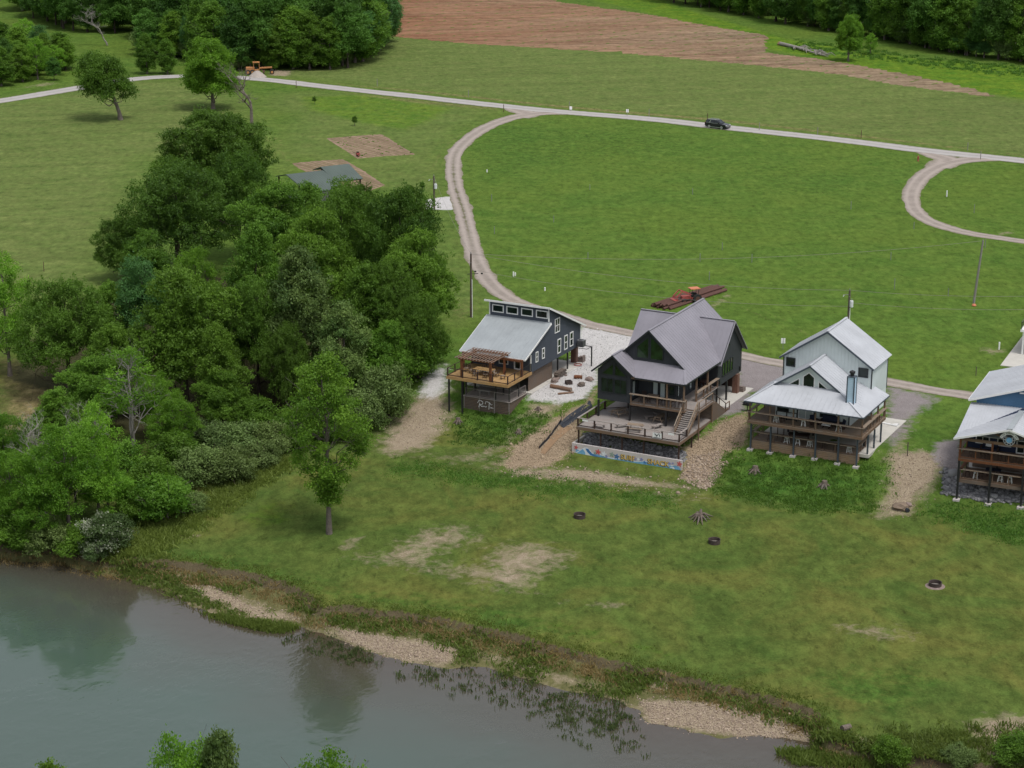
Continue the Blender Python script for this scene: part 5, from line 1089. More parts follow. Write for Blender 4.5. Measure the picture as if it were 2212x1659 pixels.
def build_house_two():
    H = House('gabled_house', (25.64, 231.88), YAW, 'charcoal house with steep grey gables and a big lower deck above a painted wall'); r = H.root
    MB().box(-11.2, 1.2, -3.0, 6.2, -0.35, 0.06).build('concrete_slab', 'concrete', r)
    B = 2.45
    MB().prism([(-11.3, y, z) for y, z in ((-2.8, B), (4.95, B), (4.95, 5.62), (1.08, 9.5), (-2.8, 5.5))], (11.3, 0, 0)).build('rear_wing_wall', 'char_siding', r)
    MB().prism([(x, -10.9, z) for x, z in ((-10.5, B), (-1.9, B), (-1.9, 7.65), (-5.3, 10.7), (-9.0, 7.4), (-10.5, 6.0))], (0, 8.1, 0)).build('main_wall', 'char_siding', r)
    MB().prism([(x, -13.3, z) for x, z in ((-10.75, B), (-6.6, B), (-6.6, 6.2), (-8.67, 7.86), (-10.75, 6.1))], (0, 2.5, 0)).build('sunroom_wall', 'char_siding', r)
    mz = lambda x: 10.85 - 0.9 * abs(x + 5.3); pz = lambda y: 5.72 + 0.48 * (y + 13.55); lz = lambda x: 8.08 - 0.82 * abs(x + 8.67); wz = lambda y: 9.70 - 1.03 * abs(y - 1.08)
    m = MB()
    roof_plane(m, [(x, y, mz(x)) for x, y in ((-5.3, -11.3), (-0.72, -11.3), (0.37, -13.55), (0.37, -2.92), (-4.02, 1.08), (-1.0, 5.3), (-5.3, 5.3))], 0.1, 0.6)
    roof_plane(m, [(x, y, mz(x)) for x, y in ((-5.3, -11.3), (-5.3, 5.3), (-9.4, 5.3), (-6.58, 1.08), (-10.6, -2.9), (-10.6, -11.3), (-9.2, -11.3))], 0.1, 0.6)
    mr = m.build('main_roof', 'grey_roof', r)
    m = MB()
    for x0, x1 in ((-4.1, 0.6), (-11.75, -6.5)):
        roof_plane(m, [(x0, -3.25, wz(-3.25)), (x1, -3.25, wz(-3.25)), (x1, 1.08, wz(1.08)), (x0, 1.08, wz(1.08))], 0.1, 0.6); roof_plane(m, [(x0, 1.08, wz(1.08)), (x1, 1.08, wz(1.08)), (x1, 5.4, wz(5.4)), (x0, 5.4, wz(5.4))], 0.1, 0.6)
    m.build('wing_roof', 'grey_roof', r)
    m = MB()
    roof_plane(m, [(-5.98, -13.55, pz(-13.55)), (0.37, -13.55, pz(-13.55)), (-0.70, -11.32, pz(-11.32)), (-0.85, -10.9, pz(-10.9)), (-7.35, -10.9, pz(-10.9))], 0.08, 0.6); m.build('porch_roof', 'grey_roof', r)
    m = MB(); roof_plane(m, [(-8.67, -13.9, lz(-8.67)), (-6.02, -13.9, lz(-6.02)), (-5.98, -13.55, lz(-5.98)), (-7.35, -10.85, lz(-7.35)), (-8.67, -10.85, lz(-8.67))], 0.1, 0.6); roof_plane(m, [(-8.67, -13.9, lz(-8.67)), (-8.67, -10.85, lz(-8.67)), (-11.3, -10.85, lz(-11.3)), (-11.3, -13.9, lz(-11.3))], 0.1, 0.6); m.build('sunroom_roof', 'grey_roof', r)
    m = MB()    # ridge caps and edge trim
    for a, b in (((-5.3, -11.32, 10.88), (-5.3, 5.3, 10.88)), ((-8.67, -13.92, 8.11), (-8.67, -11.2, 8.11)), ((-4.0, 1.08, 9.73), (0.42, 1.08, 9.73)), ((-11.75, 1.08, 9.73), (-6.6, 1.08, 9.73)), ((-0.72, -11.3, 6.76), (0.37, -13.55, 5.77))): m.bar(a, b, 0.28, 0.05)
    m.build_pieces('ridge_cap', 'grey_roof', mr)
    m = MB()
    for a, b in (((-5.3, -11.33, 10.76), (-0.72, -11.33, 6.66)), ((-5.3, -11.33, 10.76), (-9.3, -11.33, 7.18)), ((-8.67, -13.93, 8.0), (-6.02, -13.93, 5.83)), ((-8.67, -13.93, 8.0), (-11.3, -13.93, 5.84)), ((0.44, 1.08, 9.6), (0.44, -3.25, 5.16)), ((0.44, 1.08, 9.6), (0.44, 5.4, 5.16))): m.bar(a, b, 0.05, 0.2)
    m.bar((-5.95, -13.58, 5.62), (0.38, -13.58, 5.62), 0.05, 0.16); m.bar((0.40, -13.55, 5.66), (0.40, -3.0, 5.66), 0.05, 0.16); m.build('fascia', 'black_trim', mr)
    y = -10.902
    poly_window(r, [(-6.9, y, 7.35), (-5.42, y, 7.35), (-5.42, y, 10.0), (-6.9, y, 8.68)], (0, -1, 0)); poly_window(r, [(-5.18, y, 7.35), (-3.6, y, 7.35), (-3.6, y, 8.78), (-5.18, y, 10.05)], (0, -1, 0))
    y = -13.302
    poly_window(r, [(-10.3, y, 5.55), (-8.78, y, 5.55), (-8.78, y, 6.95)], (0, -1, 0)); poly_window(r, [(-8.56, y, 5.55), (-7.05, y, 5.55), (-8.56, y, 6.95)], (0, -1, 0))
    for cx in (-9.52, -7.82): window(r, (cx, y, 4.25), (1, 0, 0), (0, -1, 0), 1.6, 1.75, 'black_trim', 'glass', 2, 1, 0.08)
    window(r, (-6.598, -12.4, 4.0), (0, 1, 0), (1, 0, 0), 0.9, 2.0, 'black_trim', 'curtain')
    for cx in (-4.45, -3.55): window(r, (cx, -10.902, 3.75), (1, 0, 0), (0, -1, 0), 0.78, 2.1, 'black_trim', 'curtain', name='door')
    window(r, (-2.4, -10.902, 3.9), (1, 0, 0), (0, -1, 0), 0.8, 1.2, 'black_trim'); window(r, (-1.898, -10.2, 3.9), (0, 1, 0), (1, 0, 0), 0.6, 1.7, 'black_trim', 'curtain'); window(r, (-1.898, -6.6, 3.9), (0, 1, 0), (1, 0, 0), 0.8, 1.8, 'black_trim', 'curtain'); window(r, (-1.898, -4.6, 3.9), (0, 1, 0), (1, 0, 0), 1.6, 1.6, 'black_trim')
    for i in range(4): window(r, (0.002, -1.0 + i * 0.86, 4.22), (0, 1, 0), (1, 0, 0), 0.8, 1.75, 'black_trim', 'green_glass', fw=0.08)
    window(r, (0.002, 0.3, 7.3), (0, 1, 0), (1, 0, 0), 0.85, 1.25, 'black_trim', 'green_glass', 1, 2)
    MB().box(0.0, 0.14, 4.2, 4.5, 2.7, 3.2).build('meter_box', 'black_metal', r); MB().box(0.0, 0.12, -2.4, -2.1, 2.7, 3.2).build('meter_box', 'black_metal', r)
    # upper porch
    F = 2.58
    m = MB(); deck_boards(m, -6.55, 0.2, -13.35, -10.92, F, 0.28); deck_boards(m, -1.88, 0.2, -10.9, -2.85, F, 0.28); deck_boards(m, 0.22, 1.75, -12.6, -8.3, F, 0.28); m.build('porch_floor', 'grey_wood', r); rim(r, -6.58, 0.23, -13.4, -10.9, F, 0.3, 'brown_wood'); rim(r, 0.25, 1.78, -12.6, -8.28, F, 0.3, 'brown_wood')
    railing(r, (-6.45, -13.35, F), (0.15, -13.35, F), 1.1, 4, 'brown_wood', 'tan_wood', 0.42, 0.07, 0.15); railing(r, (0.12, -9.55, F), (0.12, -3.1, F), 1.1, 3, 'brown_wood', 'tan_wood', 0.42, 0.07, 0.15); railing(r, (0.15, -13.3, F), (0.15, -12.7, F), 1.1, 1, 'brown_wood', 'tan_wood', 0.12, 0.06, 0.12)
    for x, y in ((-2.0, -13.3), (0.1, -13.3), (0.1, -9.6), (0.1, -6.2)): post(r, x, y, F, 5.66, 0.17, 'brown_wood', 'porch_post')
    MB().bar((-6.5, -13.3, 5.55), (0.2, -13.3, 5.55), 0.14, 0.24).build('porch_beam', 'brown_wood', r)
    for x, y in ((-10.65, -13.2), (-6.65, -13.2), (-2.1, -13.2), (0.05, -9.4), (-6.3, -8.0), (-4.5, -6.0), (-2.1, -8.5)): H.post(x, y, 2.3, 0.2, 0.2)
    for x, y in ((0.0, -2.9), (0.0, 0.2), (-11.1, -2.9), (-11.1, 4.6), (-5.5, -2.9)): H.post(x, y, 2.44, 0.0, 0.2)
    MB().box(-0.45, 0.25, 3.2, 3.9, 0.06, 2.44).build('brick_pillar', 'brick', r); m = MB(); m.box(-0.2, 0.7, 4.0, 4.9, 0.06, 0.55); m.box(0.0, 0.6, 4.1, 4.5, 0.55, 0.7); m.build('stone_step', 'stone_brick', r)
    MB().box(-11.0, -0.6, 5.6, 5.7, 0.06, 2.4).build('undercroft_backing', 'dark_wood', r)  # backing wall closing the view under the house
    # stairs down to the lower deck
    L = 0.30; m = MB(); nst = 12; y0, y1 = -12.62, -15.35
    for i in range(nst): t = (i + 0.5) / nst; m.box(-0.02, 1.45, y0 + (y1 - y0) * (i + 1) / nst - 0.03, y0 + (y1 - y0) * i / nst, F - (F - L) * (i + 1) / (nst + 1) - 0.05, F - (F - L) * (i + 1) / (nst + 1))
    st = m.build('staircase', 'grey_wood', r); m = MB(); m.bar((-0.08, y0, F - 0.22), (-0.08, y1 - 0.1, L + 0.02), 0.06, 0.3); m.bar((1.51, y0, F - 0.22), (1.51, y1 - 0.1, L + 0.02), 0.06, 0.3); m.build('stringer', 'brown_wood', st)
    for x in (-0.1, 1.53):
        m = MB()
        for t in (0.0, 0.5, 1.0): m.box(x - 0.05, x + 0.05, y0 + (y1 - y0) * t - 0.05, y0 + (y1 - y0) * t + 0.05, F + (L - F) * t - 0.2, F + (L - F) * t + 0.98)
        m.bar((x, y0, F + 0.45), (x, y1, L + 0.45), 0.04, 0.08); m.bar((x, y0 + 0.1, F + 1.05), (x, y1 - 0.1, L + 1.0), 0.12, 0.06); m.build('stair_rail', 'tan_wood', st)
    railing(r, (1.68, -12.5, F), (1.68, -8.4, F), 1.0, 2, 'brown_wood', 'tan_wood', 0.12, 0.06, 0.1); railing(r, (1.68, -8.4, F), (1.68, -4.2, 0.15), 1.0, 2, 'brown_wood', 'dark_wood', 0.1, 0.06, 0.1, ends=(False, True)); railing(r, (1.68, -4.2, 0.06), (1.68, -3.0, 0.06), 1.0, 1, 'brown_wood', 'brown_wood', 0.1, 0.06, 0.1)
    m = MB()
    for i in range(12): m.box(0.3, 1.6, -8.3 + 4.1 * i / 12, -8.3 + 4.1 * (i + 1) / 12, F - (F - 0.06) * (i + 1) / 13 - 0.05, F - (F - 0.06) * (i + 1) / 13)
    m.build('back_staircase', 'brown_wood', r)
    m = MB()
    for k in range(16):
        z = -0.95 + k * 0.2; ye = -3.95 if z < 0.1 else -8.35 + (F - z) / (F - 0.1) * 4.3
        if z < F - 0.15: m.box(1.66, 1.70, -8.35, ye, z, z + 0.185)
    for k in range(16):
        z = -0.95 + k * 0.2
        if z < F - 0.3: m.box(-0.05, 1.64, -8.39, -8.35, z, z + 0.185)
    m.build('stair_skirting', 'skirt_wood', r)
    for x, y in ((1.68, -12.5), (1.68, -8.5)): H.post(x, y, F - 0.25, None, 0.14, 'brown_wood')
    # lower deck
    m = MB(); deck_boards(m, -11.2, 1.55, -17.85, -3.1, L, 0.29); m.build('lower_deck_floor', 'grey_wood', r); rim(r, -11.24, 1.59, -17.9, -3.05, L, 0.4, 'brown_wood')
    railing(r, (-11.12, -17.75, L), (1.5, -17.75, L), 1.02, 6, 'dark_wood', 'grey_wood', 0.2, 0.06, 0.15); railing(r, (-11.12, -17.6, L), (-11.12, -10.5, L), 1.02, 3, 'dark_wood', 'grey_wood', 0.2, 0.06, 0.15, ends=(False, True)); railing(r, (1.5, -17.6, L), (1.5, -15.6, L), 1.02, 1, 'dark_wood', 'grey_wood', 0.2, 0.06, 0.15, ends=(False, True)); railing(r, (-11.0, -10.5, L), (-4.5, -5.5, L), 1.0, 3, 'dark_wood', 'dark_wood', 0.1, 0.06, 0.12)
    for x in (-11.1, -8.3, -5.6, -2.9, 1.4):
        for y in (-17.55, -13.8, -10.4): H.post(x, y, L - 0.38, None, 0.15, 'dark_wood')
    for x in (-10.15, 0.55): MB().box(x - 0.36, x + 0.36, -17.86, -17.84, L + 0.72, L + 0.93).build('white_plate', 'white_plastic', r)
    # mural wall below the deck: a wall of its own
    wl_ = empty('mural_wall', H.W(0, 0, 0), YAW); tag(wl_, 'low concrete retaining wall painted with a surf mural below the lower deck', 'wall')
    m = MB(); m.box(-11.7, 2.05, -18.08, -17.86, -3.9, -1.72); m.build('wall_panel', 'wall_concrete', wl_); MB().box(-11.7, -11.48, -17.855, -13.6, -3.6, -1.72).build('return_wall', 'concrete', wl_)
    zb, zt, yy = -3.02, -1.72, -18.085
    def flat(pts, mat, nm, k=0): MB().prism([(x, yy - 0.006 * k, z) for x, z in pts], (0, -0.006, 0)).build(nm, mat, wl_)
    def swell(x): return -2.62 - 0.18 * math.sin(0.55 * (x + 9)) + 0.05 * math.sin(2.1 * x) - 0.1 * max(0, min(1, (x + 6) / 5))
    xs = [-11.2 + 12.9 * i / 60 for i in range(61)]
    band = lambda f, nm, mat, k: MB().prism([(x, yy - 0.006 * k, zb - 0.4) for x in (xs[0], xs[-1])] + [(x, yy - 0.006 * k, f(x)) for x in xs[::-1]], (0, -0.006, 0)).build(nm, mat, wl_)
    band(lambda x: swell(x) + 0.10, 'painted_foam', 'mural_white', 0); band(swell, 'painted_water', 'mural_blue', 1)
    flat([(-11.55, -3.1), (-10.1, -2.05), (-9.75, -2.02), (-9.3, -2.3), (-9.05, -2.75), (-8.7, -3.1)], 'mural_white', 'painted_foam', 2); flat([(-11.35, -3.1), (-10.3, -2.25), (-10.0, -2.6), (-9.9, -3.1)], 'mural_blue', 'painted_wave', 3)
    flat([(-9.95, -2.15), (-9.75, -2.5), (-9.3, -2.85), (-8.3, -3.02), (-7.6, -3.0), (-8.2, -2.86), (-9.0, -2.7), (-9.4, -2.35), (-9.6, -2.12)], 'mural_deep', 'painted_wave', 4)
    def blossom(cx, cz, s, mat, nm):
        pts = []
        for i in range(20): a = 2 * PI * i / 20; q = s * (1.0 if i % 4 < 2 else 0.55); pts.append((cx + q * math.cos(a), cz + q * math.sin(a)))
        flat(pts, mat, nm, 5)
    blossom(-11.15, -2.2, 0.26, 'mural_red', 'painted_flower'); blossom(-8.35, -2.32, 0.36, 'mural_red', 'painted_flower'); blossom(1.75, -2.15, 0.34, 'mural_red', 'painted_flower')
    blossom(-8.75, -2.5, 0.2, 'mural_sage', 'painted_leaf'); blossom(-7.6, -2.45, 0.34, 'mural_white', 'painted_shape'); blossom(-7.3, -2.7, 0.2, 'mural_violet', 'painted_shape'); blossom(-6.6, -2.35, 0.32, 'mural_sage', 'painted_shape'); blossom(-6.0, -2.5, 0.34, 'mural_deep', 'painted_shape'); blossom(-6.05, -2.5, 0.18, 'mural_sage', 'painted_shape')
    blossom(-3.75, -2.38, 0.28, 'mural_violet', 'painted_shape'); blossom(-3.3, -2.4, 0.2, 'mural_white', 'painted_shape'); blossom(-2.9, -2.35, 0.24, 'mural_violet', 'painted_shape'); blossom(-2.5, -2.62, 0.2, 'mural_deep', 'painted_shape'); blossom(0.55, -2.3, 0.2, 'mural_violet', 'painted_shape'); blossom(0.95, -2.2, 0.15, 'mural_violet', 'painted_shape')
    flat([(0.35, -3.1), (0.55, -2.75), (0.95, -2.5), (1.3, -2.4), (1.65, -2.5), (1.95, -2.85), (1.98, -3.2)], 'mural_blue', 'painted_wave', 3); flat([(0.55, -2.8), (0.75, -2.62), (1.05, -2.62), (1.2, -2.8), (1.1, -2.98), (0.9, -2.9), (0.95, -2.76), (0.8, -2.74)], 'mural_white', 'painted_foam', 4)
    for txt, x in (('SURF', -5.5), ('SHACK', -2.15)):
        text_part(txt, 0.82, 0.004, wl_, 'ink', (x - 0.03, yy - 0.030, -2.72), (1, 0, 0), (0, 0, 1), 'lettering_outline', 0.045); text_part(txt, 0.82, 0.004, wl_, 'gold_paint', (x, yy - 0.042, -2.69), (1, 0, 0), (0, 0, 1), 'lettering', 0.012)
    rebase(wl_, (-4.8, -18.0, -3.2))
    # sign hung on the lower rail
    sg = empty('rail_sign', H.W(-1.15, -17.88, L + 0.1), YAW); tag(sg, 'white sign with grey drawing hung on the lower deck rail', 'sign')
    MB().box(-0.55, 0.55, -0.02, 0.01, 0.0, 0.62).build('board', 'white_plastic', sg); m = MB(); m.bar((-0.3, -0.03, 0.5), (0.05, -0.03, 0.25), 0.02, 0.1); m.bar((-0.1, -0.03, 0.2), (0.25, -0.03, 0.6), 0.02, 0.08); m.bar((0.32, -0.03, 0.25), (0.32, -0.03, 0.48), 0.02, 0.09, (1, 0, 0)); m.box(-0.45, 0.45, -0.03, -0.021, 0.04, 0.1); m.build('drawing', 'ink', sg)
    m = MB()
    for k in range(5): m.tube([(-0.35 + k * 0.15, -0.02, 0.66 + 0.05 * (k % 2)), (-0.30 + k * 0.15, -0.02, 0.72)], 0.035, 6)
    m.build('bracket', 'ink', sg)
    return H
def build_house_three():
    H = House('white_house', (39.32, 211.94), YAW, 'white board sided house with pale metal roofs and two wraparound porches'); r = H.root
    MB().box(-1.0, 0.25, -0.2, 13.8, -0.3, 0.06).build('concrete_slab', 'concrete', r); MB().box(-13.0, -1.02, 2.4, 13.8, -0.3, 0.06).build('concrete_slab', 'concrete', r)
    # tall rear block
    bz = lambda x: 12.05 - 0.665 * abs(x + 6.9)
    MB().prism([(x, 5.6, z) for x, z in ((-12.15, 2.5), (-1.65, 2.5), (-1.65, 8.42), (-6.9, 11.92), (-12.15, 8.42))], (0, 5.7, 0)).build('barn_wall', 'white_siding', r)
    m = MB()
    k = -11.9
    while k < -1.8: m.box(k - 0.03, k + 0.03, 5.55, 5.598, 4.9, bz(k) - 0.16); k += 0.41
    k = 5.8
    while k < 11.2: m.box(-1.648, -1.60, k - 0.03, k + 0.03, 4.6, 8.38); k += 0.41
    m.build('battens', 'white_siding', r)
    m = MB(); roof_plane(m, [(-6.9, 5.1, bz(-6.9)), (-1.3, 5.1, bz(-1.3)), (-1.3, 11.8, bz(-1.3)), (-6.9, 11.8, bz(-6.9))], 0.1, 0.6); roof_plane(m, [(-6.9, 5.1, bz(-6.9)), (-6.9, 11.8, bz(-6.9)), (-12.5, 11.8, bz(-12.5)), (-12.5, 5.1, bz(-12.5))], 0.1, 0.6); br = m.build('barn_roof', 'white_roof', r)
    m = MB(); m.bar((-6.9, 5.08, 12.09), (-6.9, 11.82, 12.09), 0.3, 0.05); m.build('ridge_cap', 'white_roof', br)
    m = MB(); m.bar((-6.9, 5.07, 11.93), (-1.3, 5.07, 8.21), 0.05, 0.2); m.bar((-6.9, 5.07, 11.93), (-12.5, 5.07, 8.21), 0.05, 0.2); m.build('fascia', 'blue_metal', br)
    m = MB()
    for x, y in ((-12.12, 5.57), (-1.66, 5.57), (-1.63, 11.3)): m.box(x - 0.06, x + 0.06, y - 0.04, y + 0.06, 4.5, 8.3)
    m.build_pieces('corner_trim', 'black_trim', r)
    window(r, (-11.25, 5.55, 7.75), (1, 0, 0), (0, -1, 0), 1.1, 1.05, 'black_trim', fw=0.12); window(r, (-2.65, 5.55, 7.65), (1, 0, 0), (0, -1, 0), 1.15, 1.1, 'black_trim', fw=0.12)
    # front block with porch roofs
    cx = -7.2; RZ = 9.2; e = 5.02
    gl = lambda x: RZ - 0.65 * (cx - x); gr = lambda x: RZ - 0.70 * (x - cx); pr = lambda x: 5.02 + 0.475 * (0.1 - x); pf = lambda y: 5.02 + 0.49 * (y + 2.45)
    xb = -3.45; zb = gr(xb); xb2 = 0.1 - (zb - 5.02) / 0.475
    MB().prism([(x, 0.9, z) for x, z in ((-11.2, 2.6), (-2.5, 2.6), (-2.5, 5.9), (-4.0, 6.8), (-7.2, 9.05), (-11.2, 6.45))], (0, 4.69, 0)).build('front_wall', 'white_siding', r)
    m = MB(); k = -10.9
    while k < -2.6: m.box(k - 0.03, k + 0.03, 0.855, 0.898, 2.66, 6.2 if k > -10 else 5.6); k += 0.41
    m.build('battens', 'white_siding', r)
    yh = (zb - 5.02) / 0.49 - 2.45        # hip meets the gable plane
    m = MB()
    xl = -13.75; zl = gl(xl); hl = [(xl, (zl - 5.02) / 0.49 - 2.45)]
    xg = cx - (RZ - pf(0.45)) / 0.65      # where the left slope meets the front porch at the gable face
    roof_plane(m, [(cx, 0.4, RZ), (cx, 5.6, RZ), (xl, 5.6, zl), (xl, -2.45, zl), (xg, 0.4, gl(xg))], 0.09, 0.6)
    roof_plane(m, [(cx, 0.4, RZ), (xb, 0.4, zb), (xb, 5.6, zb), (cx, 5.6, RZ)], 0.09, 0.6)
    roof_plane(m, [(xb, 0.4, zb), (0.1, -2.45, 5.02), (0.1, 6.9, 5.02), (-1.6, 6.9, 5.02 + 0.475 * 1.7), (-1.6, 5.6, 5.02 + 0.475 * 1.7), (xb, 5.6, zb)], 0.09, 0.6)
    roof_plane(m, [(xl, -2.45, zl), (0.1, -2.45, 5.02), (xb, 0.4, zb), (xb - 0.2, 0.95, pf(0.95)), (xg, 0.95, pf(0.95)), (xg, 0.4, pf(0.4))], 0.07, 0.6)
    pr_ = m.build('porch_roof', 'white_roof', r)
    m = MB(); m.bar((cx, 0.36, RZ + 0.04), (cx, 5.58, RZ + 0.04), 0.28, 0.05); m.bar((xb, 0.4, zb + 0.04), (0.1, -2.45, 5.06), 0.25, 0.05); m.bar((xg, 0.4, gl(xg) + 0.04), (xl, -2.45, zl + 0.04), 0.22, 0.05); m.build_pieces('ridge_cap', 'white_roof', pr_)
    m = MB(); m.bar((cx, 0.37, RZ - 0.12), (xb + 0.1, 0.37, zb - 0.19), 0.05, 0.18); m.bar((cx, 0.37, RZ - 0.12), (xg, 0.37, gl(xg) - 0.12), 0.05, 0.18); m.bar((xl, -2.48, 4.93), (0.1, -2.48, 4.93), 0.05, 0.14); m.bar((0.13, -2.45, 4.93), (0.13, 6.9, 4.93), 0.05, 0.14); m.build('fascia', 'blue_metal', pr_)
    y = 0.85
    poly_window(r, [(-8.05, y, 6.5), (-6.75, y, 6.5), (-6.75, y, 7.75), (-7.4, y, 8.25), (-8.05, y, 7.75)], (0, -1, 0), 'white_trim', 'glass', 0.1); poly_window(r, [(-9.9, y, 6.5), (-8.5, y, 6.5), (-8.5, y, 7.45)], (0, -1, 0), 'white_trim', 'glass', 0.1); poly_window(r, [(-6.25, y, 6.5), (-4.95, y, 6.5), (-6.25, y, 7.4)], (0, -1, 0), 'white_trim', 'glass', 0.1)
    MB().box(-11.05, -3.3, 0.84, 0.9, 6.15, 6.36).build('flashing', 'blue_metal', r)
    window(r, (-7.6, 0.85, 3.8), (1, 0, 0), (0, -1, 0), 1.7, 2.1, 'white_trim', 'curtain', 2, 1, name='door'); window(r, (-10.3, 0.85, 3.9), (1, 0, 0), (0, -1, 0), 1.4, 1.2, 'black_trim'); window(r, (-5.0, 0.85, 3.9), (1, 0, 0), (0, -1, 0), 1.9, 1.2, 'black_trim', nx=2)
    for x in (-8.6, -6.6, -2.55): MB().box(x - 0.06, x + 0.06, 0.82, 0.89, 2.65, 5.9).build('trim_board', 'black_trim', r)
    window(r, (-2.498, 3.0, 3.9), (0, 1, 0), (1, 0, 0), 1.2, 1.2, 'black_trim')
    # chimney
    m = MB(); m.box(-2.45, -1.65, -0.75, 0.05, 5.4, 8.85); ch = m.build('chimney', 'chimney_blue', r); m = MB()
    for x in (-2.45, -1.65):
        for y in (-0.75, 0.05): m.box(x - 0.06, x + 0.06, y - 0.06, y + 0.06, 5.6, 8.87)
    m.box(-2.5, -1.6, -0.8, 0.1, 8.86, 8.93); m.build('chimney_trim', 'blue_metal', ch); MB().lathe([(0.22, 8.93), (0.22, 9.25), (0.33, 9.27), (0.33, 9.45), (0.05, 9.6), (0.0, 9.6)], (-2.05, -0.35, 0), 14).build('chimney_cap', 'black_metal', ch)
    # upper porch
    F = 2.66
    m = MB(); deck_boards(m, -13.4, -0.02, -2.1, 0.84, F, 0.28); deck_boards(m, -2.45, -0.02, 0.86, 6.3, F, 0.28); deck_boards(m, -13.4, -11.22, 0.86, 5.55, F, 0.28); m.build('porch_floor', 'tan_wood', r); rim(r, -13.45, 0.02, -2.15, 0.86, F, 0.34, 'brown_wood'); rim(r, -2.5, 0.02, 0.9, 6.3, F, 0.34, 'brown_wood')
    railing(r, (-13.3, -2.05, F), (-0.08, -2.05, F), 1.05, 5, 'brown_wood', 'tan_wood', 0.4, 0.07, 0.12); railing(r, (-0.08, -2.0, F), (-0.08, 6.2, F), 1.05, 4, 'brown_wood', 'tan_wood', 0.4, 0.07, 0.12, ends=(False, True)); railing(r, (-13.3, -2.0, F), (-13.3, 5.5, F), 1.05, 3, 'brown_wood', 'tan_wood', 0.4, 0.07, 0.12, ends=(False, True)); railing(r, (-10.7, -0.1, F), (-8.3, -0.1, F), 0.95, 2, 'black_metal', 'black_metal', 0.1, 0.06, 0.1)
    for x in (-13.25, -10.85, -8.1, -5.55, -2.9, -0.15): post(r, x, -1.85, F, 4.98, 0.15, 'brown_wood', 'porch_post')
    for y in (1.2, 3.7, 6.1): post(r, -0.15, y, F, 4.98, 0.17, 'brown_wood', 'porch_post')
    MB().bar((-13.4, -1.85, 4.9), (0.0, -1.85, 4.9), 0.1, 0.2).build('porch_beam', 'brown_wood', r)
    for x in (-13.2, -10.85, -8.1, -5.55, -2.9, -0.75): H.post(x, -1.35, 2.32, None, 0.17, 'blue_metal'); g = H.gz(x, -1.35); MB().box(x - 0.33, x + 0.33, -1.72, -1.0, g - 0.2, g + 0.1).build('footing', 'wall_concrete', r)
    for y in (0.05, 2.35, 4.75): H.post(0.0, y, 2.32, 0.05, 0.17, 'blue_metal')
    for x, y in ((-10.5, 3.5), (-7.5, 3.5), (-4.5, 3.5), (-1.2, 2.6)): H.post(x, y, 2.4, 0.0, 0.2, 'black_metal')
    # lower porch
    m = MB(); deck_boards(m, -13.2, -0.9, -1.05, 2.4, 0.04, 0.28); m.build('lower_porch_floor', 'tan_wood', r)
    m = MB(); boards(m, (-13.2, -1.12, 0), (-0.88, -1.12, 0), -1.35, 0.02, 0.18, 0.03); boards(m, (-0.86, -1.08, 0), (-0.86, 2.4, 0), -1.15, 0.02, 0.18, 0.03); m.build('skirting', 'pale_skirt', r)
    MB().box(-13.1, -1.0, -1.0, 2.3, -1.9, -0.12).build('porch_infill', 'black_metal', r)  # black box filling the space under the porch floor
    railing(r, (-13.1, -1.0, 0.04), (-0.95, -1.0, 0.04), 1.05, 5, 'brown_wood', 'tan_wood', 0.36, 0.07, 0.1); railing(r, (-0.95, -1.0, 0.04), (-0.95, 2.3, 0.04), 1.05, 2, 'brown_wood', 'tan_wood', 0.36, 0.07, 0.1, ends=(False, True)); railing(r, (-13.1, -1.0, 0.04), (-13.1, 2.3, 0.04), 1.05, 2, 'brown_wood', 'tan_wood', 0.36, 0.07, 0.1, ends=(False, True))
    MB().box(-11.0, -1.4, 5.0, 5.1, 0.06, 2.45).build('undercroft_backing', 'brown_wood', r)  # backing wall behind the lower porch
    return H
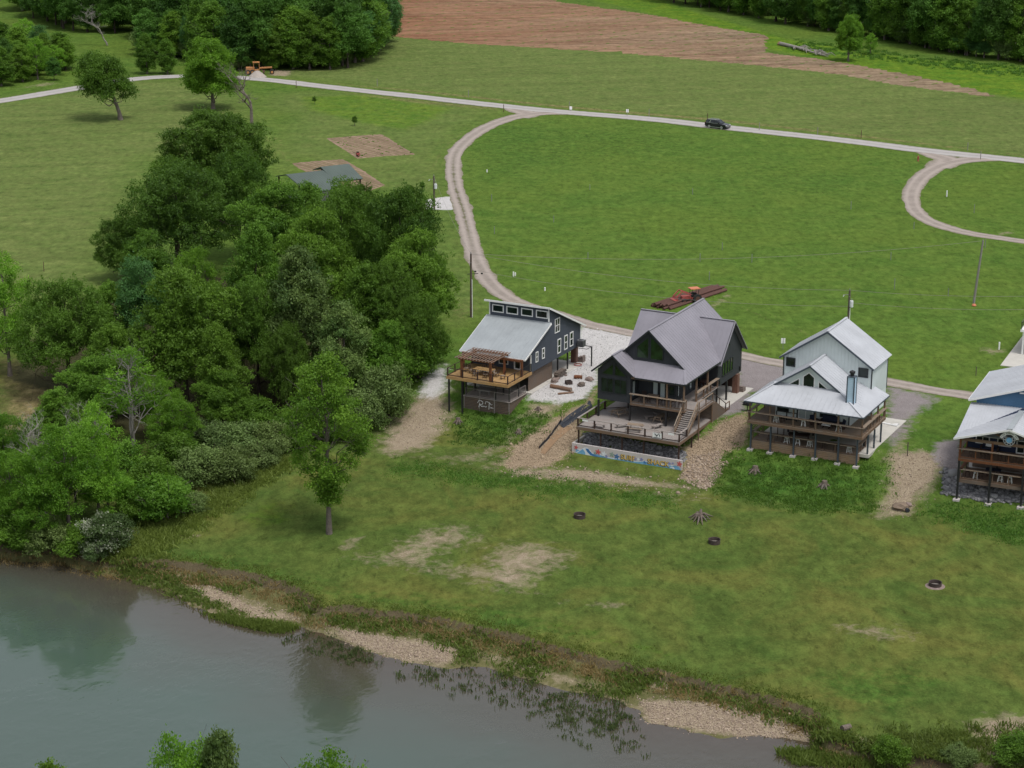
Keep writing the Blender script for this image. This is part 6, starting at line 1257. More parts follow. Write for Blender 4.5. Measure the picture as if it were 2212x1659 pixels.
def build_house_four():
    H = House('blue_house', (47.41, 203.16), R(-24), 'blue house with pale metal roofs and a horseshoe emblem, cut off by the right edge'); r = H.root
    MB().box(-0.1, 12.0, 4.3, 18.5, -0.4, 0.06).build('concrete_slab', 'concrete', r)
    gz = lambda x: 6.72 - 0.295 * abs(x - 5.2); uz = lambda x: 10.35 - 0.33 * abs(x - 9.4)
    MB().prism([(x, 8.02, z) for x, z in ((0.0, 2.5), (18.0, 2.5), (18.0, 7.4), (9.4, 10.2), (0.0, 7.08))], (0, 10.4, 0)).build('wall', 'blue_siding', r)
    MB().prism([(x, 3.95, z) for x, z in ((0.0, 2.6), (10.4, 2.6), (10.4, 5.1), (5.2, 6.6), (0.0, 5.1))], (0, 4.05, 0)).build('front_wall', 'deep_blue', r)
    m = MB(); roof_plane(m, [(-0.75, 7.45, uz(-0.75)), (9.4, 7.45, uz(9.4)), (9.4, 19.0, uz(9.4)), (-0.75, 19.0, uz(-0.75))], 0.1, 0.6); roof_plane(m, [(9.4, 7.45, uz(9.4)), (19.5, 7.45, uz(19.5)), (19.5, 19.0, uz(19.5)), (9.4, 19.0, uz(9.4))], 0.1, 0.6); u = m.build('upper_roof', 'white_roof', r)
    m = MB(); m.bar((-0.75, 7.42, uz(-0.75) - 0.12), (9.4, 7.42, uz(9.4) - 0.12), 0.06, 0.22); m.bar((-0.78, 7.45, uz(-0.75) - 0.1), (-0.78, 19.0, uz(-0.75) - 0.1), 0.05, 0.2); m.build('fascia', 'white_trim', u)
    m = MB(); m.bar((4.6, 7.7, 8.3), (9.4, 7.7, 8.35), 0.1, 0.16); m.bar((6.2, 7.7, 9.0), (9.0, 7.7, 7.4), 0.1, 0.14); m.build('gable_truss', 'white_trim', r)
    m = MB(); roof_plane(m, [(-0.55, 1.2, 5.05), (5.2, 1.2, 5.05), (10.9, 1.2, 5.05), (10.9, 8.0, 6.55), (-0.55, 8.0, 6.55)], 0.09, 0.32, 0.06, 0.05); m.build('lower_roof', 'white_roof', r)
    m = MB(); roof_plane(m, [(-0.55, -0.55, gz(-0.55)), (5.2, -0.55, gz(5.2)), (5.2, 6.3, gz(5.2)), (-0.55, 1.35, gz(-0.55))], 0.1, 0.6); roof_plane(m, [(5.2, -0.55, gz(5.2)), (10.95, -0.55, gz(10.95)), (10.95, 1.35, gz(10.95)), (5.2, 6.3, gz(5.2))], 0.1, 0.6); gr_ = m.build('gable_roof', 'white_roof', r)
    m = MB(); m.bar((5.2, -0.57, gz(5.2) + 0.05), (5.2, 6.3, gz(5.2) + 0.05), 0.6, 0.05); m.build('ridge_cap', 'steel_roof', gr_); m = MB(); m.bar((-0.55, -0.58, gz(-0.55) - 0.1), (5.2, -0.58, gz(5.2) - 0.1), 0.06, 0.2); m.bar((10.95, -0.58, gz(10.95) - 0.1), (5.2, -0.58, gz(5.2) - 0.1), 0.06, 0.2); m.build('fascia', 'white_trim', gr_)
    F = 2.72; y = 3.948
    for cx, wd in ((1.7, 1.5), (4.0, 1.5)): window(r, (cx, y, 4.1), (1, 0, 0), (0, -1, 0), wd, 1.6, 'white_trim', 'glass', 2, 1)
    for cx in (5.75, 6.75): window(r, (cx, y, 3.75), (1, 0, 0), (0, -1, 0), 0.95, 2.05, 'white_trim', 'glass', name='door', fw=0.13)
    window(r, (8.8, y, 4.1), (1, 0, 0), (0, -1, 0), 1.4, 1.6, 'white_trim')
    m = MB(); deck_boards(m, 0.0, 10.5, 0.0, 3.93, F, 0.28); m.build('porch_floor', 'brown_wood', r); rim(r, -0.03, 10.55, -0.05, 3.93, F, 0.34, 'red_wood')
    railing(r, (0.05, 0.02, F), (10.4, 0.02, F), 1.08, 6, 'red_wood', 'tan_wood', 0.4, 0.07, 0.11); railing(r, (0.05, 0.1, F), (0.05, 3.9, F), 1.08, 2, 'red_wood', 'tan_wood', 0.4, 0.07, 0.11, ends=(False, True))
    for x in (0.1, 3.45, 6.85, 10.3): post(r, x, 0.12, F, 4.85, 0.2, 'red_wood', 'porch_post')
    m = MB(); m.bar((0.0, 0.12, 4.82), (10.4, 0.12, 4.82), 0.16, 0.3); m.bar((0.1, 0.1, 4.7), (0.1, 3.9, 4.7), 0.12, 0.25); m.bar((3.4, 0.1, 6.0), (4.6, 0.1, 5.4), 0.1, 0.14); m.bar((7.0, 0.1, 6.0), (5.8, 0.1, 5.4), 0.1, 0.14); m.build('porch_beam', 'brown_wood', r)
    for x in (0.1, 3.45, 6.85, 10.3): H.post(x, 0.02, 2.4, None, 0.2); g = H.gz(x, 0.02); MB().box(x - 0.35, x + 0.35, -0.35, 0.4, g - 0.2, g + 0.1).build('footing', 'wall_concrete', r)
    for x in (0.2, 3.5, 6.9): H.post(x, 3.6, 2.4, 0.0, 0.18)
    m = MB(); deck_boards(m, 0.2, 10.5, 0.25, 4.3, 0.32, 0.28); m.build('lower_porch_floor', 'brown_wood', r); rim(r, 0.17, 10.53, 0.2, 4.3, 0.32, 0.42, 'skirt_wood')
    railing(r, (0.28, 0.3, 0.32), (10.4, 0.3, 0.32), 1.1, 6, 'brown_wood', 'tan_wood', 0.36, 0.07, 0.1); railing(r, (0.28, 0.35, 0.32), (0.28, 4.2, 0.32), 1.1, 3, 'brown_wood', 'red_wood', 0.36, 0.07, 0.1, ends=(False, True))
    MB().box(0.5, 10.5, 5.4, 5.5, 0.06, 2.5).build('undercroft_backing', 'skirt_wood', r)  # backing wall at the rear of the lower porch
    # horseshoe emblem under the gable
    e = empty('horseshoe_emblem', H.W(5.16, -0.12, 5.55), H.yaw); tag(e, 'round horseshoe emblem with a lettered arch under the blue house gable', 'sign')
    def arc(r0, r1, a0, a1, yy, dep, mat, nm, cz=0.0, n=26, sx=1.0):
        P = [(sx * r1 * math.cos(a0 + (a1 - a0) * i / n), yy, cz + r1 * math.sin(a0 + (a1 - a0) * i / n)) for i in range(n + 1)] + [(sx * r0 * math.cos(a1 + (a0 - a1) * i / n), yy, cz + r0 * math.sin(a1 + (a0 - a1) * i / n)) for i in range(n + 1)]
        m = MB(); k = len(P); h = n + 1
        for i in range(n): m.prism([P[i], P[i + 1], P[k - 2 - i], P[k - 1 - i]], (0, dep, 0))
        return m.build(nm, mat, e)
    arc(0.34, 0.62, R(-232), R(52), -0.03, 0.05, 'white_trim', 'horseshoe_rim', -0.12); arc(0.38, 0.58, R(-232), R(52), -0.045, 0.02, 'ink', 'horseshoe', -0.12)
    m = MB()
    for a in range(-215, 40, 36): m.tube([(0.48 * math.cos(R(a)), -0.06, -0.12 + 0.48 * math.sin(R(a))), (0.48 * math.cos(R(a)), -0.045, -0.12 + 0.48 * math.sin(R(a)))], 0.045, 6)
    m.build('nail_dots', 'white_trim', e); MB().tube([(0, -0.035, -0.14), (0, 0.0, -0.14)], 0.3, 20).build('blue_disc', 'mural_blue', e)
    arc(0.72, 1.0, R(18), R(162), -0.04, 0.05, 'white_trim', 'arch_banner', -0.25, 30, 1.05)
    m = MB()
    for i in range(15):
        a = R(26 + 9.1 * i); c = Vector((1.05 * 0.86 * math.cos(a), -0.05, -0.25 + 0.86 * math.sin(a))); d = Vector((math.cos(a), 0, math.sin(a)))
        if i not in (3, 10): m.bar(c - d * 0.06, c + d * 0.06, 0.012, 0.055, Vector((-math.sin(a), 0, math.cos(a))))
    m.build('arch_lettering', 'ink', e)
    return H
def build_other_structures():
    # corner of another building beyond the blue house
    o = empty('balcony_building', (66.2, 252.0, 0), R(-24)); tag(o, 'white building corner with a black balcony railing at the right edge', 'building')
    MB().box(-1.6, 9, -6.5, 9, -0.3, 0.07).build('concrete_slab', 'concrete', o); MB().box(0.3, 8, 0.6, 8, 0.07, 3.1).build('wall', 'white_siding', o); MB().box(-0.4, 8.4, -0.6, 8.4, 3.1, 3.4).build('balcony_floor', 'white_trim', o)
    MB().box(4.5, 9, 2.5, 8, 3.4, 6.2).build('upper_wall', 'white_siding', o)
    m = MB()
    for k in range(12): m.box(-0.34, -0.30, -0.5 + k * 0.75, -0.46 + k * 0.75, 3.4, 4.4); m.box(-0.3 + k * 0.7, -0.26 + k * 0.7, -0.54, -0.5, 3.4, 4.4)
    m.bar((-0.32, -0.52, 4.4), (-0.32, 8.0, 4.4), 0.06, 0.06); m.bar((-0.32, -0.52, 4.4), (8, -0.52, 4.4), 0.06, 0.06); m.build('railing', 'black_metal', o)
    for x, y in ((0.0, -0.3), (3.5, -0.3)): post(o, x, y, 0.07, 3.1, 0.22, 'white_trim', 'brick_post'); post(o, x + 0.5, y - 0.1, 0.07, 3.1, 0.12, 'grey_metal', 'post')
    m = MB(); roof_plane(m, [(4.0, 1.5, 6.2), (9.5, 1.5, 6.2), (9.5, 5.5, 7.8), (4.0, 5.5, 7.8)], 0.1, 0.4); m.build('roof', 'white_roof', o)
    # pavilion
    p0 = G(622, 378, 4.2); p1 = G(758, 358, 4.6); a = math.atan2(p1[1] - p0[1], p1[0] - p0[0]); o = empty('pavilion', (p0[0], p0[1], 0), a); tag(o, 'open pavilion with a dark green metal roof beside the big wood', 'pavilion')
    L = math.hypot(p1[0] - p0[0], p1[1] - p0[1]); s = L * 0.56
    m = MB(); roof_plane(m, [(-0.3, 0.2, 4.3), (s, 0.2, 4.3), (s, -8.5, 2.6), (-0.3, -8.5, 2.6)], 0.12, 0.5); roof_plane(m, [(-0.3, 0.2, 4.3), (-0.3, 4.5, 3.3), (s, 4.5, 3.3), (s, 0.2, 4.3)], 0.12, 0.5); m.build('left_roof', 'green_roof', o)
    m = MB(); roof_plane(m, [(s + 0.05, 1.2, 4.75), (L + 0.2, 1.2, 4.75), (L + 0.2, -4.2, 3.0), (s + 0.05, -4.2, 3.0)], 0.12, 0.5); roof_plane(m, [(s + 0.05, 1.2, 4.75), (s + 0.05, 4.5, 3.7), (L + 0.2, 4.5, 3.7), (L + 0.2, 1.2, 4.75)], 0.12, 0.5); m.build('right_roof', 'green_roof', o)
    m = MB(); m.prism([(s + 0.1, -4.0, 2.9), (s + 0.1, 1.2, 4.6), (s + 0.1, 1.2, 4.2), (s + 0.1, -4.0, 3.0 - 0.5)], (0.05, 0, 0)); m.build('gable_board', 'dark_wood', o)
    for x, y, z in ((0.2, -8.2, 2.6), (0.2, -4, 3.3), (0.2, 4.2, 3.2), (s - 0.3, -8.2, 2.6), (s - 0.3, 4.2, 3.2), (L - 0.2, -3.9, 3.0), (L - 0.2, 4.2, 3.6)): post(o, x, y, -0.1, z, 0.22, 'dark_wood')
    m = MB(); m.bar((0.2, -8.2, 2.45), (s, -8.2, 2.45), 0.15, 0.2); m.bar((s, -3.9, 2.85), (L, -3.9, 2.85), 0.15, 0.2); m.bar((0.2, -8.2, 0.9), (0.2, -4, 0.9), 0.08, 0.1); m.build('beam', 'dark_wood', o)
    MB().box(0.5, L - 0.5, -7.8, 4.2, -0.1, 0.05).build('concrete_floor', 'concrete', o)

# ------------------------------------------------------------------ things on and around the houses
ORD = ['first', 'second', 'third', 'fourth', 'fifth', 'sixth', 'seventh', 'eighth', 'ninth', 'tenth', 'eleventh', 'twelfth', 'thirteenth', 'fourteenth', 'fifteenth', 'sixteenth']
def make_stool(mat, seat='tan_wood'):
    o = empty('bar_stool', (0, 0, 0)); MB().box(-0.2, 0.2, -0.2, 0.2, 0.70, 0.75).build('seat', mat, o)
    for sx in (-1, 1):
        for sy in (-1, 1): MB().bar((sx * 0.15, sy * 0.15, 0.7), (sx * 0.24, sy * 0.24, 0), 0.045, 0.045).build('leg', mat, o)
    m = MB(); m.bar((-0.2, 0.2, 0.28), (0.2, 0.2, 0.28), 0.025, 0.025); m.bar((-0.2, -0.2, 0.28), (0.2, -0.2, 0.28), 0.025, 0.025); m.build('footrest', mat, o); return o
def make_chair(mat='dark_wood', seat='tan_wood'):
    o = empty('deck_chair', (0, 0, 0)); MB().box(-0.25, 0.25, -0.25, 0.25, 0.42, 0.48).build('seat', seat, o); m = MB(); m.bar((-0.22, 0.25, 0.48), (-0.22, 0.33, 0.98), 0.05, 0.05); m.bar((0.22, 0.25, 0.48), (0.22, 0.33, 0.98), 0.05, 0.05)
    for k in range(4): m.bar((-0.22, 0.265 + k * 0.02, 0.58 + k * 0.12), (0.22, 0.265 + k * 0.02, 0.58 + k * 0.12), 0.03, 0.07)
    m.build('backrest', mat, o)
    for sx in (-1, 1):
        for sy in (-1, 1): MB().box(sx * 0.22 - 0.025, sx * 0.22 + 0.025, sy * 0.22 - 0.025, sy * 0.22 + 0.025, 0, 0.42).build('leg', mat, o)
    return o
def make_table(L, W_, H_, top='golden_wood', leg='white_trim'):
    o = empty('dining_table', (0, 0, 0)); m = MB(); n = 5
    for i in range(n): m.box(-L / 2, L / 2, -W_ / 2 + i * W_ / n + 0.01, -W_ / 2 + (i + 1) * W_ / n - 0.01, H_ - 0.05, H_)
    m.build('tabletop', top, o); m = MB(); m.box(-L / 2 + 0.08, L / 2 - 0.08, -W_ / 2 + 0.1, W_ / 2 - 0.1, H_ - 0.16, H_ - 0.052); m.build('apron', leg, o)
    for sx in (-1, 1):
        for sy in (-1, 1): MB().box(sx * (L / 2 - 0.15) - 0.05, sx * (L / 2 - 0.15) + 0.05, sy * (W_ / 2 - 0.15) - 0.05, sy * (W_ / 2 - 0.15) + 0.05, 0, H_ - 0.16).build('leg', leg, o)
    return o
def make_picnic(mat='tan_wood'):
    o = empty('picnic_table', (0, 0, 0)); m = MB()
    for i in range(5): m.box(-0.9, 0.9, -0.375 + i * 0.15, -0.24 + i * 0.15, 0.72, 0.76)
    m.build('tabletop', mat, o)
    for s in (-1, 1): MB().box(-0.9, 0.9, s * 0.72 - 0.14, s * 0.72 + 0.14, 0.42, 0.46).build('seat', mat, o)
    for x in (-0.65, 0.65):
        m = MB(); m.bar((x, -0.3, 0.72), (x, -0.68, 0), 0.05, 0.1); m.bar((x, 0.3, 0.72), (x, 0.68, 0), 0.05, 0.1); m.bar((x + 0.06, -0.82, 0.38), (x + 0.06, 0.82, 0.38), 0.05, 0.08); m.build('leg_frame', mat, o)
    return o
def make_bench(L=1.5, mat='grey_wood'):
    o = empty('deck_bench', (0, 0, 0)); m = MB()
    for i in range(3): m.box(-L / 2, L / 2, -0.24 + i * 0.165, -0.09 + i * 0.165, 0.40, 0.45)
    m.build('seat', mat, o)
    for x in (-1, 1): MB().box(x * (L / 2 - 0.2) - 0.04, x * (L / 2 - 0.2) + 0.04, -0.2, 0.2, 0, 0.40).build('leg', mat, o)
    return o
def make_lounge(L, mat='navy_fabric', frame='dark_wood'):
    o = empty('sofa', (0, 0, 0)); m = MB(); m.box(-L / 2, L / 2, -0.4, 0.4, 0.12, 0.3); m.box(-L / 2, -L / 2 + 0.12, -0.4, 0.4, 0.3, 0.62); m.box(L / 2 - 0.12, L / 2, -0.4, 0.4, 0.3, 0.62); m.build('frame', frame, o)
    MB().box(-L / 2 + 0.14, L / 2 - 0.14, -0.38, 0.28, 0.302, 0.48).build('seat_cushion', mat, o); m = MB(); m.prism([(-L / 2 + 0.14, 0.24, 0.482), (-L / 2 + 0.14, 0.42, 0.482), (-L / 2 + 0.14, 0.52, 1.0), (-L / 2 + 0.14, 0.38, 1.0)], (L - 0.28, 0, 0)); m.build('back_cushion', mat, o)
    for x in (-1, 1): MB().box(x * (L / 2 - 0.1) - 0.04, x * (L / 2 - 0.1) + 0.04, -0.36, 0.36, 0, 0.12).build('leg', frame, o)
    return o
def furnish(H1, H2, H3, H4):
    st_w, st_d = make_stool('white_trim'), make_stool('dark_wood'); used = set()
    def stool(H, x, y, z, white, where):
        src = st_w if white else st_d
        o = src if id(src) not in used else copy_tree(src); used.add(id(src)); H.put(o, x, y, z, 0.2 * math.sin(x * 7))
        tag(o, where, 'stool', 'bar stools along the house rails')
    for i, x in enumerate((-5.4, -4.5, -3.1, -2.2, -1.4, -0.5)): stool(H2, x, -12.85, 2.58, False, 'dark bar stool on the charcoal house porch, %s from the left' % ORD[i])
    for i, x in enumerate((-10.2, -7.0, -2.9)): stool(H3, x, -1.55, 2.66, True, 'white bar stool at the upper rail of the white house, %s from the left' % ORD[i])
    for i, x in enumerate((-10.9, -9.5, -6.1, -3.6)): stool(H3, x, -1.4, 2.66, False, 'dark bar stool at the upper rail of the white house, %s from the left' % ORD[i])
    for i, x in enumerate((-9.2, -7.9, -6.5, -1.9)): stool(H3, x, -0.55, 0.04, True, 'white bar stool at the lower rail of the white house, %s from the left' % ORD[i])
    for i, x in enumerate((-11.2, -9.6, -4.9, -3.5)): stool(H3, x, -0.5, 0.04, False, 'dark bar stool at the lower rail of the white house, %s from the left' % ORD[i])
    for i, x in enumerate((1.2, 2.4, 2.9, 4.2, 5.0, 5.8, 6.6)): stool(H4, x, 0.5, 2.72, False, 'dark bar stool at the upper rail of the blue house, %s from the left' % ORD[i])
    for i, x in enumerate((1.8, 4.4, 5.4)): stool(H4, x, 0.75, 0.32, True, 'white bar stool at the lower rail of the blue house, %s from the left' % ORD[i])
    for i, x in enumerate((0.9, 2.3)): stool(H4, x, 0.8, 0.32, False, 'dark bar stool at the lower rail of the blue house, %s from the left' % ORD[i])
    # dark slate house deck
    t = make_table(2.5, 1.2, 0.76); H1.put(t, -4.3, -3.9, 2.66, 0); tag(t, 'golden topped dining table with white legs under the pergola', 'table')
    pc = make_chair(); first = True
    for i, (x, y, rz) in enumerate([(-5.0, -3.0, 0), (-4.3, -2.95, 0), (-3.5, -3.0, 0), (-5.95, -4.0, PI / 2), (-2.65, -3.9, -PI / 2), (-5.0, -4.85, PI), (-3.6, -4.85, PI), (-6.9, -3.6, 1.0), (-1.5, -4.4, -0.9)]):
        o = pc if first else copy_tree(pc); first = False; H1.put(o, x, y, 2.66, rz)
        lab = ['wooden chair at the left of the far side of the pergola table', 'wooden chair at the middle of the far side of the pergola table', 'wooden chair at the right of the far side of the pergola table', 'wooden chair at the left end of the pergola table', 'wooden chair at the right end of the pergola table', 'wooden chair at the left of the near side of the pergola table', 'wooden chair at the right of the near side of the pergola table', 'wooden chair standing apart left of the pergola table', 'wooden chair standing apart right of the pergola table'][i]
        tag(o, lab, 'chair', 'chairs on the golden deck')
    t = make_bench(1.6, 'grey_metal'); H1.put(t, -4.6, -3.2, 0.02, 0.1); t.name = 'low_bench'; tag(t, 'grey bench on the lower deck of the dark slate house', 'bench')
    o = empty('air_conditioner', H1.W(0.62, 12.9, 2.65), YAW); tag(o, 'grey air conditioner unit on the raised platform beside the dark slate house', 'air conditioner'); m = MB(); m.box(-0.42, 0.42, -0.42, 0.42, 0, 0.85)
    m.build('body', 'grey_metal', o); m = MB()
    for k in range(7): m.box(-0.44, 0.44, -0.44, 0.44, 0.08 + k * 0.11, 0.12 + k * 0.11)
    m.build('louvres', 'black_metal', o); MB().lathe([(0.0, 0.86), (0.12, 0.87), (0.34, 0.86), (0.36, 0.852)], (0, 0, 0), 16).build('fan_grille', 'black_metal', o)
    # charcoal house lower deck
    pt = make_picnic()
    for i, (x, y, rz, lab) in enumerate([(-8.6, -11.9, 1.2, 'wooden picnic table at the back left of the big lower deck'), (-3.3, -11.9, 1.4, 'wooden picnic table by the stairs on the big lower deck'), (-4.6, -16.2, 0.2, 'wooden picnic table near the front rail of the big lower deck')]):
        o = pt if i == 0 else copy_tree(pt); H2.put(o, x, y, 0.30, rz); tag(o, lab, 'table', 'picnic tables on the big lower deck')
    pb = make_bench()
    for i, (x, y, rz, lab) in enumerate([(-4.7, -11.6, 0.9, 'grey bench beside the picnic table by the stairs'), (-2.7, -14.4, 1.1, 'grey bench nearest the foot of the stairs'), (-6.4, -15.9, 0.8, 'grey bench left of the front picnic table'), (-4.2, -10.4, -0.5, 'grey bench under the porch at the back of the deck'), (-8.7, -17.1, 0.0, 'grey bench against the front rail of the big lower deck')]):
        o = pb if i == 0 else copy_tree(pb); H2.put(o, x, y, 0.30, rz); tag(o, lab, 'bench', 'benches on the big lower deck')
    o = copy_tree(pc); H2.put(o, -5.6, -11.6, 2.58, 0.3); tag(o, 'wooden chair against the wall of the charcoal house porch', 'chair'); o.name = 'porch_chair'
    o = make_table(1.4, 0.8, 0.74, 'tan_wood', 'dark_wood'); H2.put(o, -4.4, -11.7, 2.58, 0); tag(o, 'small tan table on the charcoal house porch', 'table'); o.name = 'porch_table'
    o = make_table(1.2, 0.8, 0.9, 'dark_wood', 'dark_wood'); H2.put(o, -1.2, -4.2, 2.58, PI / 2); tag(o, 'dark table on the side porch of the charcoal house', 'table'); o.name = 'porch_table'
    p = H2.W(3.8, -2.6); p.z = float(terrain(p.x, p.y)); o = empty('barbecue_grill', p, YAW); tag(o, 'black pedestal barbecue grill on the gravel right of the charcoal house', 'grill')
    MB().tube([(0, 0, -0.1), (0, 0, 0.75)], 0.06, 8).build('pedestal', 'black_metal', o); m = MB(); m.prism([(-0.55, -0.3, 0.75), (0.55, -0.3, 0.75), (0.45, -0.3, 0.98), (-0.45, -0.3, 0.98)], (0, 0.6, 0)); m.build('firebox', 'black_metal', o); m = MB()
    for k in range(8): m.box(-0.6, 0.6, -0.28 + k * 0.075, -0.265 + k * 0.075, 1.0, 1.02)
    m.build('grate', 'black_metal', o)
    # white house porches
    o = make_lounge(2.1); H3.put(o, -4.6, 0.25, 2.66, 0); tag(o, 'navy sofa against the wall of the white house upper porch', 'sofa')
    pa = make_lounge(0.9); pa.name = 'armchair'
    for i, (x, y, rz, lab) in enumerate([(-6.2, -0.2, 0.9, 'navy armchair left of the sofa on the white house porch'), (-3.1, -0.3, -0.9, 'navy armchair right of the sofa on the white house porch')]):
        q = pa if i == 0 else copy_tree(pa); H3.put(q, x, y, 2.66, rz); tag(q, lab, 'armchair', 'navy seats on the white house porch')
    o = make_table(1.0, 0.6, 0.4, 'white_trim', 'dark_wood'); H3.put(o, -4.6, -0.8, 2.66, 0); tag(o, 'low white coffee table before the navy sofa', 'table'); o.name = 'coffee_table'
    o = make_table(2.4, 1.0, 0.76, 'dark_wood', 'dark_wood'); H3.put(o, -8.4, 1.2, 0.04, 0.2); tag(o, 'long dark table on the lower porch of the white house', 'table'); o.name = 'porch_table'
    o = empty('sloping_frame', H3.W(-10.6, 1.1, 0.04), YAW + 0.3); tag(o, 'dark red sloping frame on the lower porch of the white house', 'frame'); m = MB(); m.bar((0.3, 0, 1.5), (2.6, 0.3, 0.25), 0.5, 0.06); m.build('ramp', 'dark_red', o)
    for x in (-0.3, 0.4):
        for y in (-0.3, 0.3): MB().box(x - 0.04, x + 0.04, y - 0.04, y + 0.04, 0, 1.7).build('leg', 'dark_wood', o)
    o = make_lounge(1.9); H4.put(o, 2.6, 3.3, 2.72, 0); tag(o, 'navy sofa against the wall of the blue house porch', 'sofa'); MB().box(-0.45, 0.15, 0.12, 0.24, 0.5, 0.9).build('pillow', 'white_plastic', o)
    o = make_table(1.1, 0.6, 0.42, 'red_wood', 'dark_wood'); H4.put(o, 2.3, 2.2, 2.72, 0); tag(o, 'low red wood table before the blue house sofa', 'table'); o.name = 'coffee_table'
    o = make_table(1.6, 0.9, 0.76, 'navy_fabric', 'dark_wood'); H4.put(o, 3.3, 2.5, 0.32, 0.1); tag(o, 'dark table on the lower porch of the blue house', 'table'); o.name = 'porch_table'
    # white drain pipe right of the white house
    p = GT(1918, 918); o = empty('drain_pipe', p, R(-28)); tag(o, 'white plastic drain pipe lying on the gravel beside the white house', 'pipe'); MB().tube([(-1.3, 0.2, 0.12), (0.6, -0.1, 0.12)], 0.11, 10).build('pipe', 'white_plastic', o); MB().tube([(0.5, -0.1, 0.14), (1.25, -0.15, 0.08)], [0.12, 0.36], 10).build('flared_end', 'white_plastic', o)
    # sitting ring on the white gravel
    p = GT(1227, 843) if False else G(1300 * 0.72 + 1497 / 3.687 * 0.72, 840 * 0.72 + 1140 / 3.687 * 0.72)
    def at(zx, zy): q = G((1300 + zx / 3.687) * 0.72, (840 + zy / 3.687) * 0.72); return Vector((q[0], q[1], float(terrain(q[0], q[1]))))
    o = empty('fire_pit', at(1497, 1150), 0.3); tag(o, 'square dark fire pit on the white gravel', 'fire pit'); m = MB(); m.box(-0.38, 0.38, -0.38, -0.3, 0, 0.42); m.box(-0.38, 0.38, 0.3, 0.38, 0, 0.42); m.box(-0.38, -0.3, -0.3, 0.3, 0, 0.42); m.box(0.3, 0.38, -0.3, 0.3, 0, 0.42); m.build('rim', 'rust_ring', o); MB().box(-0.299, 0.299, -0.299, 0.299, 0.0, 0.2).build('ash_bed', 'ash', o)
    def log(a, b, r_, name, lab, mat='log'):
        a, b = at(*a), at(*b); c = (a + b) / 2; L = (b - a).length; o = empty(name, c, math.atan2(b.y - a.y, b.x - a.x)); tag(o, lab, 'log', 'logs around the fire pit'); rr = [r_ * (0.95 + 0.1 * math.sin(3 * i)) for i in range(6)]
        MB().tube([(-L / 2 + L * i / 5, 0.03 * math.sin(4 * i), r_ * 0.9) for i in range(6)], rr, 10).build('trunk', mat, o); m = MB(); m.tube([(-L / 2 - 0.01, 0, r_ * 0.9), (-L / 2 - 0.02, 0, r_ * 0.9)], r_ * 0.9, 10); m.tube([(L / 2 + 0.01, 0, r_ * 0.9), (L / 2 + 0.02, 0, r_ * 0.9)], r_ * 0.9, 10); m.build('cut_end', 'tan_wood', o)
    log((1300, 1190), (1525, 1235), 0.26, 'bench_log', 'long split log lying on the white gravel'); log((1560, 1090), (1645, 1095), 0.26, 'short_log', 'short reddish log behind the fire pit', 'red_wood'); log((1380, 1270), (1550, 1255), 0.13, 'thin_log', 'thin half buried log in front of the long split log')
    def boulder(pos, s, lab, mat='boulder', seed=1, name='boulder', group='boulders around the fire pit'):
        rng = np.random.default_rng(seed); m = MB(); import bmesh
        bm = bmesh.new(); bmesh.ops.create_icosphere(bm, subdivisions=2, radius=1)
        k = rng.uniform(0.75, 1.2, 8); vs = []
        for v in bm.verts:
            c = v.co; f = 1 + 0.16 * math.sin(3.1 * c.x + k[0] * 5) * math.cos(2.7 * c.y + k[1] * 4) + 0.10 * math.sin(6 * c.z + 5 * c.x + k[2] * 6); vs.append((c.x * s * f * k[3], c.y * s * f * k[4], max(c.z * f * 0.62, -0.35) * s + 0.3 * s))
        m.add(vs, [tuple(v.index for v in f.verts) for f in bm.faces]); bm.free(); o = m.build(name, mat, None, pos); o.rotation_euler = (0, 0, float(rng.uniform(0, 6))); tag(o, lab, 'rock', group)
    boulder(at(1340, 1130), 0.62, 'large grey boulder left of the fire pit', seed=3); boulder(at(1378, 1100), 0.3, 'small dark boulder beside the large left boulder', seed=4); boulder(at(1640, 1172), 0.6, 'pointed reddish boulder right of the fire pit', 'stump', 5); boulder(at(1728, 1112), 0.52, 'grey boulder at the far right of the fire pit', seed=6); boulder(at(1468, 1060), 0.22, 'small upright stone behind the fire pit', seed=7)
    boulder(GT(1946, 1098), 0.75, 'pale boulder at the end of the gravel path', 'pale_stone', 8, group='boulders by the gravel path'); boulder(GT(1962, 1092), 0.4, 'dark boulder at the end of the gravel path', 'boulder', 9, group='boulders by the gravel path')
    # firewood stack beside the skirt
    w_ = empty('firewood_stack', H1.W(0.25, 6.9, 0.06), YAW + PI / 2); tag(w_, 'stack of dark firewood against the plank skirt of the dark slate house', 'firewood'); m = MB(); rng = random.Random(3)
    for k in range(4):
        for i in range(12 - 2 * (k % 2)): m.tube([(-0.4 + i * 0.22 + 0.1 * (k % 2), -0.3 + rng.uniform(-0.05, 0.05), 0.1 + k * 0.19), (-0.4 + i * 0.22 + 0.1 * (k % 2), 0.3, 0.1 + k * 0.19)], 0.10, 7)
    m.build('logs', 'stump', w_)
    o = empty('garden_hose', H1.W(0.1, 13.0, 0.07), YAW); tag(o, 'coiled orange hose by the brick pillar of the dark slate house', 'hose'); m = MB(); m.tube([((0.45 + 0.02 * (i % 24) / 6) * math.cos(i * 0.3), (0.45 + 0.02 * (i % 24) / 6) * math.sin(i * 0.3), 0.02 + 0.0015 * i) for i in range(64)], 0.022, 5); m.build('coil', 'red_paint', o)
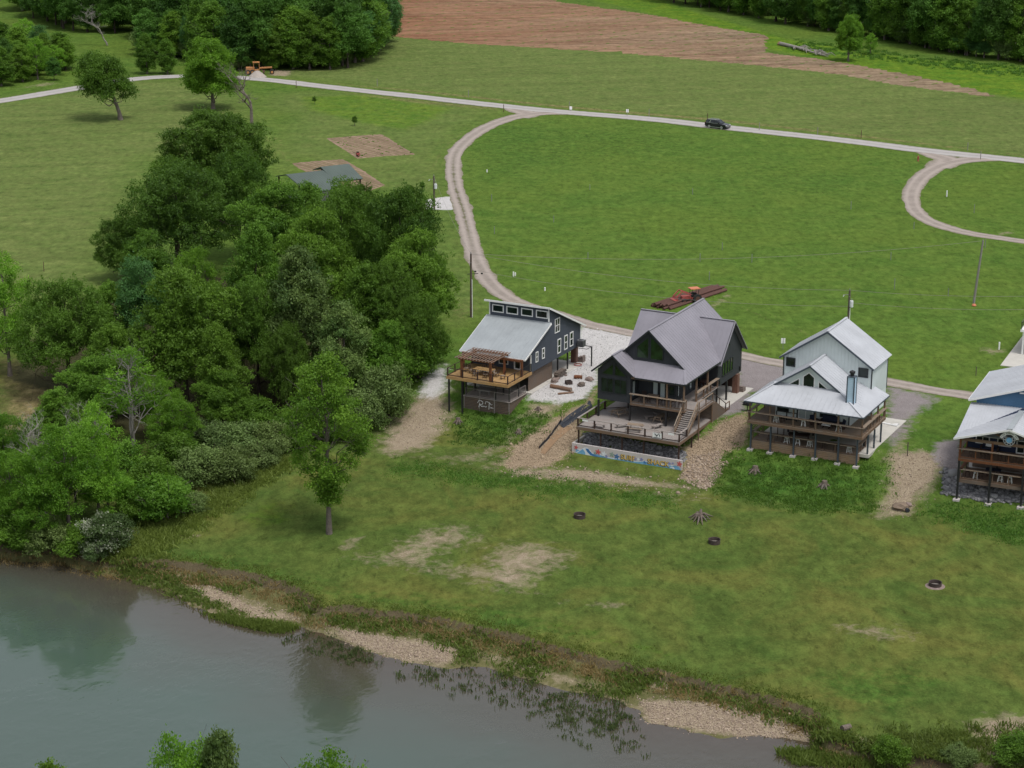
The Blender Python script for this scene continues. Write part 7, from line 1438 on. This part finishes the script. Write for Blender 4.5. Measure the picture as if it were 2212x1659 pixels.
    # fire rings, stumps and the uprooted root on the lawn
    def ring(px, py, lab, soil):
        p = GT(px, py); o = empty('fire_ring', p); tag(o, lab, 'fire ring', 'steel fire rings on the lawn'); MB().lathe([(0.62, -0.1), (0.62, 0.42), (0.65, 0.44), (0.60, 0.44), (0.58, 0.42), (0.58, 0.05)], (0, 0, 0), 26).build('steel_ring', 'rust_ring', o, smooth=False)
        MB().lathe([(0.0, 0.10), (0.3, 0.12), (0.58, 0.08)], (0, 0, 0), 20).build('ash_bed', 'ash', o)
        if soil: MB().lathe([(0.62, 0.06), (0.8, 0.05), (0.95, 0.015), (1.05, -0.05)], (0, 0, 0), 26).build('bare_soil', 'boulder', o)
    ring(1252, 1118, 'dark fire ring in the grass below the painted wall', False); ring(1543, 1173, 'dark fire ring below the uprooted stump', False); ring(2020, 1266, 'rusty fire ring with a bare soil collar at the right', True)
    def stump(px, py, s, lab, seed):
        rng = random.Random(seed); p = GT(px, py); o = empty('tree_stump', p, rng.uniform(0, 6)); tag(o, lab, 'stump', 'old tree stumps in the grass'); MB().tube([(0, 0, -0.2), (0.02, 0, 0.15), (0.05, 0.02, 0.75 * s)], [0.62 * s, 0.42 * s, 0.34 * s], 12).build('stem', 'stump', o); m = MB()
        for k in range(7): a = k * 0.9 + rng.uniform(0, 0.4); m.tube([(0.25 * s * math.cos(a), 0.25 * s * math.sin(a), 0.35 * s), (0.6 * s * math.cos(a), 0.6 * s * math.sin(a), 0.1), (1.0 * s * math.cos(a), 1.0 * s * math.sin(a), -0.12)], [0.14 * s, 0.11 * s, 0.04], 6)
        m.build('roots', 'stump', o)
    stump(1631, 1019, 0.9, 'pale weathered stump on the slope below the white house', 1); stump(1780, 1050, 0.85, 'dark topped stump lower on the slope below the white house', 2); stump(990, 912, 0.75, 'stump in the green slope left below the dark slate house', 3); stump(1121, 935, 0.6, 'small stump on the gravel edge right of the green slope', 4); stump(1163, 885, 0.55, 'stump by the corner of the slatted lower deck', 5)
    p = GT(1512, 1122); o = empty('uprooted_root', p, 0.4); tag(o, 'uprooted tree root with splayed arms lying on the lawn', 'root'); m = MB(); rng = random.Random(6)
    for k in range(11):
        a = k * 0.57 + rng.uniform(-0.2, 0.2); L = rng.uniform(0.8, 1.7); m.tube([(0, 0, 0.55), (L * 0.4 * math.cos(a), L * 0.4 * math.sin(a), 0.5 + rng.uniform(-0.15, 0.25)), (L * 0.8 * math.cos(a), L * 0.8 * math.sin(a), 0.22), (L * 1.1 * math.cos(a), L * 1.1 * math.sin(a), 0.02)], [0.2, 0.13, 0.08, 0.03], 6)
    m.tube([(0, 0, 0.4), (0.05, 0, 0.8), (0.15, 0.05, 1.15)], [0.28, 0.2, 0.1], 8); m.build('root_arms', 'stump', o)
    p = GT(1827, 1578) ; o = empty('log_stub', p, 0.5); tag(o, 'dark log end lying on the grass at the bank', 'log'); MB().tube([(-0.4, 0, 0.25), (0.5, 0.1, 0.22)], [0.28, 0.24], 10).build('trunk', 'stump', o)
    # black silt fence and sheet between the first two houses
    a, b = GT(1268, 873), GT(1218, 908); m = MB(); N = 14
    L_ = [GT(1274, 866), GT(1252, 882), GT(1226, 900), GT(1206, 918)]; Rr = [GT(1280, 880), GT(1262, 893), GT(1240, 910), GT(1218, 926)]
    vs = []
    for q in range(4):
        for k in range(5): c = L_[q].lerp(Rr[q], k / 4); vs.append((c.x, c.y, float(terrain(c.x, c.y)) + 0.08 + 0.07 * math.sin(k * 2.1 + q)))
    m.add(vs, [(q * 5 + k, q * 5 + k + 1, (q + 1) * 5 + k + 1, (q + 1) * 5 + k) for q in range(3) for k in range(4)]); s_ = m.build('ground_sheet', 'black_plastic', None); tag(s_, 'black plastic sheet lying in the gravel beside the big lower deck', 'sheet')
    P = [GT(1212, 912), GT(1200, 928), GT(1188, 945), GT(1176, 958), GT(1164, 970)]; o = empty('silt_fence', P[2]); tag(o, 'sagging black silt fence running down the washed out slope', 'fence'); m = MB(); F_ = MB()
    for i in range(4):
        p, q = P[i] - P[2], P[i + 1] - P[2]; F_.prism([p, q, q + Vector((0, 0, 0.32)), p + Vector((0, 0, 0.45))], (0.04, 0.03, 0))
    for p in P: q = p - P[2]; m.bar(q - Vector((0, 0, 0.2)), q + Vector((0.05, 0, 0.75)), 0.05, 0.05)
    F_.build('fabric', 'black_plastic', o); m.build('stakes', 'dark_wood', o)
    Q = poly_world([(1218, 918), (1236, 924), (1205, 950), (1176, 982), (1166, 978), (1190, 945)]); m = MB(); m.add([(x, y, float(terrain(x, y)) + 0.03) for x, y in Q], [tuple(range(6))]); s_ = m.build('bare_soil_patch', 'soil'); tag(s_, kind='structure')

# ------------------------------------------------------------------ things in the field
def utility_pole(px, py, ytop, lab, mat='pole_wood', transformer=True, lean=0.0, arm=False, guard=False):
    p = GT(px, py); H = height_at(p.x, p.y, ytop) - p.z; o = empty('utility_pole', p); tag(o, lab, 'pole'); top = Vector((lean, 0, H))
    MB().tube([(0, 0, -0.3), (lean * 0.5, 0, H * 0.5), top], [0.19, 0.16, 0.13], 9).build('pole', mat, o)
    m = MB(); m.tube([(lean * 0.97, 0, H), (lean, 0, H + 0.25)], 0.05, 6); m.tube([(lean * 0.8, -0.12, H * 0.86), (lean * 0.8, -0.3, H * 0.86)], 0.05, 6); m.build('insulator', 'grey_metal', o)
    if transformer:
        z = H * 0.62; t = MB().lathe([(0.0, z), (0.24, z), (0.26, z + 0.05), (0.26, z + 0.8), (0.24, z + 0.88), (0.1, z + 0.92), (0, z + 0.92)], (0.28 + lean * 0.6, -0.2, 0), 14).build('transformer', 'lamp_glass', o); MB().tube([(0.3 + lean * 0.6, -0.2, z + 0.9), (0.3 + lean * 0.6, -0.2, z + 1.15)], 0.05, 6).build('bushing', 'grey_metal', t)
        MB().bar((lean, 0, H * 0.9), (-0.75, -0.1, H * 0.9), 0.05, 0.06).build('fuse_arm', 'grey_metal', o); MB().tube([(-0.75, -0.1, H * 0.9), (-0.85, -0.1, H * 0.86)], 0.07, 6).build('fuse', 'lamp_glass', o)
    if arm: MB().bar((-0.5, 0, H * 0.68), (1.0, 0, H * 0.69), 0.06, 0.08).build('bracket', 'black_metal', o); m = MB(); m.lathe([(0, -0.08), (0.14, -0.08), (0.16, 0.08), (0, 0.1)], (1.5, 0, H * 0.69), 10); m.lathe([(0, -0.08), (0.14, -0.08), (0.16, 0.08), (0, 0.1)], (0.6, 0, H * 0.72), 10); m.build('splice_case', 'black_metal', o)
    if guard: MB().tube([(0.16, -0.16, 0), (0.13, -0.15, H * 0.6)], 0.045, 6).build('cable_guard', 'white_plastic', o)
    return p + top, p, H
def wire(a, b, sag, lab, r_=0.018):
    m = MB(); N = 16; m.tube([a.lerp(b, i / N) - Vector((0, 0, sag * 4 * (i / N) * (1 - i / N))) for i in range(N + 1)], r_, 4); o = m.build('power_line', 'pole_grey'); tag(o, lab, 'power line', 'power lines over the field')
def marker(px, py, h, w_, mat, name, lab, cat, group, lean=0.0):
    p = GT(px, py); o = MB().tube([(0, 0, -0.15), (lean, 0, h)], w_, 6).build(name, mat, None, p); tag(o, lab, cat, group); return o
def make_suv(p, rz):
    o = empty('parked_suv', p, rz); tag(o, 'black sport utility vehicle driving along the pale gravel lane', 'car'); Lh, Wd = 2.6, 1.0
    prof = [(-2.55, 0.42), (-2.62, 0.75), (-2.58, 1.12), (-2.45, 1.2), (1.05, 1.16), (1.3, 1.15), (2.2, 1.06), (2.5, 0.98), (2.6, 0.7), (2.55, 0.38), (2.1, 0.34), (-2.1, 0.34)]
    b = MB(); n = len(prof)
    vs = [(x, -Wd * (0.93 if z > 1.0 else 1.0), z) for x, z in prof] + [(x, Wd * (0.93 if z > 1.0 else 1.0), z) for x, z in prof]; b.add(vs, [tuple(range(n)), tuple(range(2 * n - 1, n - 1, -1))] + [((i + 1) % n, i, n + i, n + (i + 1) % n) for i in range(n)])
    body = b.build('body', 'car_black', o); bv = body.modifiers.new('bevel', 'BEVEL'); bv.width = 0.07; bv.segments = 3
    c = MB(); lowr = [(-2.5, 1.17), (1.28, 1.14)]; up = [(-2.2, 1.80), (0.2, 1.83)]
    c.add([(-2.5, -0.92, 1.15), (1.28, -0.92, 1.13), (0.3, -0.72, 1.82), (-2.25, -0.74, 1.80), (-2.5, 0.92, 1.15), (1.28, 0.92, 1.13), (0.3, 0.72, 1.82), (-2.25, 0.74, 1.80)], [(0, 1, 2, 3), (7, 6, 5, 4), (3, 2, 6, 7), (1, 5, 6, 2), (4, 0, 3, 7), (0, 4, 5, 1)]); cb = c.build('cabin', 'car_black', o); bv = cb.modifiers.new('bevel', 'BEVEL'); bv.width = 0.06; bv.segments = 3
    for s in (-1, 1):
        def sw(x0, x1, nm):
            m = MB(); f = lambda x, z: (x, s * (0.935 - 0.19 * (z - 1.15) / 0.66), z); t0 = x0 + 0.02; q = [f(x0, 1.24), f(x1, 1.23), f(min(x1, 0.5 if x1 > 0.6 else x1), 1.70), f(x0 + (0.12 if x0 < -2 else 0), 1.70)]; m.prism(q, (0, s * 0.012, 0)); m.build('side_window', 'car_glass', cb)
        sw(-2.3, -1.45, 'a'); sw(-1.2, -0.25, 'b'); sw(-0.15, 0.98, 'c'); m = MB(); m.bar((-1.42, s * 0.935, 1.24), (-1.22, s * 0.80, 1.72), 0.05, 0.1); m.bar((-2.3, s * 0.945, 1.2), (1.1, s * 0.945, 1.19), 0.02, 0.04); m.build('chrome_trim', 'chrome', cb)
        MB().bar((-2.0, s * 0.62, 1.90), (0.0, s * 0.62, 1.92), 0.05, 0.06).build('roof_rail', 'chrome', cb); MB().box(-1.3, 1.3, s * 0.98, s * 1.12, 0.34, 0.42).build('running_board', 'chrome', o); MB().box(0.75, 0.95, s * 0.98, s * 1.22, 1.15, 1.33).build('mirror', 'car_black', o); MB().box(2.35, 2.56, s * 0.6, s * 0.93, 0.72, 0.98).build('headlight', 'lamp_glass', o); MB().box(-2.62, -2.5, s * 0.72, s * 0.93, 0.8, 1.25).build('tail_light', 'red_paint', o)
        for x in (-1.5, 1.55):
            wh = empty('wheel', (x, s * 0.86, 0.40)) if False else MB().tube([(x, s * 0.72, 0.40), (x, s * 0.99, 0.40)], 0.40, 20).build('wheel', 'tyre', o); MB().tube([(x, s * 0.97, 0.40), (x, s * 1.005, 0.40)], 0.30, 16).build('rim', 'alloy', wh)
    m = MB(); m.prism([(1.22, -0.82, 1.2), (1.22, 0.82, 1.2), (0.38, 0.66, 1.77), (0.38, -0.66, 1.77)], (0.03, 0, 0.02)); m.build('windscreen', 'car_glass', cb); m = MB(); m.prism([(-2.5, -0.78, 1.25), (-2.5, 0.78, 1.25), (-2.3, 0.66, 1.72), (-2.3, -0.66, 1.72)], (-0.03, 0, 0.02)); m.build('rear_window', 'car_glass', cb)
    m = MB(); m.box(2.55, 2.63, -0.58, 0.58, 0.55, 0.98); g = m.build('grille', 'chrome', o); m = MB()
    for k in range(4): m.box(2.625, 2.64, -0.52, 0.52, 0.6 + k * 0.095, 0.65 + k * 0.095)
    m.build('grille_bars', 'black_metal', g); MB().box(2.4, 2.66, -0.9, 0.9, 0.34, 0.5).build('bumper', 'car_black', o)
    return o
def wheel(parent, x, y, r_, w_, rim='machine_yellow'):
    t = MB().tube([(x, y - w_ / 2, r_), (x, y + w_ / 2, r_)], r_, 18).build('wheel', 'tyre', parent); MB().tube([(x, y - w_ / 2 - 0.02, r_), (x, y + w_ / 2 + 0.02, r_)], r_ * 0.55, 14).build('rim', rim, t)
def build_field():
    t1, b1, h1 = utility_pole(1018, 685, 548, 'tall utility pole behind the dark slate house with black cable boxes', transformer=False, arm=True, guard=True)
    t2, b2, h2 = utility_pole(938, 452, 380, 'utility pole with a transformer beside the white gravel pad')
    p3 = Vector((46.6, 263.0, 0)); 
    t3, b3, h3 = utility_pole(1831, 720, 627, 'utility pole with a transformer rising behind the white house', guard=True)
    t4, b4, h4 = utility_pole(2103, 655, 520, 'thin leaning silvery pole alone in the field at the right', 'pole_grey', False, 0.75)
    o = empty('guy_wire_weight', GT(2104, 661)); tag(o, 'small orange anchor block at the foot of the thin leaning pole', 'anchor'); MB().lathe([(0, 0), (0.3, 0), (0.34, 0.12), (0.2, 0.3), (0, 0.34)], (0, 0, 0), 12).build('block', 'orange', o); MB().tube([(0, 0, 0.3), (-0.05, 0.2, 1.2)], 0.03, 5).build('rod', 'grey_metal', o)
    far = Vector((80, 250, 9.0)); z = Vector((0, 0, 1.7))
    wire(t2, t1, 0.9, 'power line from the transformer pole to the pole behind the dark slate house'); wire(t1, t3, 1.2, 'upper power line across the field to the pole behind the white house'); wire(t1 - z * 1.3, t3 - z * 1.3, 1.3, 'lower power line across the field to the pole behind the white house'); wire(t3, far, 0.8, 'upper power line leaving to the right from the pole behind the white house'); wire(t3 - z, far - z, 0.9, 'lower power line leaving to the right from the pole behind the white house'); wire(t4, t1, 1.6, 'long power line from the thin leaning pole across the field')
    wire(t2 + Vector((0, 0, -0.3)), t2 + Vector((-60, 40, 0.5)), 1.0, 'power line running left from the transformer pole over the wood') if False else None
    a, b = G(1500, 267), G(1600, 279); c = GT(1550, 277); make_suv(c, math.atan2(b[1] - a[1], b[0] - a[0]))
    # rusty pipes
    proto_ = MB().tube([(0, 0, 0), (1, 0, 0)], 0.17, 12, True).build('steel_pipe', 'rust'); pm = proto_.data; D.objects.remove(proto_); n = 0
    def pipe(a, b, k, layer, lab):
        d = b - a; L = d.length; o = D.objects.new('steel_pipe', pm); COL.objects.link(o); o.location = a; o.scale = (L, 1, 1); o.rotation_euler = (0, 0, math.atan2(d.y, d.x)); tag(o, lab, 'pipe', 'rusty steel pipes stacked in the field')
    for nm, A, B, rows in (('nearer', (1437, 668), (1508, 644), (10, 6)), ('farther', (1508, 644), (1560, 627), (9, 5))):
        a, b = G(*A), G(*B); a, b = Vector(a), Vector(b); d = (b - a).normalized(); s = Vector((-d.y, d.x, 0))
        for ly, cnt in enumerate(rows):
            for k in range(cnt):
                off = s * ((k - 2) * 0.37 + (0.75 if ly else 0.0)) + d * (0.5 * math.sin(k * 2.3 + ly)) + Vector((0, 0, 0.17 + 0.31 * ly)); n += 1
                pipe(a + off, b + off, k, ly, 'rusty steel pipe in the %s layer of the %s pipe stack' % (('bottom', 'top')[ly], nm))
    # tractor among the pipes
    p = Vector(G(1494, 653)); o = empty('loader_tractor', p, R(200)); o.scale = (0.85, 0.85, 0.85); tag(o, 'orange canopied tractor with raised red loader arms among the rusty pipes', 'tractor')
    m = MB(); m.box(0.3, 1.9, -0.4, 0.4, 0.7, 1.25); m.box(-1.0, 0.3, -0.35, 0.35, 0.55, 0.95); bd = m.build('body', 'red_paint', o); bd.modifiers.new('bevel', 'BEVEL').width = 0.05
    for s in (-1, 1):
        wheel(o, -0.7, s * 0.75, 0.75, 0.38, 'rust'); wheel(o, 1.6, s * 0.65, 0.45, 0.26, 'rust')
        for x in (-1.0, 0.15): MB().bar((x, s * 0.5, 0.9), (x, s * 0.5, 2.35), 0.07, 0.07).build('canopy_post', 'black_metal', o)
        m = MB(); m.bar((0.4, s * 0.62, 1.5), (2.1, s * 0.62, 2.2), 0.12, 0.2); m.bar((2.1, s * 0.62, 2.2), (3.1, s * 0.62, 1.2), 0.12, 0.2); m.build('loader_arm', 'red_paint', o)
    MB().box(-0.3, 0.1, -0.25, 0.25, 0.96, 1.3).build('seat', 'black_metal', o); MB().box(-1.25, 0.45, -0.7, 0.7, 2.35, 2.47).build('canopy', 'orange', o); m = MB(); m.prism([(3.0, -1.0, 1.3), (3.0, -1.0, 0.7), (3.5, -1.0, 0.65), (3.6, -1.0, 0.8), (3.15, -1.0, 0.85)], (0, 2.0, 0)); m.build('bucket', 'red_paint', o); MB().bar((2.1, -0.62, 2.2), (2.1, 0.62, 2.2), 0.1, 0.1).build('cross_tube', 'red_paint', o)
    # road grader behind the bare tree
    p = Vector(G(560, 160)); o = empty('road_grader', p, R(8)); tag(o, 'weathered orange road grader parked at the wood beside the lane', 'grader'); k = 0.95
    m = MB(); m.box(-3.4 * k, -1.2 * k, -0.6 * k, 0.6 * k, 1.0 * k, 1.9 * k); m.box(-1.2 * k, 0.1 * k, -0.5 * k, 0.5 * k, 0.9 * k, 1.3 * k); m.bar((0.0, 0, 1.55 * k), (3.4 * k, 0, 1.7 * k), 0.3 * k, 0.4 * k); bd = m.build('frame', 'machine_yellow', o); bd.modifiers.new('bevel', 'BEVEL').width = 0.06
    MB().box(-1.6 * k, 0.2 * k, -0.85 * k, 0.85 * k, 3.0 * k, 3.18 * k).build('canopy', 'machine_yellow', o); MB().box(-0.9 * k, -0.4 * k, -0.3 * k, 0.3 * k, 1.3 * k, 1.9 * k).build('seat', 'black_metal', o)
    for x in (-1.4, 0.05):
        for s in (-1, 1): MB().bar((x * k, s * 0.7 * k, 1.2 * k), (x * k, s * 0.7 * k, 3.0 * k), 0.1, 0.1).build('canopy_post', 'machine_yellow', o)
    m = MB(); m.prism([(0.9 * k, -1.7 * k, 0.15 * k), (1.05 * k, -1.7 * k, 0.5 * k), (0.9 * k, -1.7 * k, 0.85 * k), (1.0 * k, -1.7 * k, 0.86 * k), (1.2 * k, -1.7 * k, 0.5 * k), (1.0 * k, -1.7 * k, 0.12 * k)], (0.4 * k, 3.4 * k, 0)); m.build('blade', 'rust', o); MB().tube([(-2.2 * k, 0.3 * k, 1.9 * k), (-2.2 * k, 0.3 * k, 2.7 * k)], 0.09, 8).build('exhaust', 'black_metal', o); MB().bar((0.3 * k, 0, 1.4 * k), (1.1 * k, 0, 0.8 * k), 0.3, 0.15).build('drawbar', 'rust', o)
    for s in (-1, 1):
        for x in (-2.9, -1.75): wheel(o, x * k, s * 0.95 * k, 0.62 * k, 0.4 * k)
        wheel(o, 3.3 * k, s * 0.95 * k, 0.58 * k, 0.35 * k)
    p = Vector(G(556, 166)); m = MB(); rng = random.Random(4); m.lathe([(2.4, -0.1), (1.9, 0.35), (1.2, 0.95), (0.5, 1.45), (0.0, 1.55)], (0, 0, 0), 16); o = m.build('gravel_pile', 'sand', None, p); tag(o, 'pale gravel pile in front of the road grader', 'gravel pile')
    p = Vector(G(773, 338)); o = empty('garden_tiller', p, 0.5); tag(o, 'small red garden tiller at the edge of the vegetable plot', 'tiller'); MB().box(-0.3, 0.35, -0.22, 0.22, 0.35, 0.75).build('engine', 'red_paint', o); MB().box(-0.2, 0.2, -0.18, 0.18, 0.75, 0.95).build('fuel_tank', 'black_metal', o); m = MB(); m.bar((-0.3, -0.2, 0.6), (-1.1, -0.25, 1.0), 0.05, 0.05); m.bar((-0.3, 0.2, 0.6), (-1.1, 0.25, 1.0), 0.05, 0.05); m.build('handlebar', 'black_metal', o)
    for s in (-1, 1): wheel(o, 0.0, s * 0.3, 0.22, 0.12, 'red_paint')
    # rows of young plants in the plots are too small to count: one object
    rng = np.random.default_rng(2); P = poly_world([(704, 299), (762, 294), (826, 290), (898, 334), (840, 337), (772, 343)]); q = sample_poly(P, 260, rng); u = q[:, 0] * 0.78 + q[:, 1] * 0.62; k = np.abs(np.sin(3.0 * u)) > 0.93
    o = tufts('vegetable_rows', q[k], 0.28, 0.12, 12, 'leaf_mid', rng, 0.07); tag(o, kind='stuff')
    # fallen tree near the forest
    a, b = G(1686, 98), G(1800, 128); a, b = Vector(a), Vector(b); o = empty('fallen_tree', a, math.atan2(b.y - a.y, b.x - a.x)); L = (b - a).length; tag(o, 'grey fallen tree lying in the bright grass before the forest', 'fallen tree'); m = MB(); rg = random.Random(3); m.tube([(0, 0, 0.5), (L * 0.3, 0.2, 0.55), (L * 0.6, -0.2, 0.5), (L * 0.9, 0.1, 0.3)], [0.5, 0.42, 0.28, 0.08], 9); m.build('trunk', 'dead_bark', o); m = MB()
    for k in range(26):
        x = L * rg.uniform(0.25, 0.85); s = rg.choice((-1, 1)); l = rg.uniform(1.2, 3.4); m.tube([(x, 0, 0.5), (x + l * 0.6, s * l * 0.4, 0.7 + rg.uniform(-0.3, 0.7)), (x + l * 1.1, s * l * 0.6, 0.4 + rg.uniform(-0.2, 0.6))], [0.2, 0.13, 0.05], 5)
    m.build('branches', 'dead_bark', o); MB().lathe([(0, 0), (0.6, 0), (0.75, 0.4), (0.4, 0.9), (0, 1.0)], (-0.5, 0, 0), 10).build('root_plate', 'soil', o)
    # markers, posts, hydrant
    def sign(px, py, h, lab, two=False):
        p = GT(px, py); o = empty('marker_sign', p); tag(o, lab, 'sign', 'small signs by the lanes'); MB().tube([(0, 0, -0.1), (0, 0, h)], 0.035, 6).build('post', 'grey_metal', o); m = MB(); m.box(-0.28, 0.28 if not two else -0.04, -0.06, -0.03, h - 0.65, h + 0.05)
        if two: m.box(0.04, 0.28, -0.06, -0.03, h - 0.65, h + 0.05)
        m.build('panel', 'white_plastic', o)
    sign(1355, 251, 1.5, 'white sign panel beyond the lane between the road fork and the black car', True); sign(1691, 755, 1.5, 'white sign on a thin post left of the white house', True); sign(1233, 240, 1.0, 'short white marker beyond the lane at the road fork')
    g = 'white pipe stubs in the field'
    for px, py, h, lab in [(1109, 597, 0.7, 'white pipe stub in the grass left of the pipes, farther one'), (1177, 628, 0.5, 'white pipe stub in the grass left of the pipes, nearer one'), (1113, 596, 0.5, 'shorter white stub beside the farther white pipe stub'), (2045, 425, 1.1, 'white pipe stub inside the right hand loop'), (2158, 755, 1.0, 'white pipe stub on bare soil near the right edge'), (1052, 372, 0.5, 'white pipe stub right of the track bend'), (1300, 404, 0.4, 'white pipe stub in the middle of the green field')][:6]: marker(px, py, h, 0.11, 'white_plastic', 'pipe_stub', lab, 'pipe', g)
    p = GT(1983, 348); o = empty('fire_hydrant', p); tag(o, 'red hydrant post at the right hand road fork', 'hydrant'); MB().lathe([(0.2, 0), (0.2, 0.08), (0.13, 0.1), (0.13, 0.75), (0.17, 0.78), (0.15, 0.95), (0.06, 1.05), (0, 1.06)], (0, 0, 0), 12).build('barrel', 'red_paint', o); m = MB(); m.tube([(-0.25, 0, 0.6), (0.25, 0, 0.6)], 0.07, 8); m.tube([(0, 0, 0.6), (0, -0.25, 0.6)], 0.08, 8); m.build('outlet', 'red_paint', o)
    g = 'thin metal stakes standing in the field'; lab = 'thin dark metal stake standing in the green field'
    for px, py, h in [(1068, 505, 1.2), (1062, 435, 1.3), (1512, 565, 1.3), (1532, 605, 1.3), (1560, 540, 1.2), (1624, 567, 1.3), (1838, 452, 1.4), (1932, 625, 1.6), (1924, 562, 1.3), (1974, 495, 1.2), (2128, 535, 1.4), (2104, 460, 1.5), (2048, 640, 1.2), (1480, 690, 1.1), (1270, 560, 1.1), (1196, 480, 1.1), (1496, 420, 1.1), (1274, 410, 1.0), (95, 586, 1.5)]: marker(px, py, h, 0.05, 'rust' if py == 586 else 'grey_metal', 'metal_stake', lab if px != 95 else 'rusty stake standing alone in the left lawn', 'stake', g)
    g = 'posts of the wire fence beyond the lane'
    fp = [(640, 190), (900, 216) if False else (815, 186), (1012, 210), (1088, 242), (1230, 236), (1402, 252), (1528, 262), (1640, 282), (1766, 292), (1860, 299), (2090, 326), (2118, 345)]
    for i, (px, py) in enumerate(fp): marker(px, py, 1.7, 0.07, 'rust' if i % 3 == 0 else 'pole_grey', 'fence_post', 'thin fence post along the far side of the lane, %s from the left' % ORD[i], 'post', g)
    marker(1960, 985, 1.6, 0.06, 'pole_wood', 'wooden_stake', 'wooden stake at the top of the gravel path right of the white house', 'stake', 'lone stakes'); marker(2108, 812, 1.2, 0.05, 'pole_wood', 'wooden_stake', 'thin stake beside the track near the blue house', 'stake', 'lone stakes')
    # culvert outlet
    p = GT(1962, 1110) if False else GT(1958, 1104); o = empty('culvert_pipe', p, R(-70)); tag(o, 'black culvert pipe end among rocks at the foot of the gravel path', 'culvert'); MB().tube([(-0.6, 0, 0.2), (0.35, 0, 0.15)], 0.22, 12).build('pipe', 'black_plastic', o)

# ------------------------------------------------------------------ build everything
mats()
build_setting()
H1 = build_house_one(); H2 = build_house_two(); H3 = build_house_three(); H4 = build_house_four()
build_other_structures()
build_protos()
build_trees()
furnish(H1, H2, H3, H4)
build_field()
build_stuff()
